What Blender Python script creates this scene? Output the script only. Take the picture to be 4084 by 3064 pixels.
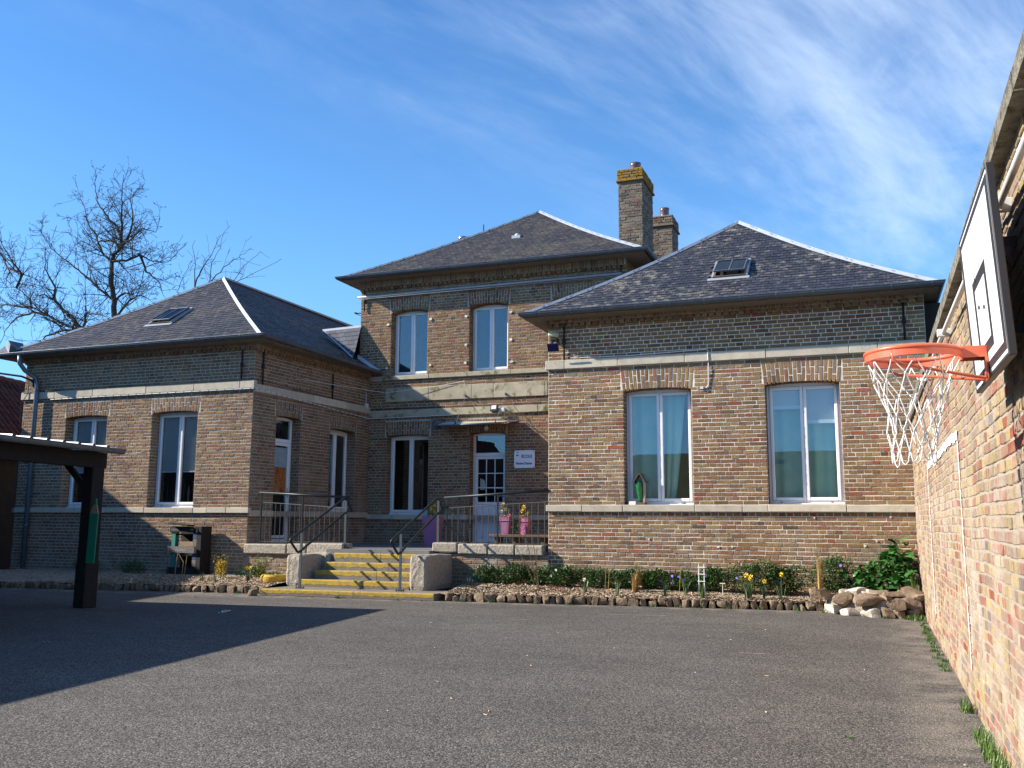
import bpy, math, random
import numpy as np
from mathutils import Vector, Matrix
from math import sin, cos, pi, radians, hypot, atan2

# ------------------------------------------------------------------ reset
for o in list(bpy.data.objects):
    bpy.data.objects.remove(o, do_unlink=True)
SC = bpy.context.scene
COL = SC.collection
rng = random.Random(7)
nrg = np.random.default_rng(7)

# ------------------------------------------------------------------ camera
CAM_Z = 1.22
yaw, pitch, roll = radians(20.73), radians(8.43), radians(.35)
fw = Vector((-sin(yaw)*cos(pitch), cos(yaw)*cos(pitch), sin(pitch)))
rt = Vector((cos(yaw), sin(yaw), 0)); up = rt.cross(fw)
rt2 = rt*cos(roll)+up*sin(roll); up2 = -rt*sin(roll)+up*cos(roll)
cam = bpy.data.cameras.new('camera')
cam.sensor_width = 36; cam.lens = 36*3713/4084; cam.clip_start = .05; cam.clip_end = 2000
camo = bpy.data.objects.new('camera', cam); COL.objects.link(camo)
m3 = Matrix((rt2, up2, -fw)).transposed()
camo.matrix_world = Matrix.Translation((0, 0, CAM_Z)) @ m3.to_4x4()
SC.camera = camo

# ------------------------------------------------------------------ light
SUN_DIR = Vector((1.63, .57, -1.0)).normalized()
SUN_EL = math.asin(-SUN_DIR.z)
SUN_AZ = atan2(-SUN_DIR.x, -SUN_DIR.y)          # clockwise from +Y
W = bpy.data.worlds.new('World'); SC.world = W; W.use_nodes = True
wt = W.node_tree; wt.nodes.clear()
def wn(t, **k):
    n = wt.nodes.new(t)
    for a, b in k.items(): setattr(n, a, b)
    return n
wo = wn('ShaderNodeOutputWorld'); bg = wn('ShaderNodeBackground'); sky = wn('ShaderNodeTexSky')
sky.sky_type = 'NISHITA'; sky.sun_disc = False
sky.sun_elevation = SUN_EL; sky.sun_rotation = SUN_AZ
sky.altitude = 100; sky.air_density = 1.0; sky.dust_density = .6; sky.ozone_density = 4.0
bg.inputs['Strength'].default_value = .064
# thin cirrus: noise on the direction projected to a plane overhead, stretched along the wind
tc = wn('ShaderNodeTexCoord'); sep = wn('ShaderNodeSeparateXYZ')
wt.links.new(tc.outputs['Generated'], sep.inputs[0])
def wmath(op, a, b=None, clamp=False):
    n = wn('ShaderNodeMath', operation=op, use_clamp=clamp)
    for i, v in enumerate((a, b)):
        if v is None: continue
        if isinstance(v, (int, float)): n.inputs[i].default_value = v
        else: wt.links.new(v, n.inputs[i])
    return n.outputs[0]
zc = wmath('ADD', wmath('MAXIMUM', sep.outputs[2], 0.0), .12)
px = wmath('DIVIDE', sep.outputs[0], zc); py = wmath('DIVIDE', sep.outputs[1], zc)
WA = radians(66)
qa = wmath('ADD', wmath('MULTIPLY', px, cos(WA)), wmath('MULTIPLY', py, sin(WA)))
qb = wmath('ADD', wmath('MULTIPLY', px, -sin(WA)), wmath('MULTIPLY', py, cos(WA)))
def wnoise(sa, sb, off, scale, detail, rough, dist=0):
    c = wn('ShaderNodeCombineXYZ')
    wt.links.new(wmath('MULTIPLY', qa, sa), c.inputs[0]); wt.links.new(wmath('MULTIPLY', qb, sb), c.inputs[1])
    c.inputs[2].default_value = off
    n = wn('ShaderNodeTexNoise'); n.inputs['Scale'].default_value = scale
    n.inputs['Detail'].default_value = detail; n.inputs['Roughness'].default_value = rough
    n.inputs['Distortion'].default_value = dist
    wt.links.new(c.outputs[0], n.inputs['Vector']); return n.outputs['Fac']
def wmap(v, a, b, c=0, d=1):
    n = wn('ShaderNodeMapRange', interpolation_type='SMOOTHSTEP')
    n.inputs[1].default_value = a; n.inputs[2].default_value = b; n.inputs[3].default_value = c; n.inputs[4].default_value = d
    wt.links.new(v, n.inputs[0]); return n.outputs[0]
streak = wnoise(.42, 1.3, 3.1, 1.5, 7, .62, .5)
fine = wnoise(1.3, 3.2, 9.7, 2.2, 6, .62, .5)
big = wnoise(.45, .8, 21.3, .8, 2, .5)
side = wmath('ADD', wmath('MULTIPLY', big, .9), wmath('MULTIPLY', qb, -.22))
cl = wmath('MULTIPLY', wmath('MULTIPLY', wmap(side, .0, .46), wmap(qa, -.6, .5)), wmap(wmath('ADD', wmath('MULTIPLY', streak, .72), wmath('MULTIPLY', fine, .28)), .40, .74))
cl = wmath('MULTIPLY', cl, .58)
skyc = wn('ShaderNodeMix', data_type='RGBA', blend_type='MULTIPLY'); skyc.inputs[0].default_value = 1.0
wt.links.new(sky.outputs[0], skyc.inputs[6]); skyc.inputs[7].default_value = (.56, 1.12, 1.62, 1)
# pale band of haze towards the horizon, the same all round
hz = wmath('MULTIPLY', wmath('POWER', wmath('SUBTRACT', 1.0, wmath('MAXIMUM', sep.outputs[2], 0.0)), 3.6), .95)
hzm = wn('ShaderNodeMix', data_type='RGBA'); wt.links.new(hz, hzm.inputs[0]); wt.links.new(skyc.outputs[2], hzm.inputs[6]); hzm.inputs[7].default_value = (3.5, 7.3, 12.0, 1)
mixc = wn('ShaderNodeMix', data_type='RGBA')
wt.links.new(cl, mixc.inputs[0]); wt.links.new(hzm.outputs[2], mixc.inputs[6]); mixc.inputs[7].default_value = (8.2, 9.6, 11.4, 1)
wt.links.new(mixc.outputs[2], bg.inputs['Color']); wt.links.new(bg.outputs[0], wo.inputs[0])

sl = bpy.data.lights.new('sun', 'SUN'); sl.energy = 5.0; sl.angle = radians(.53); sl.color = (1.0, .92, .80)
so = bpy.data.objects.new('sun', sl); COL.objects.link(so)
so.rotation_euler = SUN_DIR.to_track_quat('-Z', 'Y').to_euler(); so.location = (-30, -10, 30)

SC.view_settings.view_transform = 'Standard'; SC.view_settings.look = 'None'
SC.view_settings.gamma = 1; SC.view_settings.exposure = 1.0
SC.view_settings.use_curve_mapping = False
SC.render.engine = 'CYCLES'
SC.render.resolution_x = 1024; SC.render.resolution_y = 768
SC.cycles.max_bounces = 6; SC.cycles.diffuse_bounces = 1; SC.cycles.transparent_max_bounces = 12

# ------------------------------------------------------------------ materials
class NT:
    def __init__(s, name):
        s.m = bpy.data.materials.new(name); s.m.use_nodes = True
        s.t = s.m.node_tree; s.b = s.t.nodes['Principled BSDF']; s.out = s.t.nodes['Material Output']
    def n(s, t, **k):
        n = s.t.nodes.new(t)
        for a, b in k.items(): setattr(n, a, b)
        return n
    def l(s, a, b): s.t.links.new(a, b)
    def inp(s, sock, v):
        if isinstance(v, (int, float)): sock.default_value = v
        elif isinstance(v, tuple): sock.default_value = v if len(v) == 4 or sock.type == 'VECTOR' else (*v, 1)
        else: s.l(v, sock)
    def math(s, op, a, b=0, c=None):
        n = s.n('ShaderNodeMath', operation=op); s.inp(n.inputs[0], a); s.inp(n.inputs[1], b)
        if c is not None: s.inp(n.inputs[2], c)
        return n.outputs[0]
    def pos(s): return s.n('ShaderNodeNewGeometry').outputs['Position']
    def sepz(s):
        x = s.n('ShaderNodeSeparateXYZ'); s.l(s.pos(), x.inputs[0]); return x.outputs
    def noise(s, scale, detail=4, rough=.55, vec=None, dist=0):
        n = s.n('ShaderNodeTexNoise'); n.inputs['Scale'].default_value = scale; n.inputs['Detail'].default_value = detail
        n.inputs['Roughness'].default_value = rough; n.inputs['Distortion'].default_value = dist
        s.l(vec if vec is not None else s.pos(), n.inputs['Vector']); return n.outputs['Fac']
    def scaled(s, v3, vec=None):
        n = s.n('ShaderNodeVectorMath', operation='MULTIPLY'); s.l(vec if vec is not None else s.pos(), n.inputs[0])
        n.inputs[1].default_value = v3; return n.outputs[0]
    def remap(s, v, a, b, c=0., d=1., smooth=True):
        n = s.n('ShaderNodeMapRange'); 
        if smooth: n.interpolation_type = 'SMOOTHSTEP'
        s.l(v, n.inputs[0]); n.inputs[1].default_value = a; n.inputs[2].default_value = b; n.inputs[3].default_value = c; n.inputs[4].default_value = d
        return n.outputs[0]
    def mix(s, f, a, b, mode='MIX'):
        n = s.n('ShaderNodeMix', data_type='RGBA', blend_type=mode); s.inp(n.inputs[0], f); s.inp(n.inputs[6], a); s.inp(n.inputs[7], b)
        return n.outputs[2]
    def ramp(s, v, stops, const=False):
        n = s.n('ShaderNodeValToRGB'); cr = n.color_ramp
        if const: cr.interpolation = 'CONSTANT'
        while len(cr.elements) < len(stops): cr.elements.new(.5)
        for e, (p, c) in zip(cr.elements, stops): e.position = p; e.color = (*c, 1)
        s.l(v, n.inputs[0]); return n.outputs[0]
    def rnd(s):
        g = s.n('ShaderNodeNewGeometry').outputs['Random Per Island']; o = s.n('ShaderNodeObjectInfo').outputs['Random']
        return s.math('FRACT', s.math('ADD', g, o))
    def bump(s, h, dist=.01, strength=1.0):
        n = s.n('ShaderNodeBump'); n.inputs['Distance'].default_value = dist; n.inputs['Strength'].default_value = strength
        s.l(h, n.inputs['Height']); s.l(n.outputs[0], s.b.inputs['Normal'])
    def col(s, c): s.inp(s.b.inputs['Base Color'], c)
    def set(s, rough=None, metal=None, spec=None):
        if rough is not None: s.inp(s.b.inputs['Roughness'], rough)
        if metal is not None: s.inp(s.b.inputs['Metallic'], metal)
        if spec is not None: s.inp(s.b.inputs['Specular IOR Level'], spec)

def plain(name, col, rough=.7, metal=0, var=.18, scale=12, isl=0., bump=0, bscale=60, spec=.4, stain=None):
    """procedural paint / stone / metal: colour with noise variation, optional per-piece tint"""
    k = NT(name)
    f = k.remap(k.noise(scale, 5, .6), .25, .75, 1-var, 1+var, False)
    if isl: f = k.math('MULTIPLY', f, k.remap(k.rnd(), 0, 1, 1-isl, 1+isl, False))
    c = k.mix(1, col, f, 'MULTIPLY')
    if stain:
        sc, sn, lo, hi = stain
        c = k.mix(k.remap(k.noise(sn, 6, .65), lo, hi), c, sc)
    k.col(c); k.set(rough, metal, spec)
    if bump: k.bump(k.noise(bscale, 5, .6), bump)
    return k.m

def brick_mat(name, stops, lime=.0, limez=1.0, gain=1.0, dark=.0, wash=(.44, .39, .33)):
    k = NT(name)
    c = k.ramp(k.rnd(), stops, True)
    r2 = k.math('FRACT', k.math('MULTIPLY', k.rnd(), 37.7))
    c = k.mix(1, c, k.remap(r2, 0, 1, .84*gain, 1.16*gain, False), 'MULTIPLY')
    nz = k.noise(55, 5, .65)
    c = k.mix(1, c, k.remap(nz, .25, .75, .68, 1.28, False), 'MULTIPLY')
    c = k.mix(k.remap(k.noise(24, 3), .6, .78, 0, .5), c, (.30, .20, .08))
    c = k.mix(k.remap(k.noise(30, 4, .7, k.scaled((1, 1, 1.6))), .62, .8, 0, .65), c, (.05, .04, .033))
    big = k.noise(.9, 4, .6)
    c = k.mix(1, c, k.remap(big, .3, .7, .82, 1.12, False), 'MULTIPLY')
    if lime:
        z = k.sepz()[2]
        w = k.math('MULTIPLY', k.remap(z, limez, limez*.25), k.remap(k.noise(2.3, 6, .65), .42, .72, 0, lime))
        c = k.mix(w, c, wash)
    k.col(c); k.set(.92, spec=.15)
    k.bump(k.math('ADD', k.noise(120, 4, .7), k.math('MULTIPLY', k.noise(28, 3), 1.5)), .006)
    return k.m

S_RW = [(0, (.280, .170, .078)), (.2, (.302, .196, .095)), (.36, (.246, .144, .073)), (.5, (.275, .153, .088)),
        (.64, (.190, .112, .062)), (.74, (.278, .182, .098)), (.87, (.255, .118, .068)), (.95, (.30, .098, .052)), (.98, (.14, .09, .055))]
S_LW = [(0, (.278, .180, .098)), (.22, (.255, .158, .090)), (.42, (.292, .194, .108)), (.58, (.262, .157, .098)),
        (.74, (.222, .144, .090)), (.87, (.255, .125, .076)), (.955, (.18, .12, .08))]
S_BW = [(0, (.350, .262, .155)), (.24, (.310, .230, .150)), (.38, (.295, .205, .150)), (.52, (.370, .278, .140)), (.66, (.275, .155, .110)),
        (.77, (.290, .095, .058)), (.86, (.33, .15, .10)), (.91, (.25, .185, .14)), (.97, (.19, .155, .15))]
S_CH = [(0, (.200, .160, .118)), (.3, (.16, .125, .095)), (.6, (.225, .185, .14)), (.85, (.18, .098, .07)), (.93, (.13, .108, .09))]
MB_RW = brick_mat('brick_right_wing', S_RW, .35, 1.4)
MB_LW = brick_mat('brick_left_wing', S_LW, .5, 1.2, .95)
MB_SD = brick_mat('brick_side_wall', S_LW, .9, 2.9, .92, wash=(.40, .36, .31))
MB_MC = brick_mat('brick_main_block', S_RW, .4, 2.4, .9)
MB_BW = brick_mat('brick_yard_wall', S_BW, .85, 3.4, 1.0, wash=(.48, .415, .345))
MB_CH = brick_mat('brick_chimney', S_CH)
def lichen_brick():
    k = NT('brick_lichen'); c = k.ramp(k.rnd(), S_CH, True)
    c = k.mix(k.remap(k.noise(9, 6, .7), .36, .56), c, (.30, .17, .02)); c = k.mix(k.remap(k.noise(34, 4), .58, .7, 0, .8), c, (.09, .065, .02))
    k.col(c); k.set(.95, spec=.1); k.bump(k.noise(70, 5, .7), .012); return k.m
MB_LI = lichen_brick()
def mortar(name, c, dirt=.4):
    k = NT(name)
    o = k.mix(k.remap(k.noise(5, 6, .65), .4, .7, 0, dirt), c, tuple(x*.45 for x in c))
    o = k.mix(1, o, k.remap(k.noise(80, 3), .2, .8, .8, 1.2, False), 'MULTIPLY')
    k.col(o); k.set(.95, spec=.1); k.bump(k.noise(160, 4, .7), .004); return k.m
MO_RW = mortar('mortar_pale', (.80, .73, .60), .5)
MO_LW = mortar('mortar_grey', (.54, .49, .415), .35)
MO_MC = mortar('mortar_recess_shade', (.46, .42, .36), .55)  # darker mortar copy, the shade of the recess is put into its colour
MO_PL = mortar('mortar_plinth', (.36, .31, .25), .5)
MO_BW = mortar('mortar_cream', (.37, .315, .25), .3)
MO_CH = mortar('mortar_sooty', (.22, .19, .16), .5)

M_STONE = plain('limestone', (.50, .44, .34), .9, var=.16, scale=7, isl=.12, bump=.004, bscale=90, stain=((.26, .23, .18), 9, .58, .8))
M_STONE_MOSS = plain('limestone_mossy', (.40, .35, .25), .92, var=.2, scale=5, isl=.08, bump=.005, bscale=60, stain=((.11, .10, .03), 3.2, .52, .66))
M_STONE_OLD = plain('pitted_stone', (.36, .315, .25), .95, var=.3, scale=22, isl=.08, bump=.02, bscale=38, stain=((.12, .105, .085), 26, .56, .72))
M_STEP = plain('worn_step_stone', (.205, .175, .14), .93, var=.25, scale=18, isl=.08, bump=.006, bscale=70, stain=((.12, .10, .08), 6, .55, .75))
def yellow_paint():
    k = NT('worn_yellow_paint'); c = k.mix(k.remap(k.noise(13, 7, .75), .44, .66), (.47, .30, .012), (.22, .17, .09))
    c = k.mix(1, c, k.remap(k.noise(45, 4), .2, .8, .75, 1.2, False), 'MULTIPLY'); k.col(c); k.set(.75); k.bump(k.noise(70, 5, .7), .006); return k.m
M_YELLOW = yellow_paint()
M_ROCK = plain('brown_sandstone', (.215, .150, .10), .93, var=.35, scale=9, isl=.28, bump=.02, bscale=22, stain=((.30, .25, .19), 5, .6, .8))
M_KERBROCK = plain('kerb_sandstone', (.20, .145, .095), .95, var=.4, scale=12, isl=.25, bump=.025, bscale=26, stain=((.10, .10, .05), 7, .6, .78))
M_ROCKPALE = plain('pale_limestone_rock', (.52, .46, .38), .93, var=.2, scale=9, isl=.1, bump=.015, bscale=30)
M_CONC = plain('coping_concrete', (.215, .195, .155), .95, var=.4, scale=22, isl=.06, bump=.016, bscale=70, stain=((.07, .062, .035), 12, .46, .66))

def slate_mat(name, base, lich, lo, hi, rough=.42):
    k = NT(name)
    r = k.rnd()
    c = k.mix(1, base, k.remap(r, 0, 1, .74, 1.26, False), 'MULTIPLY')
    c = k.mix(k.remap(k.noise(60, 4), .3, .8, 0, .3), c, (.10, .09, .085))
    st = k.math('ADD', k.math('MULTIPLY', k.noise(7.0, 7, .72, k.scaled((1.1, 1.2, 2.0))), .88), k.math('MULTIPLY', r, .06))
    big = k.noise(.9, 3)
    l = k.math('MULTIPLY', k.remap(k.math('ADD', st, k.math('MULTIPLY', big, .35)), lo, hi), k.remap(k.noise(70, 3), .3, .55, .35, 1))
    c = k.mix(l, c, lich)
    k.col(c); k.set(k.math('ADD', k.math('MULTIPLY', l, .4), k.remap(r, 0, 1, rough-.08, rough+.1, False)), spec=.16)
    k.bump(k.noise(90, 4), .003); return k.m
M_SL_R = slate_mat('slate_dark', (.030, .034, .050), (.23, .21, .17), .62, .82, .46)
M_SL_L = slate_mat('slate_greyed', (.040, .042, .055), (.130, .115, .092), .60, .88, .55)
M_SL_C = slate_mat('slate_main', (.040, .041, .050), (.125, .110, .086), .57, .86, .55)
M_UNDER = plain('roof_underlay', (.03, .03, .034), .8)
M_ZINC = plain('zinc_sheet', (.36, .40, .45), .5, .3, .12, 6)
M_GUT = plain('zinc_gutter', (.10, .115, .135), .5, .35, .25, 5, stain=((.16, .17, .18), 9, .55, .75))
M_PIPE = plain('zinc_pipe', (.12, .165, .21), .45, .3, .15, 8)
M_SOFFIT = plain('soffit_board', (.20, .175, .14), .85, 0, .2, 12)
M_PVC = plain('white_pvc', (.80, .80, .80), .32, 0, .04, 5, spec=.5)
M_PVCG = plain('grey_gasket', (.10, .10, .11), .6)  # even dark grey of the window drain caps
M_IRON = plain('black_iron', (.022, .022, .024), .6, .3, .2)
M_RAIL = plain('dark_green_rail', (.016, .024, .030), .45, 0, .15, 20, spec=.3)
M_RAILP = plain('grey_green_post', (.055, .080, .092), .5, 0, .15, 20)
M_BAL = plain('brown_iron_bar', (.085, .075, .065), .6, .3, .2, 30)
M_DARKWOOD = plain('dark_stained_timber', (.016, .012, .010), .8, 0, .35, 14, bump=.004)
M_WOODBR = plain('brown_timber', (.14, .085, .05), .8, 0, .3, 20, bump=.003)
M_GREYWOOD = plain('weathered_pallet_wood', (.17, .155, .14), .9, 0, .35, 26, bump=.004)
M_TURQ = plain('turquoise_painted_wood', (.035, .20, .155), .7, 0, .2, 14, stain=((.12, .12, .1), 30, .6, .75))
M_NAVY = plain('navy_painted_wood', (.04, .06, .14), .7, 0, .2, 14)
M_PENCIL = plain('green_paint', (.012, .20, .105), .55, 0, .12, 16)
M_PENCILW = plain('bare_pencil_wood', (.36, .22, .12), .8, 0, .2, 40)
M_WHITE = plain('white_board', (.84, .84, .84), .35, 0, .03, 4)
M_BLACK = plain('black_trim', (.028, .028, .032), .45, 0, .1, 10)
M_ORANGE = plain('orange_powder_coat', (.68, .135, .065), .36, 0, .08, 18, spec=.5)
M_ROPE = plain('white_net_rope', (.72, .71, .69), .85, 0, .12, 60)
M_WPIPE = plain('white_plastic_pipe', (.66, .65, .63), .5, 0, .12, 20)
M_CABLE = plain('grey_cable', (.30, .30, .30), .6)
M_PINK = plain('pink_plastic', (.36, .14, .26), .45, 0, .06, 8)
M_SOIL = plain('potting_soil', (.045, .032, .022), .95, 0, .4, 40, bump=.01)
M_YTYRE = plain('yellow_painted_tyre', (.50, .31, .03), .75, 0, .2, 20, stain=((.06, .045, .03), 9, .6, .75))
M_ALU = plain('aluminium', (.50, .52, .54), .35, .8, .06)
M_CREAMP = plain('cream_plastic', (.50, .44, .26), .5)
M_SOLAR = plain('solar_cells', (.02, .018, .07), .15, 0, .1, 40, spec=.6)
M_LENS = plain('lamp_lens', (.75, .76, .78), .2)
M_BOTTLE = plain('green_bottle_glass', (.015, .16, .045), .12, 0, .3, 30, spec=.7)
M_STRAW = plain('straw_card', (.48, .38, .22), .85, 0, .3, 30)
M_CARD = plain('paper_card', (.72, .66, .56), .8)
M_PLAST = plain('wall_plastic_white', (.62, .62, .62), .5)
M_FLUE = plain('flue_steel', (.42, .40, .38), .28, .85, .2, 10)
M_POT = plain('glazed_clay_pot', (.105, .065, .06), .28, 0, .3, 14, spec=.7, stain=((.26, .16, .02), 9, .6, .7))
M_TILE = plain('red_clay_tile', (.085, .028, .02), .85, 0, .35, 10, isl=.35, stain=((.06, .05, .035), 4, .55, .75))
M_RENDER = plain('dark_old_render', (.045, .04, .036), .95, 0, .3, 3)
M_MOSSROOF = plain('mossy_roof', (.13, .115, .055), .9, 0, .45, 9, isl=.25, stain=((.085, .10, .025), 2.2, .45, .65))
M_SHEET = plain('galvanised_roof_sheet', (.48, .49, .50), .5, .5, .15, 4)
M_BARK = plain('dark_bark', (.055, .046, .038), .95, 0, .3, 30)
M_SCREW = plain('screw_steel', (.2, .2, .2), .4, .8)
M_BLUEINK = plain('blue_lettering', (.05, .055, .30), .6, 0, .02)
M_SIGN = plain('white_sign_panel', (.78, .80, .84), .25, 0, .02, 3, spec=.5)
M_RED = plain('emblem_red', (.55, .06, .04), .6); M_GREENE = plain('emblem_green', (.04, .30, .20), .6); M_TEALE = plain('emblem_teal', (.05, .28, .36), .6)
M_CHALK = plain('chalk_lettering', (.42, .40, .37), .9)
M_PAINTW = plain('white_wall_paint', (.80, .78, .74), .85, 0, .15, 30)
M_DOOR = plain('white_door_panel', (.76, .77, .80), .35, 0, .03, 4)
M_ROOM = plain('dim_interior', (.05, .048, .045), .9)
M_BLACKPAPER_SHADE = plain('black_paper_and_shaft_shade', (.01, .01, .01), .9)  # paper cut-outs, also the painted shade below the roof window panes
M_BLIND = plain('venetian_blind', (.74, .79, .84), .5, 0, .05, 6)
M_POSTER = NT('autumn_artwork')
_c = M_POSTER.ramp(M_POSTER.noise(16, 6, .7), [(0, (.03, .02, .02)), (.36, (.42, .05, .02)), (.47, (.60, .24, .03)), (.56, (.35, .04, .02)), (.62, (.65, .62, .58))], True)
M_POSTER.col(_c); M_POSTER.set(.8); M_POSTER = M_POSTER.m
M_POLY = None
def glass_mat(name, tint, base=.07, gain=1.5, rough=0.0):
    k = NT(name); k.t.nodes.remove(k.b)
    tr = k.n('ShaderNodeBsdfTransparent'); tr.inputs[0].default_value = (*tint, 1)
    gl = k.n('ShaderNodeBsdfGlossy'); gl.inputs['Roughness'].default_value = rough; gl.inputs[0].default_value = (.93, .96, 1, 1)
    nb = k.n('ShaderNodeBump'); nb.inputs['Distance'].default_value = .002; nb.inputs['Strength'].default_value = .12
    k.l(k.noise(1.6, 2), nb.inputs['Height']); k.l(nb.outputs[0], gl.inputs['Normal'])
    ge = k.n('ShaderNodeNewGeometry'); dt = k.n('ShaderNodeVectorMath', operation='DOT_PRODUCT')
    k.l(ge.outputs['Normal'], dt.inputs[0]); k.l(ge.outputs['Incoming'], dt.inputs[1])
    c5 = k.math('POWER', k.math('SUBTRACT', 1.0, k.math('ABSOLUTE', dt.outputs['Value'])), 5.0)
    f = k.math('MINIMUM', k.math('ADD', k.math('MULTIPLY', c5, gain*.5), base), 1.0)
    mx = k.n('ShaderNodeMixShader'); k.l(f, mx.inputs[0]); k.l(tr.outputs[0], mx.inputs[1]); k.l(gl.outputs[0], mx.inputs[2])
    k.l(mx.outputs[0], k.out.inputs[0]); return k.m
M_GLASS = glass_mat('window_glass', (.88, .92, .92), .10, 2.0)
M_POLY = plain('cloudy_polycarbonate', (.50, .47, .40), .4, 0, .12, 8)
M_SKYL = glass_mat('rooflight_glass', (.4, .45, .5), .05, .7, .02)
def curtain_mat():
    k = NT('teal_curtain'); c = k.mix(k.remap(k.noise(3, 2), .3, .7), (.30, .60, .52), (.40, .68, .56)); k.col(c); k.set(.85)
    k.inp(k.b.inputs['Subsurface Weight'], 0.0); return k.m
M_CURT = curtain_mat()

def asphalt():
    k = NT('asphalt')
    p = k.pos()
    v = k.n('ShaderNodeTexVoronoi'); v.inputs['Scale'].default_value = 95; k.l(p, v.inputs['Vector'])
    sp = k.n('ShaderNodeSeparateColor'); k.l(v.outputs['Color'], sp.inputs[0])
    g = k.ramp(sp.outputs[0], [(0, (.070, .064, .058)), (.28, (.122, .112, .101)), (.55, (.165, .150, .135)), (.8, (.21, .188, .166)), (.93, (.28, .245, .21))], True)
    dk = k.remap(v.outputs['Distance'], .25, .7, 1.0, .55, False)
    c = k.mix(1, g, dk, 'MULTIPLY')
    c = k.mix(1, c, k.remap(k.noise(.55, 5, .6, k.scaled((.6, 1.0, 1))), .3, .7, .82, 1.16, False), 'MULTIPLY')
    c = k.mix(1, c, k.remap(k.noise(3.5, 4, .6, k.scaled((.5, 1.0, 1))), .3, .7, .90, 1.1, False), 'MULTIPLY')
    c = k.mix(k.remap(k.noise(1.1, 6, .7, k.scaled((.7, 1.4, 1))), .66, .80, 0, .5), c, (.27, .235, .20))
    o = k.sepz()
    edge = k.math('MULTIPLY', k.remap(o[0], -.05, .62, 0, .55), k.remap(k.noise(2.2, 5, .65), .35, .65))
    c = k.mix(edge, c, (.32, .275, .225))
    e2 = k.math('MULTIPLY', k.remap(k.math('SUBTRACT', o[1], k.math('MULTIPLY', o[0], .11)), 13.6, 14.1, 0, .6), k.remap(k.noise(4, 5, .65), .4, .65))
    c = k.mix(e2, c, (.30, .25, .20))
    k.col(c); k.set(.92, spec=.2)
    h = k.math('ADD', k.math('MULTIPLY', v.outputs['Distance'], -1.0), k.math('MULTIPLY', k.noise(30, 4), .5))
    k.bump(h, .005, .9); return k.m
M_ASPH = asphalt()
M_TERR = plain('terrace_screed', (.17, .165, .16), .85, 0, .18, 5)
def mulch_ground():
    k = NT('mulch_soil'); v = k.n('ShaderNodeTexVoronoi'); v.inputs['Scale'].default_value = 60; k.l(k.scaled((1, .6, 1)), v.inputs['Vector'])
    sp = k.n('ShaderNodeSeparateColor'); k.l(v.outputs['Color'], sp.inputs[0])
    k.col(k.ramp(sp.outputs[0], [(0, (.15, .105, .07)), (.25, (.31, .225, .15)), (.6, (.43, .33, .23)), (.85, (.55, .44, .32))], True)); k.set(.95)
    k.bump(v.outputs['Distance'], .02); return k.m
M_MULCH = mulch_ground()
M_CHIP = plain('wood_chip', (.44, .33, .22), .9, 0, .2, 60, isl=.5)
def leaf_mat(name, c, var=.45, tr=.25, rough=.45):
    k = NT(name); r = k.rnd()
    o = k.mix(1, c, k.remap(r, 0, 1, 1-var, 1+var, False), 'MULTIPLY')
    o = k.mix(k.remap(k.noise(30, 3), .5, .8, 0, .4), o, (c[0]*1.6, c[1]*1.4, c[2]*.8))
    k.col(o); k.set(rough, spec=.4)
    k.inp(k.b.inputs['Transmission Weight'], 0.0)
    return k.m
L_PERI = leaf_mat('periwinkle_leaf', (.045, .105, .022)); L_ACAN = leaf_mat('acanthus_leaf', (.045, .15, .032), .35, rough=.33)
L_DAFF = leaf_mat('daffodil_leaf', (.075, .125, .055), .3); L_GRASS = leaf_mat('grass_blade', (.085, .15, .025), .35)
L_DRY = leaf_mat('dry_straw', (.42, .27, .10), .3, rough=.8); L_WEED = leaf_mat('weed_leaf', (.06, .12, .02), .4)
L_YGREEN = leaf_mat('yellow_green_leaf', (.19, .23, .02), .4); L_PETY = leaf_mat('yellow_petal', (.80, .52, .015), .12)
L_GOLD = leaf_mat('gold_leaf', (.50, .36, .02), .35)
L_PETW = leaf_mat('cream_petal', (.75, .70, .45), .1); L_VIO = leaf_mat('violet_petal', (.22, .18, .62), .2); L_PKF = leaf_mat('pink_petal', (.75, .16, .30), .2)
L_STEM = plain('woody_stem', (.11, .085, .05), .9); L_TRAIL = leaf_mat('trailing_leaf', (.11, .13, .06), .4)
L_REDL = leaf_mat('red_leaf', (.33, .06, .02), .4); L_ORAN = leaf_mat('orange_pansy', (.70, .22, .02), .2)

# ------------------------------------------------------------------ mesh helpers
def tag(o, label=None, cat=None, group=None, kind=None):
    if label: o['label'] = label
    if cat: o['category'] = cat
    if group: o['group'] = group
    if kind: o['kind'] = kind
    return o
def link(o, parent=None):
    COL.objects.link(o)
    if parent is not None: o.parent = parent
    return o
def thing(name, loc, label, cat, group=None, rz=0):
    o = bpy.data.objects.new(name, None); o.empty_display_size = .1; o.location = loc; o.rotation_euler = (0, 0, rz)
    link(o); return tag(o, label, cat, group)
def np_mesh(name, V, F, mats, midx=None, smooth=False):
    me = bpy.data.meshes.new(name)
    V = np.asarray(V, dtype=np.float64).reshape(-1, 3)
    if isinstance(F, np.ndarray):
        nf, k = F.shape; me.vertices.add(len(V)); me.vertices.foreach_set('co', V.ravel())
        me.loops.add(nf*k); me.loops.foreach_set('vertex_index', F.ravel().astype(np.int32))
        me.polygons.add(nf); me.polygons.foreach_set('loop_start', np.arange(0, nf*k, k, dtype=np.int32))
        me.update(calc_edges=True)
    else:
        me.from_pydata([tuple(v) for v in V], [], F); me.update()
    for m in (mats if isinstance(mats, (list, tuple)) else [mats]): me.materials.append(m)
    if midx is not None: me.polygons.foreach_set('material_index', np.asarray(midx, dtype=np.int32))
    me.polygons.foreach_set('use_smooth', np.full(len(me.polygons), bool(smooth)))
    me.validate(); return me
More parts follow.
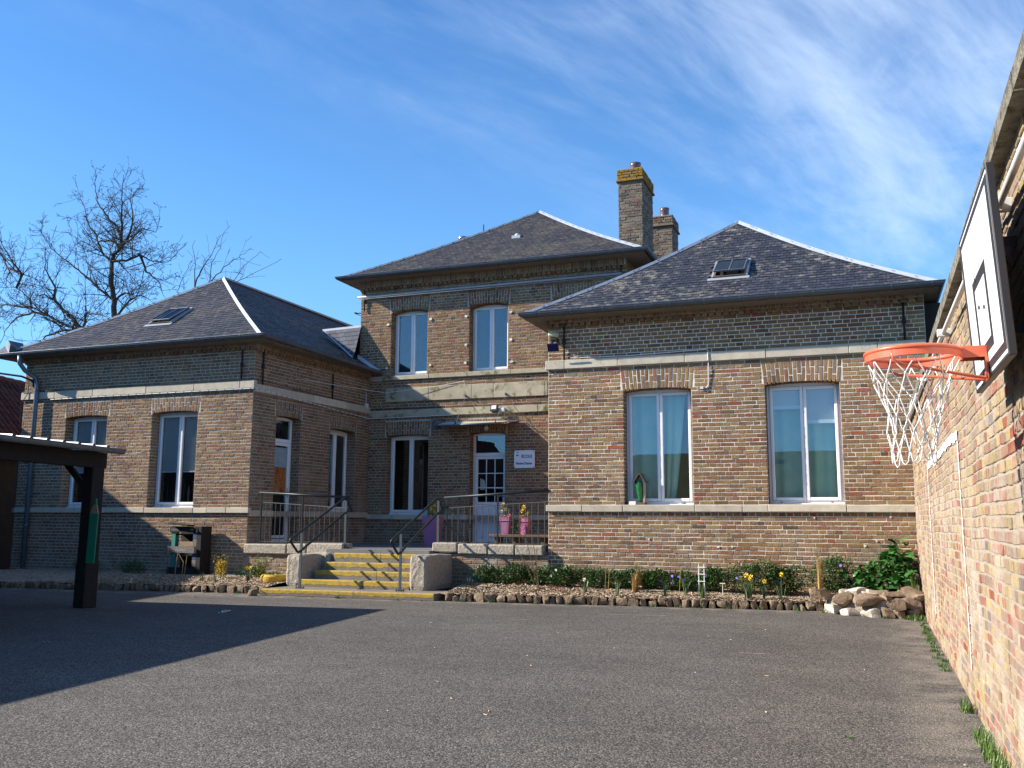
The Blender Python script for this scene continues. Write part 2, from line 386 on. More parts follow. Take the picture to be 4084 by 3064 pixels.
class MB:
    def __init__(s): s.v = []; s.f = []; s.mi = []; s.xf = None; s.m = 0
    def add(s, vs, fs):
        b = len(s.v)
        if s.xf is not None: vs = [tuple(s.xf @ Vector(v)) for v in vs]
        s.v += [tuple(v) for v in vs]; s.f += [tuple(i+b for i in f) for f in fs]; s.mi += [s.m]*len(fs); return s
    def box(s, x0, x1, y0, y1, z0, z1, bev=0):
        if x0 > x1: x0, x1 = x1, x0
        if y0 > y1: y0, y1 = y1, y0
        if z0 > z1: z0, z1 = z1, z0
        if not bev:
            vs = [(x, y, z) for z in (z0, z1) for y in (y0, y1) for x in (x0, x1)]
            return s.add(vs, [(0, 2, 3, 1), (4, 5, 7, 6), (0, 1, 5, 4), (2, 6, 7, 3), (0, 4, 6, 2), (1, 3, 7, 5)])
        b = min(bev, (x1-x0)/2.01, (y1-y0)/2.01, (z1-z0)/2.01)
        vs = []; X = (x0, x1); Y = (y0, y1); Z = (z0, z1); ix = {}
        for i in (0, 1):
            for j in (0, 1):
                for k in (0, 1):
                    sx, sy, sz = (1-2*i)*b, (1-2*j)*b, (1-2*k)*b
                    ix[i, j, k, 0] = len(vs); vs.append((X[i], Y[j]+sy, Z[k]+sz))
                    ix[i, j, k, 1] = len(vs); vs.append((X[i]+sx, Y[j], Z[k]+sz))
                    ix[i, j, k, 2] = len(vs); vs.append((X[i]+sx, Y[j]+sy, Z[k]))
        fs = []
        def q(*a): fs.append(tuple(ix[t] for t in a))
        for i in (0, 1):
            a = [(i, 0, 0, 0), (i, 1, 0, 0), (i, 1, 1, 0), (i, 0, 1, 0)]; q(*(a if i else a[::-1]))
            a = [(0, i, 0, 1), (1, i, 0, 1), (1, i, 1, 1), (0, i, 1, 1)]; q(*(a[::-1] if i else a))
            a = [(0, 0, i, 2), (1, 0, i, 2), (1, 1, i, 2), (0, 1, i, 2)]; q(*(a if i else a[::-1]))
        for i in (0, 1):
            for j in (0, 1):
                a = [(i, j, 0, 0), (i, j, 1, 0), (i, j, 1, 1), (i, j, 0, 1)]; q(*(a if (i+j) % 2 else a[::-1]))
                a = [(i, 0, j, 0), (i, 1, j, 0), (i, 1, j, 2), (i, 0, j, 2)]; q(*(a[::-1] if (i+j) % 2 else a))
                a = [(0, i, j, 1), (1, i, j, 1), (1, i, j, 2), (0, i, j, 2)]; q(*(a if (i+j) % 2 else a[::-1]))
                for k in (0, 1):
                    a = [(i, j, k, 0), (i, j, k, 1), (i, j, k, 2)]; q(*(a if (i+j+k) % 2 else a[::-1]))
        return s.add(vs, fs)
    def quad(s, a, b, c, d): return s.add([a, b, c, d], [(0, 1, 2, 3)])
    def tube(s, pts, r, n=8, cap=True, closed=False):
        P = [Vector(p) for p in pts]; N = len(P); R = r if isinstance(r, (list, tuple)) else [r]*N
        vs = []; prev = None
        for i in range(N):
            if closed: t = (P[(i+1) % N]-P[i-1])
            else: t = (P[min(i+1, N-1)]-P[max(i-1, 0)])
            t = t.normalized() if t.length > 1e-9 else Vector((0, 0, 1))
            if prev is None:
                a = Vector((0, 0, 1)) if abs(t.z) < .9 else Vector((1, 0, 0)); u = t.cross(a).normalized()
            else:
                u = prev - t*prev.dot(t); u = u.normalized() if u.length > 1e-6 else t.orthogonal().normalized()
            prev = u; w = t.cross(u)
            for k in range(n):
                an = 2*pi*k/n; vs.append(tuple(P[i]+(u*cos(an)+w*sin(an))*R[i]))
        fs = []
        for i in range(N if closed else N-1):
            a = i*n; b = ((i+1) % N)*n
            for k in range(n): fs.append((a+k, a+(k+1) % n, b+(k+1) % n, b+k))
        if cap and not closed: fs += [tuple(range(n))[::-1], tuple(range((N-1)*n, N*n))]
        return s.add(vs, fs)
    def lathe(s, c, prof, n=20):
        vs = []; fs = []
        for (r, z) in prof:
            for k in range(n): vs.append((c[0]+r*cos(2*pi*k/n), c[1]+r*sin(2*pi*k/n), c[2]+z))
        for i in range(len(prof)-1):
            for k in range(n): fs.append((i*n+k, i*n+(k+1) % n, (i+1)*n+(k+1) % n, (i+1)*n+k))
        fs.append(tuple(range(n))[::-1]); fs.append(tuple(range((len(prof)-1)*n, len(prof)*n)))
        return s.add(vs, fs)
    def prism(s, poly, d):
        """poly: list of 3D points (planar), extruded by vector d"""
        n = len(poly); d = Vector(d); vs = [tuple(p) for p in poly]+[tuple(Vector(p)+d) for p in poly]
        return s.add(vs, [tuple(range(n))[::-1], tuple(range(n, 2*n))]+[(i, (i+1) % n, n+(i+1) % n, n+i) for i in range(n)])
    def mesh(s, name, mats, smooth=False):
        return np_mesh(name, s.v, s.f, mats, s.mi if isinstance(mats, (list, tuple)) else None, smooth)
    def build(s, name, mats, parent=None, smooth=False, **k):
        o = bpy.data.objects.new(name, s.mesh(name, mats, smooth)); link(o, parent); return tag(o, **k)
def smooth_by_angle(o, ang=40):
    me = o.data; me.polygons.foreach_set('use_smooth', np.ones(len(me.polygons), dtype=bool))
    try: me.set_sharp_from_angle(angle=radians(ang))
    except Exception: pass
    return o
# world -> image, used to rank pieces by how large they show
def show_size(p):
    d = Vector(p)-Vector((0, 0, CAM_Z)); z = d.dot(fw)
    if z < .3: return 0
    x = d.dot(rt2)/z*3713/4084*2; y = d.dot(up2)/z*3713/3064*2
    return 1/z if abs(x) < 1 and abs(y) < 1 else 0

# ------------------------------------------------------------------ brickwork
JT = .0118
class Wall:
    """brick face in a vertical plane: origin O, horizontal direction u, outward normal n"""
    def __init__(s, O, u, n): s.O = np.array(O, float); s.u = np.array(u, float); s.n = np.array(n, float); s.z = np.array([0, 0, 1.])
    def P(s, a, h, d=0): return s.O+s.u*a+s.z*h+s.n*d
def courses(L, z0, z1, h, openings, seed, st=.23, u_start=0., cyc=2):
    r = random.Random(seed); out = []
    k = 0; z = z0
    while z < z1-.015:
        zt = min(z+h, z1); zm = (z+zt)/2; cuts = []
        for (l, rr, b, t) in openings:
            if b < zm < t: cuts.append((l, rr))
        cuts.sort(); segs = []; a = u_start
        for (l, rr) in cuts:
            if l > a: segs.append((a, l))
            a = max(a, rr)
        if a < L: segs.append((a, L))
        sr = k % cyc == 0; pitch = st if sr else st/2; off = (0 if sr else st/4*(k % 2))
        if k % 4 == 2: off += st/2
        for (a, b) in segs:
            x = a; first = True
            while x < b-.02:
                if first:
                    m = (x-off) % pitch; w = pitch-m
                    if w < .05: w += pitch
                    first = False
                else: w = pitch
                w *= 1+r.uniform(-.05, .05)
                if b-(x+w) < .055: w = b-x
                out.append((x+JT/2, min(x+w, b)-JT/2, z+JT/2, zt-JT/2, abs(w-pitch) < .1*pitch, 0 if sr else 1)); x += w
        z += h; k += 1
    return out
def brick_array(wall, quads, depth=.018, bev=.0035, jit=.0022, off=.0022, seed=1, wave=None):
    """quads: (N,4,2) corner coordinates in the wall plane, counter-clockwise"""
    g = np.random.default_rng(seed); Q = np.asarray(quads, float); N = len(Q)
    Q = Q+g.normal(0, jit*.6, Q.shape)
    if wave is not None: Q[:, :, 1] += wave(Q[:, :, 0])
    C = Q.mean(1, keepdims=True); D = Q-C
    ins = Q-np.sign(D)*np.minimum(bev, np.abs(D)*.4)*g.uniform(.6, 1.7, (N, 1, 1))
    o = g.uniform(-off, off, (N, 1))+g.normal(0, .0008, (N, 4))
    def W_(q, d): return wall.O+q[..., 0:1]*wall.u+q[..., 1:2]*wall.z+d[..., None]*wall.n
    V = np.concatenate([W_(Q, np.full((N, 4), -depth)), W_(Q, o-bev), W_(ins, o)], 1)
    base = np.array([[0, 1, 5, 4], [1, 2, 6, 5], [2, 3, 7, 6], [3, 0, 4, 7], [4, 5, 9, 8], [5, 6, 10, 9], [6, 7, 11, 10], [7, 4, 8, 11], [8, 9, 10, 11]])
    if np.dot(np.cross(wall.u, wall.z), wall.n) < 0: base = base[:, ::-1]
    F = (base[None]+(np.arange(N)*12)[:, None, None]).reshape(-1, 4)
    return V.reshape(-1, 3), F
def rectq(b): return [(b[0], b[2]), (b[1], b[2]), (b[1], b[3]), (b[0], b[3])]
def voussoirs(l, r, spring, apex, top, seed, pitch=.0655, flare=.05):
    g = random.Random(seed); n = max(4, round((r-l+2*flare*.6)/pitch)); c = (l+r)/2; w = (r-l)/2
    out = []; L0 = l-.015; R0 = r+.015
    for i in range(n):
        a0 = i/n; a1 = (i+1)/n
        b0 = L0+(R0-L0)*a0; b1 = L0+(R0-L0)*a1; t0 = l-flare+(r-l+2*flare)*a0; t1 = l-flare+(r-l+2*flare)*a1
        zb = lambda x: spring+(apex-spring)*max(0, 1-((x-c)/w)**2)
        sp = (.66 if i % 2 else .36)+g.uniform(-.05, .05)
        for s0, s1 in ((0, sp), (sp, 1)):
            if s1-s0 < .12: continue
            def pt(b, t, s): z0 = zb(b); return (b+(t-b)*s, z0+(top-z0)*s)
            q = [pt(b0, t0, s0), pt(b1, t1, s0), pt(b1, t1, s1), pt(b0, t0, s1)]
            e = JT*.62
            q = [(q[0][0]+e, q[0][1]+(e if s0 else 0)), (q[1][0]-e, q[1][1]+(e if s0 else 0)), (q[2][0]-e, q[2][1]-e), (q[3][0]+e, q[3][1]-e)]
            out.append(q)
    return out
def mortar_panel(mb, wall, L, z0, z1, openings, d=-.004, u0=0., thick=.0):
    """flat bed behind the bricks with the window and door holes left out"""
    us = sorted({u0, L, *[x for o in openings for x in (o[0], o[1]) if u0 < x < L]}); zs = sorted({z0, z1, *[x for o in openings for x in (o[2], o[3]) if z0 < x < z1]})
    for i in range(len(us)-1):
        for j in range(len(zs)-1):
            um, zm = (us[i]+us[i+1])/2, (zs[j]+zs[j+1])/2
            if any(o[0] < um < o[1] and o[2] < zm < o[3] for o in openings): continue
            a = [wall.P(us[i], zs[j], d), wall.P(us[i+1], zs[j], d), wall.P(us[i+1], zs[j+1], d), wall.P(us[i], zs[j+1], d)]
            mb.quad(*a)
def brick_obj(name, wall, quads, mat, parent, seed, **k):
    V, F = brick_array(wall, quads, seed=seed, **{a: b for a, b in k.items() if a in ('depth', 'bev', 'jit', 'off', 'wave')})
    o = bpy.data.objects.new(name, np_mesh(name, V, F, mat)); link(o, parent); o['kind'] = 'stuff'; return o

# ================================================================== SETTING
g = MB(); g.quad((-160, -160, 0), (160, -160, 0), (160, 240, 0), (-160, 240, 0))
asph = g.build('asphalt_yard', M_ASPH, kind='structure')

# ================================================================== SCHOOL BUILDING
YF, YB = 15.0, 19.1                      # wing fronts, recessed front of the main block
school = thing('school_building', (-8, 17, 0), 'old brown brick school with slate hipped roofs, two wings and taller middle block', 'building')
def P_(o): return o                      # parts are built in world coordinates
def sch(mb, name, mat, parent=None, smooth=False, **k):
    o = mb.build(name, mat, None, smooth, **k); adopt(o, parent or school); return o
def adopt(o, p):
    o.parent = p; o.matrix_parent_inverse = p.matrix_world.inverted() if p.matrix_world != Matrix.Identity(4) else Matrix.Identity(4)
bpy.context.view_layer.update()
def xf(wall, a, z, d=0):
    u, n = wall.u, wall.n; p = wall.P(a, z, d)
    return Matrix(((u[0], -n[0], 0, p[0]), (u[1], -n[1], 0, p[1]), (u[2], -n[2], 1, p[2]), (0, 0, 0, 1)))

CANDS = []                               # whole bricks that may become objects of their own
def facade(label, wall, L, z0, z1, h, ops, bm, mm, seed, zsplit=(), u0=0., st=.23, cand=False, parent=None, plinth=None):
    cut = []; hole = []
    for (l, r, b, sp, ap, tp) in ops:
        cut += [(l, r, b, sp), (l-.05, r+.05, sp, tp)]; hole.append((l, r, b, ap))
    mb = MB(); mortar_panel(mb, wall, L, z0, z1, hole, -.0055, u0)
    for (l, r, b, sp, ap, tp) in ops:     # reveals
        for a in (l-.008, r+.008):
            mb.add([wall.P(a, b, -.0068), wall.P(a, b, -.30), wall.P(a, ap, -.30), wall.P(a, ap, -.0068)], [(0, 1, 2, 3)])
        mb.add([wall.P(l, b, 0), wall.P(r, b, 0), wall.P(r, b, -.30), wall.P(l, b, -.30)], [(0, 1, 2, 3)])
    w = sch(mb, 'wall', mm, parent, label=label)
    Q = []; bands = list(zsplit); edges = [z0]
    for (a, b) in bands: edges += [a, b]
    edges.append(z1)
    for i in range(0, len(edges), 2):
        for b in courses(L, edges[i], edges[i+1], h, cut, seed+i, st, u0):
            if b[4]: CANDS.append((show_size(wall.P((b[0]+b[1])/2, (b[2]+b[3])/2)) if cand else 0, wall, b, bm, w, Q))
            if not (b[4] and cand): Q.append(rectq(b))
    w['_'] = 0; del w['_']
    VQ = []
    for i, (l, r, b, sp, ap, tp) in enumerate(ops):
        VQ += voussoirs(l, r, sp, ap, tp, seed*7+i)
        for a, s in ((l, 1), (r, -1)):    # brick ends in the reveals
            o = wall.P(a, 0, 0); rv = Wall(o, -wall.n*1.0, wall.u*s)
            rq = [rectq(x) for x in courses(.235, b, sp, h, [], seed+i)]
            brick_obj('reveal_brickwork', rv, rq, bm, w, seed+i+40, off=.002)
    return w, Q, VQ
def finish(w, wall, Q, VQ, bm, seed):
    if Q: brick_obj('brickwork', wall, Q, bm, w, seed)
    if VQ: brick_obj('arch_brickwork', wall, VQ, bm, w, seed+5, depth=.25)

def fix_parent(root):
    """children made with plain parenting keep their world place"""
    pass

WR = Wall((-5.01, YF, 0), (1, 0, 0), (0, -1, 0)); LR = 5.96
WL = Wall((-17.0, YF, 0), (1, 0, 0), (0, -1, 0)); LL = 5.95
sv = Vector((.25, 4.1, 0)).normalized()
WS = Wall((-11.05, YF, 0), tuple(sv), (sv.y, -sv.x, 0)); LS = 4.12
WM = Wall((-11.11, YB, 0), (1, 0, 0), (0, -1, 0)); LM = 6.50
def relu(ops, wall): return [(l-wall.O[0], r-wall.O[0], *o) for (l, r, *o) in ops]
OP_R = relu([(-3.70, -2.572, 1.505, 3.375, 3.415, 3.745), (-1.415, -.302, 1.515, 3.38, 3.42, 3.745)], WR)
OP_L = relu([(-15.765, -14.65, 1.462, 3.335, 3.375, 3.66), (-13.483, -12.35, 1.462, 3.35, 3.39, 3.66)], WL)
OP_S = [(.73, 1.53, .76, 3.29, 3.325, 3.62), (2.58, 3.56, 1.415, 3.20, 3.235, 3.50)]
OP_M = relu([(-10.32, -9.25, 1.37, 3.15, 3.19, 3.50), (-8.235, -7.385, .74, 3.16, 3.20, 3.50),
             (-10.275, -9.33, 4.575, 6.06, 6.137, 6.43), (-8.275, -7.335, 4.575, 6.06, 6.137, 6.43), (-6.275, -5.335, 4.575, 6.06, 6.137, 6.43)], WM)
# bands of stone interrupt the brick courses
a_r = facade('right wing front wall of mixed brown brick', WR, LR, -.05, 4.60, .0655, OP_R, MB_RW, MO_RW, 11, zsplit=((1.395, 1.508), (3.805, 3.962)), cand=True)
a_l = facade('left wing front wall of tan brick', WL, LL, -.05, 4.60, .0650, OP_L, MB_LW, MO_LW, 23, zsplit=((1.355, 1.462), (3.765, 3.925)))
a_s = facade('shaded side wall of the left wing', WS, LS, .60, 4.62, .0650, OP_S, MB_SD, MO_MC, 31, zsplit=((1.293, 1.413), (3.70, 3.86)))
a_m = facade('middle block front wall', WM, LM, .60, 6.80, .0655, OP_M, MB_MC, MO_MC, 43, zsplit=((1.262, 1.368), (3.605, 3.77), (4.468, 4.572)))
# the 300 whole bricks of the right wing that show largest are objects of their own
CANDS.sort(key=lambda c: -c[0])
def brick_variants(nm, L, mat, k, seed, hgt=.055, depth=.018):
    out = []
    w0 = Wall((0, 0, 0), (1, 0, 0), (0, -1, 0))
    for i in range(k):
        V, F = brick_array(w0, [[(-L/2, -hgt/2), (L/2, -hgt/2), (L/2, hgt/2), (-L/2, hgt/2)]], seed=seed+i, jit=.003, depth=depth)
        out.append(np_mesh(nm, V, F, mat))
    return out
ST = brick_variants('brick', .2195, MB_RW, 9, 500); HD = brick_variants('brick', .1045, MB_RW, 9, 600)
nb = 0
for c in CANDS:
    if c[0] <= 0: continue
    s, wall, b, bm, w, Q = c
    if nb < 300:
        o = bpy.data.objects.new('brick', rng.choice(ST if b[5] == 0 else HD)); COL.objects.link(o)
        p = wall.P((b[0]+b[1])/2, (b[2]+b[3])/2); o.location = p; adopt(o, w); nb += 1
    else: Q.append(rectq(b))
for (a, wall, bm, sd) in ((a_r, WR, MB_RW, 101), (a_l, WL, MB_LW, 102), (a_s, WS, MB_SD, 103), (a_m, WM, MB_MC, 104)):
    finish(a[0], wall, a[1], a[2], bm, sd)

# -- plain flank and rear walls that close the volumes
mb = MB(); mb.box(-5.0, -4.93, YF+.3, YB+1.5, 0, 4.7); mb.box(.87, .94, YF+.3, 24, 0, 4.7); mb.box(-5, .95, 23.9, 24, 0, 4.7)
mb.box(-5.0, -3.70, YF+.3, YF+.34, 0, 4.7); mb.box(-2.572, -1.415, YF+.3, YF+.34, 0, 4.7); mb.box(-.302, .94, YF+.3, YF+.34, 0, 4.7); mb.box(-5, .94, YF+.3, YF+.34, 0, 1.5); mb.box(-5, .94, YF+.3, YF+.34, 3.42, 4.7)
sch(mb, 'wall', MB_RW, label='plain inner and rear walls of the right wing')
mb = MB(); mb.box(-17.0, -16.94, YF+.02, 26, 0, 4.7); mb.box(-17, -11.1, 25.9, 26, 0, 4.7)
sch(mb, 'wall', MB_LW, label='left flank wall of the left wing')
mb = MB(); mb.box(-11.11, -11.05, YB+.02, 26.5, 0, 6.9); mb.box(-4.67, -4.61, YB+.02, 26.5, 0, 6.9); mb.box(-11.1, -4.6, 26.4, 26.5, 0, 6.9)
sch(mb, 'wall', MB_MC, label='flank walls of the middle block')
mb = MB()
mb.box(-4.9, .85, 16.6, 16.65, 0, 4.7); mb.box(-16.9, -11.3, 16.6, 16.65, 0, 4.7); mb.box(-11.0, -4.7, 20.7, 20.75, 0, 6.9); mb.box(-12.4, -12.35, 15.4, 19.05, 0, 4.7)
mb.box(-16.9, -11.3, 15.35, 16.6, 4.55, 4.6); mb.box(-4.9, .85, 15.35, 16.6, 4.55, 4.6); mb.box(-11, -4.7, 19.4, 20.7, 4.1, 4.15)
sch(mb, 'interior_wall', M_ROOM)

# -- stone bands made of separate blocks
def band(label, wall, u0, u1, z0, z1, proud, seed, lo=.7, hi=1.5, mat=M_STONE, joints=None, gaps=(), depth=.05):
    p = MB(); p.add([wall.P(u0+.01, z0+.006, proud-.012), wall.P(u1-.01, z0+.006, proud-.012), wall.P(u1-.01, z1-.006, proud-.012), wall.P(u0+.01, z1-.006, proud-.012),
                     wall.P(u0+.01, z0+.006, -depth), wall.P(u1-.01, z0+.006, -depth), wall.P(u1-.01, z1-.006, -depth), wall.P(u0+.01, z1-.006, -depth)],
                    [(0, 1, 2, 3), (0, 4, 5, 1), (1, 5, 6, 2), (2, 6, 7, 3), (3, 7, 4, 0)])
    b = sch(p, 'stone_band', MO_PL, label=label)
    r = random.Random(seed); xs = [u0]
    if joints: xs += [j for j in joints if u0 < j < u1]
    else:
        while xs[-1] < u1-hi: xs.append(xs[-1]+r.uniform(lo, hi))
    xs.append(u1)
    for i in range(len(xs)-1):
        if any(ga < (xs[i]+xs[i+1])/2 < gb for ga, gb in gaps): continue
        k = MB(); k.xf = xf(wall, 0, 0); dz = r.uniform(-.003, .003)
        k.box(xs[i]+.003, xs[i+1]-.003, -proud-r.uniform(0, .004), depth, z0+dz, z1+dz+r.uniform(-.003, .003), .007)
        o = k.build('stone_block', mat); adopt(o, b)
    return b
OX = WR.O[0]
band('upper stone band of the right wing', WR, -.045, LR, 3.807, 3.962, .045, 1, joints=[.30, 1.28-.05, 2.35, 3.63, 4.87, 5.28])
band('sill band of the right wing', WR, -.03, LR, 1.395, 1.506, .05, 2, joints=[.60, 1.29, 2.46, 3.20, 3.59, 4.73])
OX = WL.O[0]
band('upper stone band of the left wing', WL, -.045, LL+.045, 3.767, 3.924, .045, 3, joints=[.62, .90, 1.95, 3.35, 4.55, 5.65])
band('sill band of the left wing', WL, -.03, LL+.04, 1.356, 1.460, .05, 4, joints=[1.1, 2.5, 3.49, 4.69, 5.02, 5.47])
band('upper stone band on the side wall', WS, .0, LS-.02, 3.70, 3.858, .045, 5, joints=[1.9, 3.1])
band('sill band on the side wall', WS, 0, LS-.02, 1.293, 1.411, .045, 6, joints=[.70, 1.55, 2.5, 3.6], gaps=((.70, 1.55),))
OX = WM.O[0]
band('lower stone band of the middle block', WM, .25, LM-.4, 3.605, 3.768, .045, 7, joints=[1.8, 3.0, 4.5, 5.55], mat=M_STONE_MOSS)
band('first floor sill band', WM, .66, LM-.2, 4.468, 4.570, .05, 8, joints=[1.85, 2.82, 3.87, 5.2], mat=M_STONE_MOSS)
band('long stone panel below the first floor windows', WM, .74, 4.73, 3.955, 4.275, .035, 9, joints=[1.85, 2.92, 3.45, 4.66], mat=M_STONE_MOSS)
band('ground floor sill band', WM, .25, LM-.4, 1.262, 1.366, .045, 10, joints=[1.0, 1.9, 2.86, 3.74], gaps=((2.86, 3.74),))

# -- dentil course and soldier course below the eaves
def cornice(wall, u0, u1, zd, zt, bm, seed, st=.115):
    r = random.Random(seed); Q = []; x = u0
    while x < u1-.05:
        Q.append([(x, zd-.062), (x+.085, zd-.062), (x+.085, zd), (x, zd)]); x += st
    o = brick_obj('dentil_brickwork', Wall(wall.P(0, 0, .05), wall.u, wall.n), Q, bm, None, seed, depth=.06); adopt(o, school)
    Q = []; x = u0
    while x < u1-.03:
        Q.append([(x+.004, zd+.006), (x+.057, zd+.006), (x+.057, zt), (x+.004, zt)]); x += .0635
    o = brick_obj('soldier_brickwork', Wall(wall.P(0, 0, .075), wall.u, wall.n), Q, bm, None, seed+1, depth=.08); adopt(o, school)
    k = MB(); k.xf = xf(wall, 0, 0); k.box(u0, u1, -.07, .02, zd+.002, zt); sch(k, 'cornice_core', MO_PL)
cornice(WR, 0, LR, 4.60, 4.74, MB_RW, 61); cornice(WL, 0, LL, 4.60, 4.74, MB_LW, 62); cornice(WS, .0, LS-.1, 4.57, 4.70, MB_LW, 63)
cornice(WM, 0, LM, 6.72, 6.91, MB_MC, 64)

# -- iron tie bars
for (wall, a, z0, z1) in ((WR, .295, 3.965, 4.60), (WR, 5.668, 3.97, 4.54), (WL, 5.67, 3.93, 4.55), (WS, .215, 3.86, 4.58), (WS, 2.57, 3.86, 4.42), (WM, .115, 6.17, 6.66), (WM, 6.39, 6.55, 6.88)):
    k = MB(); k.xf = xf(wall, a, 0); k.tube([(0, -.035, z0), (0, -.035, z1)], .016, 8); zc_ = (z0+z1)/2
    k.tube([(0, -.035, zc_-.05), (0, -.035, zc_-.03), (0, -.035, zc_+.03), (0, -.035, zc_+.05)], [.017, .028, .028, .017], 8); k.tube([(0, -.06, zc_), (0, .01, zc_)], .02, 8)
    sch(k, 'iron_tie_bar', M_IRON, smooth=True)

# -- windows
def window(wall, l, r, b, t, blind=None, curtain=None, mull=True, deep=.22, name='window', cut=0, label=None):
    T = xf(wall, l, b); w = r-l; h = t-b; d = deep
    def mk(): k = MB(); k.xf = T; return k
    f = mk()
    for (x0, x1, z0, z1) in ((0, .045, 0, h), (w-.045, w, 0, h), (.045, w-.045, 0, .065), (.045, w-.045, h-.06, h)): f.box(x0, x1, d, d+.07, z0, z1, .006)
    f.box(-.01, w+.01, d-.05, d+.001, -.004, .018, .004)
    win = sch(f, name, M_PVC, label=label)
    n = 2 if mull else 1; sw = (w-.084)/n
    for i in range(n):
        s = mk(); x0 = .042+i*sw; x1 = x0+sw; e = .052
        for (a, c, z0, z1) in ((x0+.002, x0+e, .058, h-.054), (x1-e, x1-.002, .058, h-.054), (x0+e, x1-e, .058, .058+e), (x0+e, x1-e, h-.054-e, h-.054)): s.box(a, c, d-.018, d+.045, z0, z1, .008)
        o = s.build('sash', M_PVC); adopt(o, win)
        p = mk(); p.box(x0+e-.006, x1-e+.006, d+.006, d+.014, .058+e-.006, h-.054-e+.006); o = p.build('pane', M_GLASS); adopt(o, win)
        if blind and blind[i]:
            bl = mk(); z = h-.11; zb = h-.11-(h-.2)*blind[i]
            while z > zb:
                bl.add([(x0+e, d+.045, z), (x1-e, d+.045, z), (x1-e, d+.060, z-.021), (x0+e, d+.060, z-.021), (x0+e, d+.0465, z+.0008), (x1-e, d+.0465, z+.0008), (x1-e, d+.0615, z-.0202), (x0+e, d+.0615, z-.0202)],
                       [(0, 1, 2, 3), (7, 6, 5, 4), (0, 4, 5, 1), (2, 6, 7, 3)]); z -= .0245
            bl.box(x0+e, x1-e, d+.042, d+.066, zb-.055 if blind[i] < .6 else zb-.02, zb); o = bl.build('blind', M_BLIND); adopt(o, win)
        if curtain and curtain[i]:
            c = mk(); N = 60; vs = []; a0, a1, b0, b1 = curtain[i]
            for jz in range(9):
                fz = jz/8; zz = .10+(h-.2)*fz; q = fz**.8
                xa = x0+e+sw*(b0+(a0-b0)*q); xb = x0+e+sw*(b1+(a1-b1)*q)
                for ix in range(N+1):
                    fx = ix/N; vs.append((xa+(xb-xa)*fx, d+.16+.022*sin(fx*15+i)*(.6+.4*sin(fx*7)), zz))
            fs = [(jz*(N+1)+ix, jz*(N+1)+ix+1, (jz+1)*(N+1)+ix+1, (jz+1)*(N+1)+ix) for jz in range(8) for ix in range(N)]
            c.add(vs, fs); o = c.build('curtain', M_CURT, smooth=True); adopt(o, win)
    for (x, z) in ((.16, .030), (w-.2, .030)):
        q = mk(); q.box(x, x+.035, d-.004, d+.002, z, z+.012); o = q.build('drain_cap', M_PVCG); adopt(o, win)
    if cut:
        r_ = random.Random(cut); q = mk()
        for i in range(7):
            x = .12+(w-.24)*(i+.3)/7; hh = r_.uniform(.35, .62); ww = r_.uniform(.02, .05)
            q.prism([(x, d+.02, .12), (x+ww, d+.02, .12), (x+ww*1.2, d+.02, .12+hh*.6), (x+ww*.5, d+.02, .12+hh), (x-ww*.3, d+.02, .12+hh*.55)], (0, .003, 0))
        o = q.build('paper_cutout', M_BLACKPAPER_SHADE); adopt(o, win)
    return win
O = WR.O[0]
window(WR, OP_R[0][0], OP_R[0][1], 1.506, 3.415, curtain=[(-.05, 1.0, -.05, 1.0), (-.06, .66, -.06, .30)], label='window with drawn teal curtains')
window(WR, OP_R[1][0], OP_R[1][1], 1.516, 3.420, blind=[.14, .28], curtain=[(-.05, 1.0, -.05, 1.0), (-.06, .98, -.06, .98)], label='window with half lowered blinds')
window(WL, OP_L[0][0], OP_L[0][1], 1.463, 3.375, blind=[.62, .62], cut=4)
window(WL, OP_L[1][0], OP_L[1][1], 1.463, 3.390, blind=[.63, .63], cut=9)
window(WS, OP_S[1][0], OP_S[1][1], 1.416, 3.235)
window(WM, OP_M[0][0], OP_M[0][1], 1.371, 3.19)
for i in (2, 3, 4): window(WM, OP_M[i][0], OP_M[i][1], 4.576, 6.137, curtain=None)

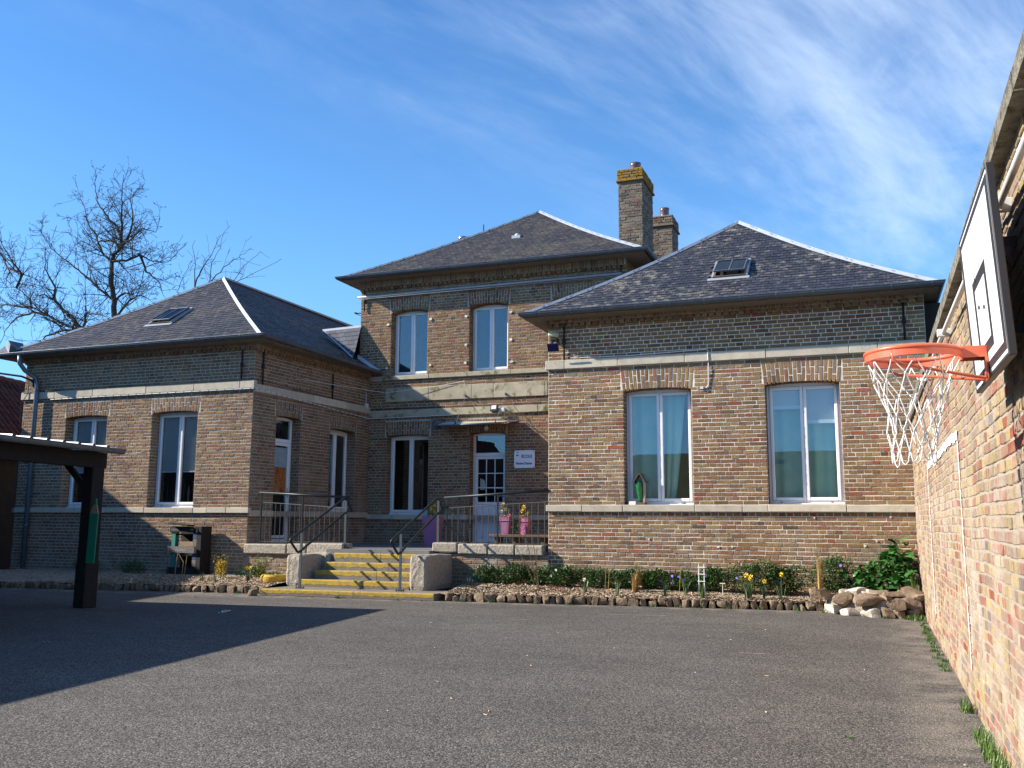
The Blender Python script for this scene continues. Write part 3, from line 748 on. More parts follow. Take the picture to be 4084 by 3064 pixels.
# -- doors
def door(wall, l, r, b, t, zt, label, lights=True):
    T = xf(wall, l, b); w = r-l; h = t-b; d = .22
    def mk(): k = MB(); k.xf = T; return k
    f = mk()
    for (x0, x1, z0, z1) in ((0, .052, 0, h), (w-.052, w, 0, h), (.052, w-.052, h-.06, h), (.052, w-.052, zt, zt+.075), (.052, w-.052, 0, .02)): f.box(x0, x1, d, d+.07, z0, z1, .006)
    dr = sch(f, 'door', M_PVC, label=label)
    p = mk(); p.box(.06, w-.06, d+.02, d+.03, zt+.07, h-.055); o = p.build('transom_pane', M_GLASS); adopt(o, dr)
    lf = mk(); e = .062; hl = zt-.005
    mid = .85 if lights else .10
    for (x0, x1, z0, z1) in ((.054, .054+e, .022, hl), (w-.054-e, w-.054, .022, hl), (.054+e, w-.054-e, hl-e, hl), (.054+e, w-.054-e, .022, .022+e), (.054+e, w-.054-e, mid, mid+.06)): lf.box(x0, x1, d-.012, d+.05, z0, z1, .006)
    o = lf.build('door_leaf', M_PVC); adopt(o, dr)
    x0, x1 = .054+e, w-.054-e
    if lights:
        q = mk(); q.box(x0-.004, x1+.004, d+.004, d+.03, .022+e-.004, mid+.004); q.box(x0+.05, x1-.05, d-.003, d+.006, .022+e+.05, mid-.05, .006); o = q.build('lower_panel', M_DOOR); adopt(o, dr)
    q = mk(); q.box(x0-.004, x1+.004, d+.012, d+.02, mid+.055, hl-e+.004); o = q.build('pane', M_GLASS); adopt(o, dr)
    if lights:
        q = mk()
        for i in (1, 2): x = x0+(x1-x0)*i/3; q.box(x-.009, x+.009, d+.002, d+.013, mid+.06, hl-e)
        for i in (1, 2): z = mid+.06+(hl-e-mid-.06)*i/3; q.box(x0, x1, d+.0035, d+.0115, z-.009, z+.009)
        o = q.build('glazing_bar', M_PVC); adopt(o, dr)
    q = mk(); q.box(w-.062-.06, w-.062-.025, d-.03, d-.012, .92, 1.12, .006); q.tube([(w-.062-.042, d-.03, 1.04), (w-.062-.042, d-.065, 1.04), (w-.062-.16, d-.065, 1.04)], .009, 8); o = q.build('handle', M_ALU); adopt(o, dr)
    return dr
door(WM, OP_M[1][0], OP_M[1][1], .745, 3.20, 1.93, 'white door with nine small panes')
dd = door(WS, OP_S[0][0], OP_S[0][1], .765, 3.325, 2.04, 'half glazed door with coloured autumn artwork', False)
k = MB(); k.xf = xf(WS, OP_S[0][0], .765); k.box(.16, .66, .235, .238, 1.0, 1.52); o = k.build('window_artwork', M_POSTER); adopt(o, dd)
k = MB(); k.xf = xf(WS, OP_S[0][0], .765); k.box(.155, .66, .236, .239, 1.53, 1.94); o = k.build('frosted_film', plain('frosted_film', (.42, .50, .52), .6)); adopt(o, dd)
k = MB(); k.xf = xf(WM, OP_M[1][0], .745); k.prism([(.17, .24, 1.18), (.27, .24, 1.18), (.30, .24, 1.26), (.27, .24, 1.40), (.17, .24, 1.44)], (0, .003, 0)); o = k.build('paper_notice', M_CARD); adopt(o, school)

# ------------------------------------------------------------------ roofs
EXPO, SW = .118, .1135
SLQ = {}
def slate_face(label, A, B, run, z1, kl, kr, mat, seed, sag=.035, limit=None, singles=0, holes=(), roof=None):
    """slated slope: eave A->B (left to right seen from outside), rising inwards over 'run' to height z1; kl, kr shift of the hip lines per metre inwards"""
    A = np.array(A, float); B = np.array(B, float); uv = B-A; L = np.linalg.norm(uv[:2]); ud = uv/np.linalg.norm(uv)
    nd = np.array([-ud[1], ud[0], 0]); nd /= np.linalg.norm(nd); r = random.Random(seed); rise = z1-A[2]
    prof = lambda d: rise*(d/run)-sag*rise*sin(pi*min(1, max(0, d/run)))*.9
    dz = lambda d: (prof(d+.01)-prof(d-.01))/.02
    P = lambda u, d, up_=0.: A+ud*u+nd*d+np.array([0, 0, prof(d)])+up_*np.array([-nd[0]*dz(d), -nd[1]*dz(d), 1])/math.sqrt(1+dz(d)**2)
    vs = []; fs = []; N = 16
    for i in range(N+1):
        d = run*i/N
        vs += [tuple(P(d*kl, d, -.012)), tuple(P(max(d*kl+.001, L-d*kr), d, -.012))]
    fs = [(2*i, 2*i+1, 2*i+3, 2*i+2) for i in range(N)]
    mb = MB(); mb.add(vs, fs)
    rf = roof or sch(mb, 'roof', M_UNDER, label=label)
    if roof: o = mb.build('roof_underlay', M_UNDER); adopt(o, roof)
    rows = []; d = 0; j = 0; V = []; F = []; items = []
    while d < run-.01:
        c = 1/math.sqrt(1+dz(d)**2); d2 = min(run, d+EXPO*c)
        ua, ub = d*kl, L-d*kr
        if limit is not None: ub = min(ub, limit)
        x = -(SW/2 if j % 2 else 0)+ua-(ua % SW)-SW
        while x < ub:
            a, b = x+.003+r.uniform(-.002, .002), x+SW-.003+r.uniform(-.002, .002)
            whole = a > ua+.02 and b < ub-.05
            x += SW
            if b < ua+.004 or a > ub-.004: continue
            um, dm = (a+b)/2, (d+d2)/2
            if any(h[0] < um < h[1] and h[2] < dm < h[3] for h in holes): continue
            items.append((a, b, d, min(run, d2+.035), whole, r.uniform(.008, .015), r.uniform(-.005, .005)))
        d = d2; j += 1
    ranked = sorted([i for i, t in enumerate(items) if t[4]], key=lambda i: -show_size(P((items[i][0]+items[i][1])/2, items[i][2])))[:singles]
    single = set(ranked)
    if singles:
        SV = []
        for q in range(8):
            m = MB(); rr = random.Random(seed+q); w = (SW-.0044)/2; hh = EXPO+.04; t = rr.uniform(.008, .014)
            e = [rr.uniform(-.0025, .0025) for _ in range(4)]
            m.add([(-w+e[0], e[2], t), (w+e[1], e[3], t+.001), (w, hh, .0015), (-w, hh, .0015), (-w+e[0], e[2], 0), (w+e[1], e[3], 0), (w, hh, -.004), (-w, hh, -.004)],
                  [(0, 1, 2, 3), (4, 5, 1, 0), (5, 6, 2, 1), (7, 4, 0, 3)]); SV.append(m.mesh('slate', mat))
    for i, (a, b, d, d2, wh, t, tw) in enumerate(items):
        if i in single:
            o = bpy.data.objects.new('slate', r.choice(SV)); COL.objects.link(o); p = P((a+b)/2, d)
            s = dz(d+.04); yv = Vector((nd[0], nd[1], s)).normalized(); xv = Vector(ud).normalized(); zv = xv.cross(yv)
            M = Matrix((xv, yv, zv)).transposed().to_4x4(); M.translation = Vector(p); o.matrix_world = M; adopt(o, rf); continue
        n0 = len(V); ub_ = L if limit is None else limit
        al, bl = max(a, d*kl), min(b, ub_, L-d*kr); au, bu = min(max(a, d2*kl), b), max(min(b, ub_, L-d2*kr), a)
        if bl-al < .004: continue
        if bu < au: au = bu = (au+bu)/2
        V += [P(al, d, t+tw*.3), P(bl, d, t-tw*.3), P(bu, d2, .0015), P(au, d2, .0015), P(al, d, 0), P(bl, d, 0), P(bu, d2, -.004), P(au, d2, -.004)]
        F += [(n0, n0+1, n0+2, n0+3), (n0+4, n0+5, n0+1, n0), (n0+5, n0+6, n0+2, n0+1), (n0+7, n0+4, n0, n0+3)]
    o = bpy.data.objects.new('slates', np_mesh('slates', V, np.array(F), mat)); COL.objects.link(o); o['kind'] = 'stuff'; adopt(o, rf)
    return rf, P
def flashing(P, run, k, side, L, w=.11, name='hip_flashing', parent=None, n=14, lift=.016):
    """folded zinc strip following a hip line"""
    vs = []
    for i in range(n+1):
        d = run*i/n; u = d*k if side < 0 else L-d*k
        vs += [tuple(P(u-side*w, d, lift)), tuple(P(u, d, lift+.028)), tuple(P(u+side*.03, d, lift-.05))]
    mb = MB(); mb.add(vs, [f for i in range(n) for f in ((3*i, 3*i+1, 3*i+4, 3*i+3), (3*i+1, 3*i+2, 3*i+5, 3*i+4))])
    for i in range(1, n, 4):
        d = run*i/n; u = d*k if side < 0 else L-d*k
        mb.tube([P(u-side*w, d, lift+.001), P(u-side*.01, d, lift+.024)], .0025, 4)
    o = mb.build(name, M_ZINC); adopt(o, parent or school); return o
# right wing
EZ = 4.715
rfR, PR = slate_face('slate hip of the right wing facing the yard', (-5.34, 14.60, EZ), (1.17, 14.60, EZ), 3.0, 6.92, 3.31/3.0, 3.20/3.0, M_SL_R, 3, .045, singles=300, holes=((3.06, 3.68, .80, 1.50),))
flashing(PR, 3.0, 3.31/3.0, -1, 6.51, .07, parent=rfR); flashing(PR, 3.0, 3.2/3.0, 1, 6.51, .09, parent=rfR)
rf, PRl = slate_face('left slope of the right wing roof', (-5.34, 23.0, EZ), (-5.34, 14.60, EZ), 3.31, 6.92, 0, 3.0/3.31, M_SL_R, 4, .045)
rf, PRr = slate_face('right slope of the right wing roof', (1.17, 14.60, EZ), (1.17, 23.0, EZ), 3.2, 6.92, 3.0/3.2, 0, M_SL_R, 5, .045)
# left wing
rfL, PL = slate_face('slate hip of the left wing facing the yard', (-17.40, 14.60, EZ-.01), (-10.62, 14.60, EZ), 3.1, 6.90, 3.38/3.1, 3.40/3.1, M_SL_L, 6, .03, holes=((3.13, 3.78, .90, 1.62),))
flashing(PL, 3.1, 3.38/3.1, -1, 6.78, .07, parent=rfL); flashing(PL, 3.1, 3.40/3.1, 1, 6.78, .085, parent=rfL)
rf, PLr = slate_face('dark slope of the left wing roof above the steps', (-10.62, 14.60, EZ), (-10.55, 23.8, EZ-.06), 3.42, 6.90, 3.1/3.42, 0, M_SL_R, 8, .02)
rf, PLl = slate_face('left slope of the left wing roof', (-17.40, 23.8, EZ), (-17.40, 14.60, EZ), 3.38, 6.90, 0, 3.1/3.38, M_SL_L, 9, .02)
mb = MB(); mb.tube([(-14.02, 17.68, 6.915), (-13.97, 23.8, 6.915)], .03, 8); sch(mb, 'ridge_flashing', M_ZINC)
mb = MB(); mb.add([(-17.45, 14.56, 4.74), (-17.12, 14.62, 4.74), (-17.12, 14.64, 4.95), (-17.28, 14.72, 5.06), (-17.40, 14.75, 4.95), (-17.45, 15.1, 4.74), (-17.12, 15.1, 4.80), (-17.28, 15.1, 5.06)], [(0, 1, 2, 3, 4), (0, 4, 7, 5), (1, 6, 7, 3, 2), (4, 3, 7), (0, 5, 6, 1)])
sch(mb, 'hip_end_flashing', M_GUT)
# small steep slated infill between left wing roof and middle block
mb = MB(); T0, T1, T2 = Vector((-12.08, 19.06, 5.77)), Vector((-11.06, 19.06, 5.80)), Vector((-11.06, 18.72, 5.0))
mb.add([T0, T1, T2, T0+Vector((0, .3, 0)), T1+Vector((0, .3, 0)), T2+Vector((0, .6, -.05))], [(0, 2, 1), (3, 4, 5), (0, 3, 5, 2), (0, 1, 4, 3)])
inf = sch(mb, 'roof', M_UNDER, label='small slated infill beside the middle block')
V = []; F = []; nrm = (T1-T0).cross(T2-T0).normalized(); nrm = -nrm if nrm.y > 0 else nrm
ex = (T1-T0).normalized(); ey = ex.cross(nrm); ey = ey if ey.z < 0 else -ey; H_ = (T2-T0).dot(ey); Lx = (T1-T0).length
nrow = 7
for j in range(nrow):
    y0, y1 = H_*j/nrow, H_*(j+1)/nrow; xl = Lx*(y0+y1)/2/H_; x = Lx+(.085 if j % 2 else 0)
    while x > xl:
        a, b = max(x-.17, xl)+.002, min(x, Lx)-.002; x -= .17
        if b-a < .02: continue
        n0 = len(V); q = lambda xx, yy, up_: T0+ex*xx+ey*yy+nrm*up_
        V += [q(a, y0-.02, .004), q(b, y0-.02, .004), q(b, y1, .013), q(a, y1, .013), q(a, y1, 0), q(b, y1, 0)]
        F += [(n0, n0+3, n0+2, n0+1), (n0+3, n0+4, n0+5, n0+2)]
M_SL_N = slate_mat('slate_newer', (.075, .085, .11), (.2, .2, .2), .9, 1.2, .5)
o = bpy.data.objects.new('slates', np_mesh('slates', V, F, M_SL_N)); link(o); adopt(o, inf); o['kind'] = 'stuff'
mb = MB(); mb.prism([T0+Vector((-.05, -.015, -.03)), T1+Vector((.0, -.015, -.03)), T1+Vector((0, -.01, .035)), T0+Vector((-.05, -.01, .035))], (0, .2, .02)); mb.tube([T0+Vector((0, -.02, -.01)), T2+Vector((0, -.03, 0))], .022, 6)
mb.prism([(-11.1, 18.98, 5.02), (-10.55, 19.06, 4.66), (-10.55, 19.07, 4.74), (-11.1, 19.0, 5.12)], (0, .05, 0))
sch(mb, 'valley_flashing', M_ZINC)
# middle block
EZM = 6.925
rfM, PM = slate_face('slate hip of the taller middle block', (-11.45, 18.70, EZM), (-4.12, 18.70, EZM), 3.96, 9.43, 3.65/3.96, 3.68/3.96, M_SL_C, 10, .03, holes=((3.60, 3.82, 1.98, 2.12),))
flashing(PM, 3.96, 3.65/3.96, -1, 7.33, .06, parent=rfM); flashing(PM, 3.96, 3.68/3.96, 1, 7.33, .10, parent=rfM)
rf, _ = slate_face('left slope of the middle block', (-11.45, 27.2, EZM), (-11.45, 18.70, EZM), 3.65, 9.43, 3.96/3.65, 3.96/3.65, M_SL_C, 12, .03)
rf, _ = slate_face('right slope of the middle block', (-4.12, 18.70, EZM), (-4.12, 27.2, EZM), 3.68, 9.43, 3.96/3.68, 3.96/3.68, M_SL_C, 13, .03)

# -- soffits and gutters
def soffit(pts, z, name='soffit', t=.03):
    mb = MB(); mb.prism([(x, y, z) for x, y in pts], (0, 0, t)); sch(mb, name, M_SOFFIT)
soffit([(-5.32, 14.62), (1.15, 14.62), (1.15, 15.05), (-5.32, 15.05)], 4.655); soffit([(-5.32, 15.05), (-5.0, 15.05), (-5.0, 19.1), (-5.32, 19.1)], 4.655); soffit([(.94, 15.05), (1.15, 15.05), (1.15, 19), (.94, 19)], 4.655)
soffit([(-17.38, 14.62), (-10.64, 14.62), (-10.64, 15.05), (-17.38, 15.05)], 4.655); soffit([(-11.1, 15.05), (-10.64, 15.05), (-10.5, 19.08), (-10.85, 19.08)], 4.635); soffit([(-17.38, 15.05), (-17.0, 15.05), (-17.0, 20), (-17.38, 20)], 4.655)
soffit([(-11.43, 18.72), (-4.14, 18.72), (-4.14, 19.12), (-11.43, 19.12)], 6.87); soffit([(-11.43, 19.12), (-11.1, 19.12), (-11.1, 26), (-11.43, 26)], 6.87); soffit([(-4.62, 19.12), (-4.14, 19.12), (-4.14, 26), (-4.62, 26)], 6.87)
def gutter(pts, r=.062, label=None, outs=None, strap=.55, mat=None, parent=None):
    """half round channel along a polyline of (x,y,z) lip heights; outward side given per segment"""
    P = [Vector(p) for p in pts]; mb = MB(); n = 8; vs = []; fr = []
    for i, p in enumerate(P):
        ta = (P[i]-P[i-1]).normalized() if i else None; tb = (P[i+1]-P[i]).normalized() if i < len(P)-1 else None
        oa = Vector((ta.y, -ta.x, 0)).normalized() if ta else None; ob = Vector((tb.y, -tb.x, 0)).normalized() if tb else None
        if oa and ob: o_ = (oa+ob); o_ = o_/(o_.length_squared/2)
        else: o_ = oa or ob
        fr.append(o_)
        for k in range(n+1):
            a = pi*k/n; vs.append(tuple(p+o_*(r*cos(a)) - Vector((0, 0, r*1.15*sin(a)))))
        for k in range(n+1):
            a = pi*(n-k)/n; vs.append(tuple(p+o_*((r-.006)*cos(a)) - Vector((0, 0, (r-.006)*1.15*sin(a)))))
    m = 2*(n+1); fs = []
    for i in range(len(P)-1):
        for k in range(m): fs.append((i*m+k, i*m+(k+1) % m, (i+1)*m+(k+1) % m, (i+1)*m+k))
    fs += [tuple(range(n+1)), tuple(range((len(P)-1)*m, (len(P)-1)*m+n+1))[::-1]]
    mb.add(vs, fs)
    for i in range(len(P)-1): mb.tube([P[i]+fr[i]*r, P[i+1]+fr[i+1]*r], .008, 6)
    gt = mb.build('gutter', mat or M_GUT); adopt(gt, parent or school)
    if label: gt['label'] = label
    sm = None
    for i in range(len(P)-1):
        L = (P[i+1]-P[i]).length; t = (P[i+1]-P[i]).normalized(); o_ = Vector((t.y, -t.x, 0)).normalized(); x = strap*.6
        while x < L-.08:
            q = MB(); c = P[i]+t*x; pts_ = [c+o_*((r+.002)*cos(pi*k/n))-Vector((0, 0, (r+.002)*1.15*sin(pi*k/n))) for k in range(n+1)]
            q.add([tuple(a+t*s) for a in pts_ for s in (-.009, .009)], [(2*k, 2*k+1, 2*k+3, 2*k+2) for k in range(n)])
            q.add([tuple(a*1+t*s+(a-c).normalized()*.004) for a in pts_ for s in (-.009, .009)], [(2*k, 2*k+2, 2*k+3, 2*k+1) for k in range(n)])
            so_ = q.build('gutter_strap', M_PIPE); adopt(so_, gt); x += strap
    return gt
gutter([(-5.335, 19.0, 4.735), (-5.335, 14.56, 4.735), (1.16, 14.56, 4.735), (1.16, 18.5, 4.735)], label='gutter of the right wing')
gutter([(-17.44, 16, 4.72), (-17.44, 14.56, 4.72), (-10.58, 14.56, 4.735), (-10.50, 19.04, 4.68)], label='gutter of the left wing')
gutter([(-11.49, 24, 6.945), (-11.49, 18.66, 6.945), (-4.08, 18.66, 6.945), (-4.08, 24, 6.945)], label='gutter of the middle block')
# downpipe at the left end of the left wing
mb = MB(); mb.tube([(-16.72, 14.56, 4.66), (-16.72, 14.57, 4.50), (-16.70, 14.70, 4.36), (-16.58, 14.88, 4.22), (-16.55, 14.91, 4.05), (-16.55, 14.91, .05)], .048, 12)
dp = sch(mb, 'downpipe', M_PIPE, smooth=True)
for z in (3.95, 2.4, 1.1):
    q = MB(); q.tube([(-16.55, 14.91, z-.02), (-16.55, 14.91, z+.02)], .054, 12); q.box(-16.57, -16.53, 14.93, 15.0, z-.01, z+.01); o = q.build('pipe_clip', M_GUT); adopt(o, dp)
# pale pipe along the middle block
mb = MB(); mb.tube([(-11.17, 19.04, 6.515), (-4.70, 19.04, 6.53)], .026, 10); mb.tube([(-11.15, 19.05, 6.47), (-4.70, 19.05, 6.485)], .008, 6)
cp = sch(mb, 'conduit_pipe', M_ZINC, smooth=True)
# white conduit below the stone bands
mb = MB(); mb.tube([(-16.2, 14.965, 3.745), (-15, 14.965, 3.752), (-11.02, 14.965, 3.757)], .011, 6); mb.tube([(-11.0, 14.99, 3.757), (-10.78, 19.02, 3.585), (-10.74, 19.06, 3.585), (-8.65, 19.06, 3.60)], .011, 6)
cd = sch(mb, 'cable_conduit', M_WPIPE)
for i in range(26): q = MB(); x = -16.1+i*.2; q.box(x, x+.012, 14.953, 14.985, 3.739, 3.771); o = q.build('conduit_clip', M_BLACK); adopt(o, cd)
for i in range(22): q = MB(); f = i/22; x = -11.0+.22*f; y = 15.1+3.8*f; z = 3.757-.172*f; q.box(x-.013, x+.016, y, y+.014, z-.014, z+.014); o = q.build('conduit_clip', M_BLACK); adopt(o, cd)
mb = MB(); mb.tube([(-17.0, 14.94, 3.93), (-15.5, 14.94, 3.935), (-14.2, 14.94, 3.95), (-13, 14.94, 3.936), (-11.05, 14.94, 3.945), (-11.0, 15.05, 3.94), (-10.82, 18.9, 3.87), (-10.75, 19.05, 3.79), (-5.2, 19.045, 3.79)], .007, 5); mb.tube([(-16.83, 14.94, 4.2), (-16.83, 14.94, 3.9), (-16.95, 14.9, 3.7), (-16.98, 14.94, 1.0)], .009, 5)
sch(mb, 'black_cable', M_BLACK)
mb = MB(); mb.tube([(-11.0, 16.2, 4.14), (-10.3, 18.95, 4.16), (-9, 19.03, 4.27), (-8.36, 19.05, 4.36), (-8.36, 19.05, 4.28)], .005, 5); mb.tube([(-10.80, 18.93, 4.16), (-10.80, 18.93, 3.93)], .009, 6); mb.box(-10.86, -10.76, 18.9, 19.0, 3.80, 3.93, .01)
sch(mb, 'cable_box', M_WPIPE)
mb = MB(); mb.tube([(-4.6, 14.95, 3.985), (-3.6, 14.945, 3.97), (-2.3, 14.945, 4.0), (-2.28, 14.945, 3.98), (-2.28, 14.94, 3.83), (-2.28, 14.975, 3.8), (-2.29, 14.985, 3.42), (-2.32, 14.985, 3.38), (-2.38, 14.985, 3.37)], .008, 6); mb.box(-2.42, -2.37, 14.96, 15, 3.36, 3.40)
sch(mb, 'white_cable', M_WPIPE)
# bracket arm at the left end, small bracket on the middle block, mortar daubs left by old shutters
mb = MB(); mb.tube([(-16.72, 14.9, 4.18), (-16.9, 14.80, 4.26), (-17.6, 14.55, 4.36)], .022, 8); mb.box(-16.78, -16.66, 14.9, 15.0, 4.05, 4.2); sch(mb, 'bracket_arm', M_IRON)
mb = MB(); mb.tube([(-11.1, 19.3, 6.18), (-11.36, 19.3, 6.2)], .014, 6); mb.tube([(-11.1, 19.3, 6.0), (-11.2, 19.3, 6.12), (-11.34, 19.3, 6.18)], .009, 6); mb.tube([(-11.36, 19.26, 6.2), (-11.36, 19.34, 6.2)], .025, 8); sch(mb, 'small_bracket', M_IRON)
q = MB(); r_ = random.Random(5)
for (x, z) in ((-10.36, 5.80), (-10.36, 4.76), (-9.25, 5.86), (-9.24, 4.78), (-8.36, 5.86), (-8.35, 5.2), (-8.36, 4.78), (-7.26, 5.88), (-7.27, 5.25), (-7.24, 4.75)):
    n = 7; q.prism([(x+.05*cos(2*pi*i/n)*r_.uniform(.5, 1.1), 19.092, z+.035*sin(2*pi*i/n)*r_.uniform(.5, 1.1)) for i in range(n)], (0, -.012, 0))
for (x, z) in ((-3.30, .96), (-1.99, .86), (-2.20, 2.0-1.15), (-.05, .90), (.12, .97), (-.75, 1.31), (.33, 1.33)):
    n = 7; q.prism([(x+.024*cos(2*pi*i/n)*r_.uniform(.4, 1.1), 14.994, z+.018*sin(2*pi*i/n)*r_.uniform(.5, 1.1)) for i in range(n)], (0, -.006, 0))
sch(q, 'mortar_daubs', MO_RW, kind='stuff')

# -- chimneys
def chimney(x0, x1, y0, y1, z0, z1, capz, potr, poth, mat_cap, seed, label):
    mb = MB(); mb.box(x0+.006, x1-.006, y0+.006, y1-.006, z0, z1); ch = sch(mb, 'chimney', MO_CH, label=label)
    for (O_, u, n, L) in (((x0, y0, 0), (1, 0, 0), (0, -1, 0), x1-x0), ((x1, y0, 0), (0, 1, 0), (1, 0, 0), y1-y0), ((x1, y1, 0), (-1, 0, 0), (0, 1, 0), x1-x0), ((x0, y1, 0), (0, -1, 0), (-1, 0, 0), y1-y0)):
        w = Wall(O_, u, n); o = brick_obj('brickwork', w, [rectq(b) for b in courses(L, z0, capz, .065, [], seed)], MB_CH, None, seed, jit=.004, off=.006); adopt(o, ch)
        O2 = np.array(O_)+np.array(n)*.02-np.array(u)*.02; w2 = Wall(O2, u, n)
        o = brick_obj('crown_brickwork', w2, [rectq(b) for b in courses(L+.04, capz+.004, z1, .065, [], seed+3)], mat_cap, None, seed+2, jit=.005, off=.008, depth=.04); adopt(o, ch)
    q = MB(); q.box(x0-.045, x1+.045, y0-.045, y1+.045, capz-.03, capz+.02, .012); q.box(x0-.01, x1+.01, y0-.01, y1+.01, z1-.03, z1+.015, .02); o = q.build('crown_course', mat_cap); adopt(o, ch)
    q = MB(); c = ((x0+x1)/2, (y0+y1)/2, z1); q.lathe(c, [(potr*.98, 0), (potr*1.05, .04), (potr, .1), (potr*.95, poth*.75), (potr*1.02, poth*.82), (potr*1.02, poth), (potr*.8, poth), (potr*.78, poth*.6)], 20); o = q.build('chimney_pot', M_POT, smooth=True); adopt(o, ch)
    return ch
chimney(-5.07, -4.50, 20.3, 21.45, 6.9, 9.36, 9.09, .13, .34, MB_LI, 71, 'tall chimney with orange lichen on its crown')
chimney(-4.77, -4.24, 22.5, 23.3, 5.2, 8.89, 8.64, .118, .32, MB_CH, 73, 'shorter chimney behind')
mb = MB(); mb.lathe((-9.84, 22.2, 8.1), [(.12, 0), (.12, .62), (.135, .63), (.135, .70), (.10, .70), (.10, .5)], 16); sch(mb, 'flue_pipe', M_FLUE, smooth=True)
mb = MB(); mb.tube([(-9.16, 22.0, 8.2), (-9.16, 22, 9.02)], .016, 6); sch(mb, 'vent_rod', M_IRON)
c = PM(3.71, 2.05); mb = MB(); mb.box(c[0]-.11, c[0]+.11, c[1]-.10, c[1]+.02, c[2]-.05, c[2]+.025); mb.lathe((c[0], c[1]+.02, c[2]), [(.08, 0), (.075, .06), (.04, .10), (.01, .11)], 12); sch(mb, 'roof_vent', M_ZINC)

# -- roof windows
def skylight(P, u0, u1, d0, d1, label, ajar):
    s = (P(0, d1)[2]-P(0, d0)[2])/(d1-d0); yv = Vector((0, 1, s)).normalized(); xv = Vector((1, 0, 0)); zv = xv.cross(yv)
    M = Matrix((xv, yv, zv)).transposed().to_4x4(); M.translation = Vector(P((u0+u1)/2, d0)); w = (u1-u0)/2; L = (d1-d0)*math.sqrt(1+s*s)
    def mk(): k = MB(); k.xf = M; return k
    k = mk(); k.box(-w-.09, w+.06, -.10, .0, .012, .022); k.box(-w-.03, -w, 0, L, .0, .05); k.box(w, w+.03, 0, L, 0, .05); k.box(-w-.03, w+.03, L, L+.05, 0, .05)
    sk = sch(k, 'skylight', M_ZINC, label=label)
    k = mk(); 
    for (a, b, c_, d_) in ((-w, -w+.03, .0, L), (w-.03, w, 0, L), (-w+.03, w-.03, 0, .03), (-w+.03, w-.03, L-.03, L)): k.box(a, b, c_, d_, 0, .05)
    o = k.build('kerb_frame', M_WOODBR); adopt(o, sk)
    N_ = Matrix.Translation((0, L, .055)) @ Matrix.Rotation(-ajar, 4, 'X') @ Matrix.Translation((0, -L, 0))
    def mk2(): k = MB(); k.xf = M @ N_; return k
    k = mk2()
    for (a, b, c_, d_) in ((-w+.01, -w+.035, .02, L), (w-.035, w-.01, .02, L), (-w+.035, w-.035, .02, .045), (-w+.035, w-.035, L-.025, L), (-.012, .012, .045, L-.025)): k.box(a, b, c_, d_, 0, .03, .004)
    o = k.build('sash', M_GUT); adopt(o, sk)
    for a, b in ((-w+.03, -.008), (.008, w-.03)):
        k = mk2(); k.box(a, b, .04, L-.02, .012, .018); o = k.build('pane', M_SKYL); adopt(o, sk)
    k = mk(); k.box(-w+.03, w-.03, .03, L-.03, .002, .006); o = k.build('shaft_shade_sheet', M_BLACKPAPER_SHADE); adopt(o, sk)  # flat black sheet stands in for the shade inside the shaft
skylight(PR, 3.10, 3.64, .87, 1.45, 'rusty framed roof window on the right wing', radians(5))
skylight(PL, 3.18, 3.74, .97, 1.58, 'pale roof window on the left wing', radians(2))

# ================================================================== TERRACE, STEPS, RAILINGS
mb = MB(); mb.box(-11.02, -5.03, 14.98, 19.08, .0, .725); terr = mb.build('terrace', M_TERR, kind='structure')
mb = MB(); mb.prism([(-9.08, 14.66, 0), (-7.05, 14.66, 0), (-7.05, 14.99, 0), (-9.08, 14.99, 0)], (0, 0, .722)); mb.build('terrace', M_TERR, kind='structure')
for (xa, xb, side) in ((-11.06, -9.06, 'left'), (-7.06, -4.99, 'right')):
    w = Wall((xa, 14.93, 0), (1, 0, 0), (0, -1, 0)); zt = .595 if side == 'left' else .665
    r_t = thing('retaining_wall', ((xa+xb)/2, 14.95, 0), 'low brick terrace wall with pale coping blocks on the %s of the steps' % side, 'low wall', 'terrace walls beside the steps')
    bpy.context.view_layer.update()
    k = MB(); mortar_panel(k, w, xb-xa, 0, zt, [], -.006); k.box(xa, xb, 14.94, 14.975, 0, zt); o = k.build('wall_core', MO_PL); adopt(o, r_t)
    Q = [rectq(b) for b in courses(xb-xa, -.02, zt, .0655, [], 81 if side == 'left' else 83)]
    o = brick_obj('brickwork', w, Q, MB_SD, None, 84, jit=.004, off=.004); adopt(o, r_t)
    js = [-11.035, -10.08, -9.65, -8.875] if side == 'left' else [-7.11, -6.625, -6.06, -5.57, -5.062]
    hs = [(.598, .785), (.60, .80), (.605, .815)] if side == 'left' else [(.69, .86), (.665, .845), (.66, .84), (.66, .835)]
    for i in range(len(js)-1):
        q = MB(); q.box(js[i]+.006, js[i+1]-.006, 14.88, 15.25, hs[i][0], hs[i][1], .022); o = q.build('coping_stone', M_STONE_OLD); adopt(o, r_t)
st = thing('front_steps', (-8.0, 14.0, 0), 'worn stone steps with yellow painted nosings up to the terrace', 'steps'); bpy.context.view_layer.update()
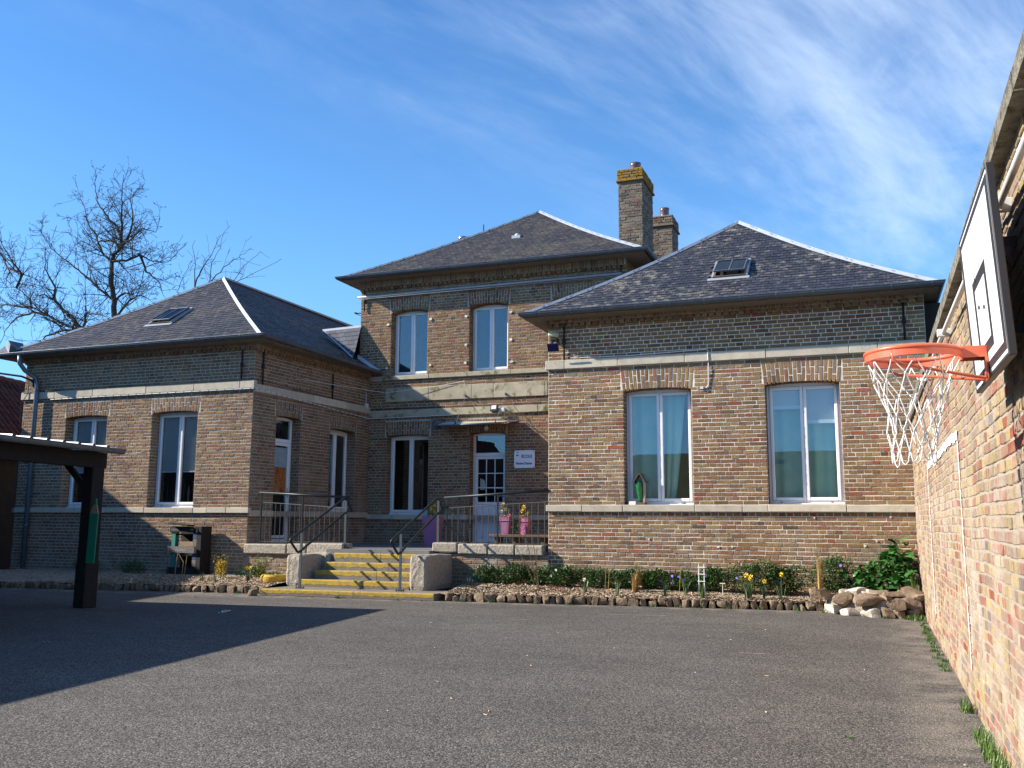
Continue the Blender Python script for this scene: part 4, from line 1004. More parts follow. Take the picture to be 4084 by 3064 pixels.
def step(pts, z0, z1, zy, splits=(), nose=True, name='step'):
    """pts: front-left, front-right, back-right, back-left"""
    (ax, ay), (bx, by), (cx, cy), (dx, dy) = pts; f = [0]+list(splits)+[1]
    for i in range(len(f)-1):
        g0, g1 = f[i], f[i+1]; e = .004 if splits else 0
        A = (ax+(bx-ax)*g0+e, ay+(by-ay)*g0); B = (ax+(bx-ax)*g1-e, ay+(by-ay)*g1); C = (dx+(cx-dx)*g1-e, dy+(cy-dy)*g1); D = (dx+(cx-dx)*g0+e, dy+(cy-dy)*g0)
        k = MB(); rr = .014
        pr = lambda P, off, z: (P[0], P[1]+off, z)
        rows = [(0.004, z0), (0, z0+.01), (0, z1-rr), (rr*.3, z1-rr*.3), (rr, z1)]
        vs = []
        for P in (A, B): vs += [pr(P, o_, z) for o_, z in rows]
        vs += [(C[0], C[1], z1), (D[0], D[1], z1), (C[0], C[1], z0), (D[0], D[1], z0)]
        k.add(vs, [(j, 5+j, 6+j, 1+j) for j in range(4)]+[(4, 9, 10, 11), (0, 1, 2, 3, 4, 11, 13), (9, 8, 7, 6, 5, 12, 10)])
        o = k.build(name, M_STEP); adopt(o, st)
        if nose:
            y = MB(); rows2 = [(-.003, zy), (-.003, z1-rr), (rr*.3-.002, z1-rr*.3+.002), (rr, z1+.003), (rr+.022, z1+.003)]
            n_ = 24; vs = []; r_ = random.Random(int(z1*1000)+i)
            for q in range(n_+1):
                x = A[0]+(B[0]-A[0])*q/n_; yy = A[1]+(B[1]-A[1])*q/n_
                for j, (o_, z) in enumerate(rows2): vs.append((x, yy+o_+(r_.uniform(-.008, .006) if j == 4 else 0), z+(r_.uniform(-.012, .012) if j == 0 else 0)))
            y.add(vs, [(q*5+j, (q+1)*5+j, (q+1)*5+j+1, q*5+j+1) for q in range(n_) for j in range(4)])
            o = y.build('yellow_nosing', M_YELLOW); adopt(o, st)
step([(-9.40, 13.20), (-6.33, 13.36), (-6.30, 14.2), (-9.40, 14.2)], 0, .108, .048, (.55,), name='landing_slab')
step([(-9.085, 13.88), (-7.03, 13.90), (-7.03, 14.3), (-9.085, 14.3)], .10, .232, .155, (.58,))
step([(-8.98, 14.14), (-7.03, 14.15), (-7.03, 14.6), (-8.98, 14.6)], .2, .375, .30, (.62,))
step([(-8.93, 14.39), (-7.03, 14.40), (-7.03, 14.9), (-8.93, 14.9)], .35, .505, .43, (.66,))
step([(-8.90, 14.62), (-7.03, 14.63), (-7.03, 15.0), (-8.90, 15.0)], .48, .655, .58, (.5,))
def rough_block(x0, x1, y0, y1, z0, z1, seed, n=7, amp=.0045, taper=.02):
    r = random.Random(seed); k = MB(); P = {}
    def pt(i, j, m):
        key = (i, j, m)
        if key not in P:
            fx, fy, fz = i/n, j/n, m/n; x = x0+(x1-x0)*fx; y = y0+(y1-y0)*fy; z = z0+(z1-z0)*fz
            ex = sum(1 for a in (i, j, m) if a in (0, n)); s = (.022 if ex >= 2 else 0)+(.02 if ex == 3 else 0)
            cx, cy, cz = (x0+x1)/2, (y0+y1)/2, (z0+z1)/2; v = Vector((cx-x, cy-y, cz-z)).normalized()
            P[key] = len(k.v); k.v.append((x+v.x*s+r.gauss(0, amp*.6), y+v.y*s+r.gauss(0, amp*.6), z+v.z*s+(r.gauss(0, amp*.5) if m else 0)))
        return P[key]
    for a in range(n):
        for b in range(n):
            for f in ((pt(a, 0, b), pt(a+1, 0, b), pt(a+1, 0, b+1), pt(a, 0, b+1)), (pt(a, n, b), pt(a, n, b+1), pt(a+1, n, b+1), pt(a+1, n, b)),
                      (pt(0, a, b), pt(0, a, b+1), pt(0, a+1, b+1), pt(0, a+1, b)), (pt(n, a, b), pt(n, a+1, b), pt(n, a+1, b+1), pt(n, a, b+1)),
                      (pt(a, b, n), pt(a+1, b, n), pt(a+1, b+1, n), pt(a, b+1, n)), (pt(a, b, 0), pt(a, b+1, 0), pt(a+1, b+1, 0), pt(a+1, b, 0))):
                k.f.append(f); k.mi.append(0)
    return k
for (b, sd) in (((-9.395, -9.09, 13.88, 14.58, .09, .645), 1), ((-7.03, -6.715, 13.88, 14.92, .09, .672), 2), ((-9.34, -8.98, 14.56, 14.92, .30, .66), 3)):
    o = rough_block(*b, sd).build('cheek_block', M_STONE_OLD); adopt(o, st)
def stair_rail(x, y0, label, dx=0.):
    t = thing('stair_handrail', (x, y0, .108), label, 'handrail', 'handrails on the steps'); bpy.context.view_layer.update()
    p = lambda y, z: (x+dx*(y-13.5)/1.4, y, z)
    m = MB(); path = [(13.23, .88), (13.22, .905), (13.25, .925), (14.86, 1.615), (14.91, 1.625), (14.96, 1.60), (15.14, 1.44), (15.15, 1.415), (15.11, 1.405), (14.97, 1.385), (13.52, .715), (13.47, .70), (13.43, .715)]
    m.tube([p(y+y0-13.55, z) for y, z in path], .0205, 10, closed=True); o = m.build('rail_tube', M_RAIL, smooth=True); adopt(o, t)
    for (y, zb, zt) in ((13.55, .108, 1.02), (14.95, .725, 1.585)):
        y = y+y0-13.55; q = MB(); c = p(y, 0); q.box(c[0]-.022, c[0]+.022, y-.008, y+.008, zb, zt, .003); o = q.build('post', M_RAILP); adopt(o, t)
        q = MB(); q.box(c[0]-.06, c[0]+.06, y-.05, y+.05, zb, zb+.01)
        for sx in (-.045, .045):
            for sy in (-.035, .035): q.tube([(c[0]+sx, y+sy, zb), (c[0]+sx, y+sy, zb+.03)], .009, 6)
        o = q.build('base_plate', M_IRON); adopt(o, t)
        q = MB(); q.tube([(c[0], y, zt-.28 if zb > .5 else zt-.27), (c[0]+.03, y+.03, zt-.30), (c[0]+.03, y+.06, zt-.25)], .005, 5); o = q.build('fixing_hook', M_IRON); adopt(o, t)
stair_rail(-8.88, 13.55, 'dark tube handrail on the left side of the steps')
stair_rail(-7.08, 13.67, 'dark tube handrail on the right side, in front of the stone block')
def railing(xl, xr, ztl, ztr, ykl, ykr, posts, bars, zb, label):
    t = thing('terrace_railing', ((xl+xr)/2, 14.97, zb), label, 'railing', 'railings along the terrace edge'); bpy.context.view_layer.update(); Y = 15.0
    f = lambda x, a, b: a+(b-a)*(x-xl)/(xr-xl)
    q = MB(); q.tube([(xl, Y, ztl), (xr, Y, ztr)], .022, 10); o = q.build('handrail', M_RAIL, smooth=True); adopt(o, t)
    q = MB(); q.tube([(xl+.03, Y, ykl), (xr-.01, Y, ykr)], .008, 6); o = q.build('upper_bar', M_BAL); adopt(o, t)
    q = MB(); q.box(xl+.03, xr-.01, Y-.012, Y+.012, zb, zb+.012); o = q.build('lower_bar', M_BAL); adopt(o, t)
    for x in posts: q = MB(); q.box(x-.013, x+.013, Y-.013, Y+.013, zb-.04, f(x, ztl, ztr)-.015); o = q.build('post', M_RAIL); adopt(o, t)
    for x in bars: q = MB(); q.tube([(x, Y, zb), (x, Y, f(x, ykl, ykr))], .0065, 6); o = q.build('baluster', M_BAL); adopt(o, t)
railing(-10.80, -8.85, 1.745, 1.648, 1.565, 1.45, (-10.755, -9.84), [-10.64+.1075*i for i in range(17) if abs(-10.64+.1075*i+9.84) > .04], .825, 'black iron railing on the left side of the steps')
railing(-6.93, -5.0, 1.634, 1.749, 1.452, 1.561, (-6.885, -5.925), [-6.775+.1135*i for i in range(16) if abs(-6.775+.1135*i+5.925) > .04], .85, 'black iron railing on the right, in front of the white door')

# ================================================================== YARD WALL ON THE RIGHT
WX0, WSL = .572, .0063
WW = Wall((WX0+WSL*14.98, 14.98, 0), (-WSL, -1, 0), (-1, 0, 0)); LW_ = 16.6
yw = thing('yard_wall', (.65, 8, 0), 'long sunlit brick yard wall with overhanging concrete coping on the right', 'wall'); bpy.context.view_layer.update()
wv = lambda u: .010*np.sin(u*1.15+.5)+.006*np.sin(u*2.9)+.003*np.sin(u*7.1)
k = MB(); mortar_panel(k, WW, LW_, 0, 2.70, [], -.004); k.box(.80, 1.02, -1.6, 14.98, 0, 2.70); wc = k.build('wall_core', MO_BW); adopt(wc, yw)
JT = .0128
YB_ = courses(LW_, -.02, 2.70, .0645, [], 201, cyc=3)
JT = .0118
ranked = sorted([i for i, b in enumerate(YB_) if b[4]], key=lambda i: -show_size(WW.P((YB_[i][0]+YB_[i][1])/2, (YB_[i][2]+YB_[i][3])/2)))
sing = set(i for i in ranked[:300])
STY = brick_variants('brick', .215, MB_BW, 10, 700, .0518); HDY = brick_variants('brick', .102, MB_BW, 10, 720, .0518)
for i in sing:
    b = YB_[i]; o = bpy.data.objects.new('brick', rng.choice(STY if b[5] == 0 else HDY)); COL.objects.link(o)
    u = (b[0]+b[1])/2; o.location = WW.P(u, (b[2]+b[3])/2+float(wv(np.array(u))), rng.uniform(-.001, .003)); o.rotation_euler = (0, rng.uniform(-.008, .008), -pi/2-WSL); adopt(o, yw)
o = brick_obj('brickwork', WW, [rectq(b) for i, b in enumerate(YB_) if i not in sing], MB_BW, None, 205, jit=.0035, off=.0025, bev=.0035, wave=wv); adopt(o, yw)
k = MB(); x = 0; r_ = random.Random(3); j = 0
while x < LW_:
    L = r_.uniform(.9, 1.25); p0, p1 = WW.P(x+.006, 0), WW.P(min(LW_, x+L)-.006, 0); f = x/LW_
    zb = 2.688; zt = zb+.105-.035*f
    q = MB(); q.add([(p0[0]-.060, p0[1], zb), (p1[0]-.060, p1[1], zb), (p1[0]-.062, p1[1], zt-.012), (p0[0]-.062, p0[1], zt-.012), (p0[0]-.045, p0[1], zt), (p1[0]-.045, p1[1], zt),
                     (p0[0]+.5, p0[1], zt+.05), (p1[0]+.5, p1[1], zt+.05), (p0[0]+.5, p0[1], zb), (p1[0]+.5, p1[1], zb)],
                    [(0, 3, 2, 1), (3, 4, 5, 2), (4, 6, 7, 5), (6, 8, 9, 7), (8, 0, 1, 9), (0, 8, 6, 4, 3), (1, 2, 5, 7, 9)])
    o = q.build('coping_stone', M_CONC); adopt(o, yw); x += L
# painted goal on the wall
def paint(u0, u1, z0, z1, seed, n=16):
    r = random.Random(seed); q = MB(); vs = []; horiz = (u1-u0) > (z1-z0)
    for i in range(n+1):
        f = i/n
        for s in (0, 1):
            if horiz: u = u0+(u1-u0)*f; z = (z1 if s else z0)+r.uniform(-.012, .012)
            else: z = z0+(z1-z0)*f; u = (u1 if s else u0)+r.uniform(-.008, .008)
            vs.append(tuple(WW.P(u, z+float(wv(np.array(u)))*.5, .0068)))
    q.add(vs, [(2*i, 2*i+2, 2*i+3, 2*i+1) if horiz else (2*i, 2*i+1, 2*i+3, 2*i+2) for i in range(n)]); o = q.build('painted_line', M_PAINTW); adopt(o, yw)
Yu = lambda y: 14.98-y
paint(Yu(11.08), Yu(7.12), 1.81, 1.875, 1, 30); paint(Yu(11.09), Yu(11.03), .28, 1.80, 2); paint(Yu(7.165), Yu(7.128), .26, 1.80, 3)
wp = thing('wall_pipe', (.55, 5, 2.5), 'thin white plastic pipe running under the coping of the yard wall', 'pipe'); bpy.context.view_layer.update()
k = MB(); k.tube([(.575, 14.5, 2.585), (.572, 7.56, 2.585), (.556, 5, 2.52), (.552, 4.0, 2.487), (.545, 3.3, 2.47), (.535, 1.0, 2.45)], .0145, 10); o = k.build('pipe_run', M_WPIPE, smooth=True); adopt(o, wp)
for y in (9.5, 7.2, 5.3, 4.05, 2.6):
    f = np.interp(y, [1, 3.3, 4, 5, 7.56, 14.5], [2.45, 2.47, 2.487, 2.52, 2.585, 2.585]); k = MB(); k.box(.53, .625, y-.015, y+.015, f-.028, f+.028, .004); o = k.build('pipe_clip', M_WPIPE); adopt(o, wp)

# ------------------------------------------------------------------ basketball hoop
hp = thing('basketball_hoop', (.5, 4.12, 1.8), 'orange basketball rim with white net on a black edged white board', 'basketball hoop'); bpy.context.view_layer.update()
tb = Matrix.Translation((.503, 4.07, 1.80)) @ Matrix.Rotation(radians(-2.6), 4, 'Y')       # board frame: local x = off the wall, y along, z up
def hb(): k = MB(); k.xf = tb; return k
y0, y1, zt = -.515, .515, .70
k = hb(); k.box(-.018, .006, y0+.015, y1-.015, .015, zt-.015); o = k.build('backboard', M_WHITE); adopt(o, hp); bd = o
k = hb(); k.box(-.020, .008, y0, y0+.016, 0, zt, .003); k.box(-.020, .008, y1-.016, y1, 0, zt, .003); k.box(-.020, .008, y0+.016, y1-.016, 0, .016, .003); k.box(-.020, .008, y0+.016, y1-.016, zt-.016, zt, .003); o = k.build('edge_frame', M_BLACK); adopt(o, bd)
k = hb(); T0_, T1_, Z0_, Z1_ = -.195, .225, .10, .43
for (a, b, c_, d_) in ((T0_, T0_+.04, Z0_, Z1_), (T1_-.04, T1_, Z0_, Z1_), (T0_+.04, T1_-.04, Z1_-.04, Z1_), (T0_+.04, T1_-.04, Z0_, Z0_+.04)): k.box(-.0205, -.0178, a, b, c_, d_)
k.box(-.0205, -.0178, y0+.03, y0+.075, .03, zt-.03); k.box(-.0205, -.0178, y1-.05, y1-.03, .03, zt-.03); k.box(-.0205, -.0178, y0+.075, y1-.05, .03, .06); k.box(-.0205, -.0178, y0+.075, y1-.05, zt-.05, zt-.03)
o = k.build('target_marking', M_BLACK); adopt(o, bd)
k = hb()
for (y, z) in ((.08, .30), (.10, .42), (-.07, .27)): k.tube([(-.026, y, z), (-.015, y, z)], .009, 8)
o = k.build('bolt', M_SCREW); adopt(o, bd)
for y in (4.0, 4.3):
    for z in (1.95, 2.3): k = MB(); k.box(.52, .63, y-.02, y+.02, z, z+.04); o = k.build('wall_batten', M_BLACK); adopt(o, bd)
RC = Vector((.207, 4.12, 1.918)); RR = .182
k = MB(); ring = [RC+Vector((RR*cos(2*pi*i/48), RR*sin(2*pi*i/48), 0)) for i in range(48)]; k.tube(ring, .0095, 10, closed=True)
vs = []
for i in range(48):
    a = 2*pi*i/48; c_, s_ = cos(a), sin(a)
    for (r, z) in ((RR+.004, -.006), (RR+.004, -.034), (RR-.001, -.034), (RR-.001, -.006)): vs.append((RC.x+r*c_, RC.y+r*s_, RC.z+z))
k.add(vs, [(i*4+j, i*4+(j+1) % 4, ((i+1) % 48)*4+(j+1) % 4, ((i+1) % 48)*4+j) for i in range(48) for j in range(4)])
rim = k.build('rim', M_ORANGE, smooth=True); smooth_by_angle(rim, 50); adopt(rim, hp)
k = MB(); xa = RC.x+RR-.01
k.box(xa, .478, 4.07, 4.074, RC.z-.036, RC.z+.006); k.box(xa, .478, 4.166, 4.17, RC.z-.036, RC.z+.006); k.box(xa, .478, 4.07, 4.17, RC.z+.006, RC.z+.010); k.box(.474, .480, 4.07, 4.17, RC.z-.125, RC.z+.008, .002)
k.box(.468, .474, 4.07, 4.074, RC.z-.125, RC.z-.036); o = k.build('bracket', M_ORANGE); adopt(o, hp)
for s in (-1, 1):
    a = radians(118)*s; c_ = RC+Vector((RR*cos(a), RR*sin(a), -.03)); k = MB()
    k.tube([c_+Vector((0, 0, .02)), c_+Vector((.005, 0, -.018)), c_+Vector((.035, -.01*s, -.035)), (.43, 4.12+s*.035, RC.z-.112), (.468, 4.12+s*.03, RC.z-.118), (.476, 4.12+s*.03, RC.z-.112)], .0065, 8); o = k.build('brace_rod', M_ORANGE, smooth=True); adopt(o, hp)
# net: diamonds of rope, drooping loops at the hem
k = MB(); NN = 12; rings = [(0, RR-.008, -.035), (1, .148, -.115), (2, .118, -.19), (3, .098, -.265), (4, .088, -.335), (5, .084, -.40)]
r_ = random.Random(11); nodes = {}
for (j, r, z) in rings:
    for i in range(NN):
        a = 2*pi*(i+(.5 if j % 2 else 0))/NN+r_.gauss(0, .03)*(j > 0); q = r*(1+r_.gauss(0, .05)*(j > 0))
        nodes[j, i] = RC+Vector((q*cos(a)-.012*j/5, q*sin(a), z+r_.gauss(0, .008)*(j > 0)))
def rope(a, b, sag=.0):
    m = (a+b)/2+Vector((0, 0, -sag)); mid1 = a.lerp(m, .5)+Vector((r_.gauss(0, .002), r_.gauss(0, .002), -sag*.2)); mid2 = m.lerp(b, .5)+Vector((r_.gauss(0, .002), r_.gauss(0, .002), -sag*.2))
    k.tube([a, mid1, m, mid2, b], .0026, 5)
for j in range(5):
    for i in range(NN):
        if j % 2 == 0: rope(nodes[j, i], nodes[j+1, i]); rope(nodes[j, i], nodes[j+1, (i-1) % NN])
        else: rope(nodes[j, i], nodes[j+1, i]); rope(nodes[j, i], nodes[j+1, (i+1) % NN])
for (j, i), p in nodes.items():
    if j: k.tube([p+Vector((0, 0, .007)), p, p-Vector((0, 0, .007))], .0042, 6)
for i in range(NN):
    a, b = nodes[5, i], nodes[5, (i+1) % NN]; d_ = r_.uniform(.035, .065)
    k.tube([a, a.lerp(b, .2)-Vector((0, 0, d_*.8)), a.lerp(b, .5)-Vector((0, 0, d_)), a.lerp(b, .8)-Vector((0, 0, d_*.8)), b], .0026, 5)
o = k.build('net', M_ROPE, smooth=True); adopt(o, hp)

# ================================================================== LEFT SIDE: SHELTER, TILED OUTBUILDING
sh = thing('playground_shelter', (-12, 8, 0), 'dark open shelter with metal sheet roof and gutter on a timber post', 'shelter'); bpy.context.view_layer.update()
E0 = Vector((-10.09, 10.56, 2.155)); de = Vector((.131, -1, 0)).normalized(); ne = Vector((-1, -.131, 0)).normalized(); RL = 13.5; RW_ = 6.2
k = MB(); xs = []; x = 0
prof = []
while x < RL:
    prof += [(x, 0), (x+.19, 0), (x+.205, .028), (x+.25, .028), (x+.265, 0)]; x += .30
vs = []
for (a, h_) in prof:
    for f in (0, 1):
        p = E0+de*a+ne*(RW_*f-.02)+Vector((0, 0, .075+h_+.05*RW_*f)); vs.append(tuple(p))
n = len(prof)
k.add(vs, [(2*i, 2*i+1, 2*i+3, 2*i+2) for i in range(n-1)])
k.add([(a[0], a[1], a[2]-.004) for a in vs], [(2*i, 2*i+2, 2*i+3, 2*i+1) for i in range(n-1)])
o = k.build('roof_sheet', M_SHEET); adopt(o, sh)
k = MB()
for i in range(int(RL/.30)):
    for c_ in (.2, 1.4): p = E0+de*(i*.30+.228)+ne*c_+Vector((0, 0, .103+.05*c_)); k.tube([p, p+Vector((0, 0, .012))], .009, 6)
o = k.build('roof_screws', M_SCREW); o['kind'] = 'stuff'; adopt(o, sh)
gutter([tuple(E0+de*RL-ne*.075+Vector((0, 0, .06))), tuple(E0-ne*.075-de*.03+Vector((0, 0, .06)))], .058, 'grey gutter of the shelter', strap=.42, mat=plain('aged_grey_gutter', (.17, .165, .15), .7, 0, .2, 8), parent=sh)
k = MB(); M_DK = M_DARKWOOD
def beam(p, q, w, h):
    p, q = Vector(p), Vector(q); t = (q-p); L = t.length; t.normalize(); s = t.cross(Vector((0, 0, 1))).normalized(); u_ = s.cross(t)
    m = MB(); m.xf = Matrix(((t.x, s.x, u_.x, p.x), (t.y, s.y, u_.y, p.y), (t.z, s.z, u_.z, p.z), (0, 0, 0, 1))); m.box(0, L, -w/2, w/2, -h/2, h/2, .006); return m
PB = Vector((-10.31, 10.38, 0))
o = beam(PB+de*-.18+Vector((0, 0, 2.06)), PB+de*RL+Vector((0, 0, 2.06)), .14, .22).build('eave_beam', M_DK); adopt(o, sh)
for i in range(5):
    b = PB+de*(i*3.1)
    m = MB(); m.xf = Matrix.Translation(b) @ Matrix.Rotation(-.13, 4, 'Z'); m.box(-.10, .10, -.10, .10, 0, 1.97, .008); o = m.build('post', M_DK); adopt(o, sh)
    m = MB(); m.xf = Matrix.Translation(b) @ Matrix.Rotation(-.13, 4, 'Z'); m.box(-.11, .11, -.11, .11, 0, .62, .01); o = m.build('post_shoe', M_DK); adopt(o, sh)
    o = beam(b+Vector((0, 0, 2.1))+ne*-.02, b+ne*6.0+Vector((0, 0, 2.36)), .12, .18).build('roof_beam', M_DK); adopt(o, sh)
    o = beam(b+ne*.06+Vector((0, 0, 1.60)), b+ne*.52+Vector((0, 0, 2.08)), .07, .08).build('brace', M_DK); adopt(o, sh)
for i in range(5):
    o = beam(E0+de*.05+ne*(.8+i*1.2)+Vector((0, 0, .05+.06+.05*(i*1.2+.8)-.09)), E0+de*RL+ne*(.8+i*1.2)+Vector((0, 0, .05+.06+.05*(.8+i*1.2)-.09)), .06, .10).build('purlin', M_DK); adopt(o, sh)
pc = thing('wooden_pencil', (-10.10, 10.2, .62), 'flat green cut-out coloured pencil fixed to the dark shelter post', 'decoration'); bpy.context.view_layer.update()
def pen(poly, nm, mat): m = MB(); m.prism([(x, 10.235+(.02*(x+10.1)), z) for x, z in poly], (.003, -.022, 0)); o = m.build(nm, mat); adopt(o, pc)
pen([(-10.185, .62), (-10.045, .62), (-10.025, 1.30), (-10.165, 1.30)], 'pencil_body', M_PENCIL); pen([(-10.165, 1.302), (-10.025, 1.302), (-10.06, 1.42), (-10.11, 1.42)], 'sharpened_wood', M_PENCILW); pen([(-10.11, 1.422), (-10.06, 1.422), (-10.075, 1.51), (-10.10, 1.51)], 'pencil_lead', M_PENCIL)
m = MB(); m.tube([(-10.065, 10.212, 1.35), (-10.065, 10.206, 1.35)], .008, 8); o = m.build('screw', M_SCREW); adopt(o, pc)

ob = thing('tiled_outbuilding', (-19, 12, 0), 'low outbuilding with dark red pantile roof at the left edge', 'building'); bpy.context.view_layer.update()
TR = Vector((-18.86, 10.6, 4.72)); td = Vector((-.25, 1, 0)).normalized(); tn = Vector((1, .25, 0)).normalized()   # ridge direction, downhill direction (towards the yard)
A0 = -12; A1 = 9.5; RUN = 1.75; DROP = 1.95
m = MB(); 
for s in (1, -1):
    a, b = TR+td*A0, TR+td*A1; e = tn*RUN*s-Vector((0, 0, DROP)); m.add([a, b, b+e, a+e, a-Vector((0, 0, .08)), b-Vector((0, 0, .08)), b+e-Vector((0, 0, .08)), a+e-Vector((0, 0, .08))], [(0, 1, 2, 3), (4, 7, 6, 5), (3, 2, 6, 7), (0, 3, 7, 4), (1, 5, 6, 2)])
o = m.build('roof', M_UNDER); adopt(o, ob); rfo = o
V = []; F = []; sl_ = (tn*RUN-Vector((0, 0, DROP))); SLn = sl_.length; sl_.normalize(); nr = td.cross(sl_).normalized(); nr = nr if nr.z > 0 else -nr; tile_m = []
pw, ph = .21, .26
for s in range(4):
    q = MB(); seg = 6; rr = random.Random(s)
    for f in (0, 1):
        for i in range(seg+1):
            x = pw*1.08*(i/seg-.5); hgt = .028*sin(2*pi*i/seg)+.03; q.v.append((x, -ph*1.12*f, hgt+(.0 if f == 0 else .022)+rr.uniform(-.002, .002)))
    b = len(q.v); q.v += [(x_, y_, z_-.014) for x_, y_, z_ in q.v[seg+1:]]
    q.f += [(i, seg+1+i, seg+2+i, i+1) for i in range(seg)]+[(seg+1+i, b+i, b+i+1, seg+2+i) for i in range(seg)]; q.mi = [0]*len(q.f); tile_m.append(q.mesh('roof_tile', M_TILE))
TM = Matrix((td, -sl_, nr)).transposed()
tiles = []
for j in range(int(SLn/ph)):
    for i in range(int((A1-A0)/pw)):
        p = TR+td*(A0+pw*(i+.5))+sl_*(ph*j+.02); tiles.append((show_size(p), p))
tiles.sort(key=lambda t: -t[0]); npick = sum(1 for t in tiles[:300] if t[0] > 0)
for i, (sz, p) in enumerate(tiles):
    me = tile_m[i % 4]
    if i < npick:
        o = bpy.data.objects.new('roof_tile', me); COL.objects.link(o); M_ = TM.to_4x4(); M_.translation = p; o.matrix_world = M_; adopt(o, rfo)
    else:
        n0 = len(V); V += [tuple(TM @ v.co + p) for v in me.vertices]; F += [tuple(x_+n0 for x_ in pl.vertices) for pl in me.polygons]
o = bpy.data.objects.new('roof_tiles', np_mesh('roof_tiles', V, F, M_TILE)); link(o); o['kind'] = 'stuff'; adopt(o, rfo)
m = MB(); x = A0
for i in range(int((A1-A0)/.36)): p = TR+td*(A0+.36*i); m.tube([p+Vector((0, 0, .01)), p+td*.37+Vector((0, 0, .03))], .10, 8)
o = m.build('ridge_tiles', M_TILE); o['kind'] = 'stuff'; adopt(o, rfo)
m = MB(); a, b = TR+td*A0+tn*1.45, TR+td*A1+tn*1.45; c_, d_ = b-tn*2.9, a-tn*2.9
for (p, q) in ((a, b), (b, c_), (c_, d_), (d_, a)):
    m.add([(p.x, p.y, 0), (q.x, q.y, 0), (q.x, q.y, 3.05), (p.x, p.y, 3.05)], [(0, 1, 2, 3)])
for p, q in ((a, d_), (b, c_)):
    mm_ = (p+q)/2; m.add([(p.x, p.y, 3.05), (q.x, q.y, 3.05), (mm_.x, mm_.y, 4.64)], [(0, 1, 2)])
o = m.build('wall', M_RENDER); adopt(o, ob)

# house behind the photographer, seen mirrored in the window panes
nh = thing('opposite_house', (-4, -17, 0), 'mossy roofed house opposite, seen only as a reflection in the window panes', 'house'); bpy.context.view_layer.update()
m = MB(); m.box(-14, 2.6, -23.6, -15.0, 0, 2.5); o = m.build('wall', M_RENDER); adopt(o, nh)
m = MB(); zr = 4.9; zb_ = 2.4
m.add([(-14.4, -14.6, zb_), (3.0, -14.6, zb_), (0.2, -19.3, zr), (-11.6, -19.3, zr), (-14.4, -24, zb_), (3, -24, zb_)], [(0, 1, 2, 3), (4, 3, 2, 5), (1, 5, 2), (0, 3, 4), (0, 4, 5, 1)]); o = m.build('roof', M_MOSSROOF); adopt(o, nh)
m = MB(); m.box(-7.2, -6.5, -19.7, -18.9, 4.2, 5.9); m.lathe((-6.85, -19.3, 5.9), [(.14, 0), (.12, .3), (.14, .32)], 10); o = m.build('chimney', MB_CH); adopt(o, nh)

# ================================================================== THINGS FIXED TO THE FRONT
UL = bpy.context.view_layer.update
aw = thing('glass_awning', (-7.95, 18.85, 3.36), 'small cloudy glass awning hung on two wires above the white door', 'awning'); UL()
k = MB(); k.add([(-8.80, 18.56, 3.315), (-7.27, 18.56, 3.33), (-7.02, 19.07, 3.415), (-8.86, 19.07, 3.44), (-8.80, 18.56, 3.325), (-7.27, 18.56, 3.34), (-7.02, 19.07, 3.425), (-8.86, 19.07, 3.45)], [(3, 2, 1, 0), (4, 5, 6, 7), (0, 1, 5, 4), (1, 2, 6, 5), (2, 3, 7, 6), (3, 0, 4, 7)])
o = k.build('awning_panel', M_POLY); adopt(o, aw)
k = MB(); k.tube([(-8.84, 18.54, 3.305), (-7.26, 18.54, 3.325)], .024, 10); o = k.build('front_tube', M_PIPE, smooth=True); adopt(o, aw)
k = MB(); k.tube([(-7.27, 18.55, 3.34), (-7.15, 18.8, 3.385), (-7.0, 18.82, 3.39), (-6.98, 19.07, 3.42)], .010, 6); o = k.build('side_trim', M_ALU); adopt(o, aw)
for x0_, x1_ in ((-8.33, -8.38), (-7.36, -7.44)):
    k = MB(); k.tube([(x0_, 19.06, 4.02), (x1_, 18.66, 3.36)], .005, 5); o = k.build('stay_wire', M_ALU); adopt(o, aw)
    k = MB(); k.box(x0_-.02, x0_+.02, 19.03, 19.07, 4.0, 4.045, .005); k.tube([(x0_, 19.06, 4.02), (x0_+.02, 19.0, 4.04)], .012, 6); o = k.build('wall_anchor', M_SCREW); adopt(o, aw)
    k = MB(); k.box(x1_-.045, x1_+.045, 18.60, 18.68, 3.335, 3.35, .004); k.tube([(x1_, 18.64, 3.34), (x1_, 18.65, 3.40)], .016, 8); o = k.build('panel_clamp', M_BLACK); adopt(o, aw)
k = MB(); k.box(-8.97, -8.85, 18.72, 18.92, 3.27, 3.40, .012); k.tube([(-8.92, 18.85, 3.27), (-8.92, 18.85, 3.12)], .02, 8); k.tube([(-8.55, 18.75, 3.3), (-8.55, 18.75, 3.13)], .014, 8); k.tube([(-9.05, 18.9, 3.42), (-8.9, 18.8, 3.46), (-8.75, 18.9, 3.43)], .014, 6); o = k.build('drain_box', M_GUT); adopt(o, aw)
fl = thing('wall_floodlight', (-7.60, 19.0, 3.70), 'black square floodlight on the stone band above the awning', 'floodlight'); UL()
k = MB(); k.xf = Matrix.Translation((-7.60, 18.98, 3.705)) @ Matrix.Rotation(radians(-18), 4, 'X'); k.box(-.085, .085, -.03, .03, -.075, .075, .01); o = k.build('housing', M_BLACK); adopt(o, fl)
k = MB(); k.xf = Matrix.Translation((-7.60, 18.98, 3.705)) @ Matrix.Rotation(radians(-18), 4, 'X'); k.box(-.055, .055, -.034, -.029, -.03, .055); o = k.build('lens', M_LENS); adopt(o, fl)
k = MB(); k.box(-7.66, -7.54, 19.0, 19.07, 3.61, 3.64); o = k.build('bracket', M_BLACK); adopt(o, fl)
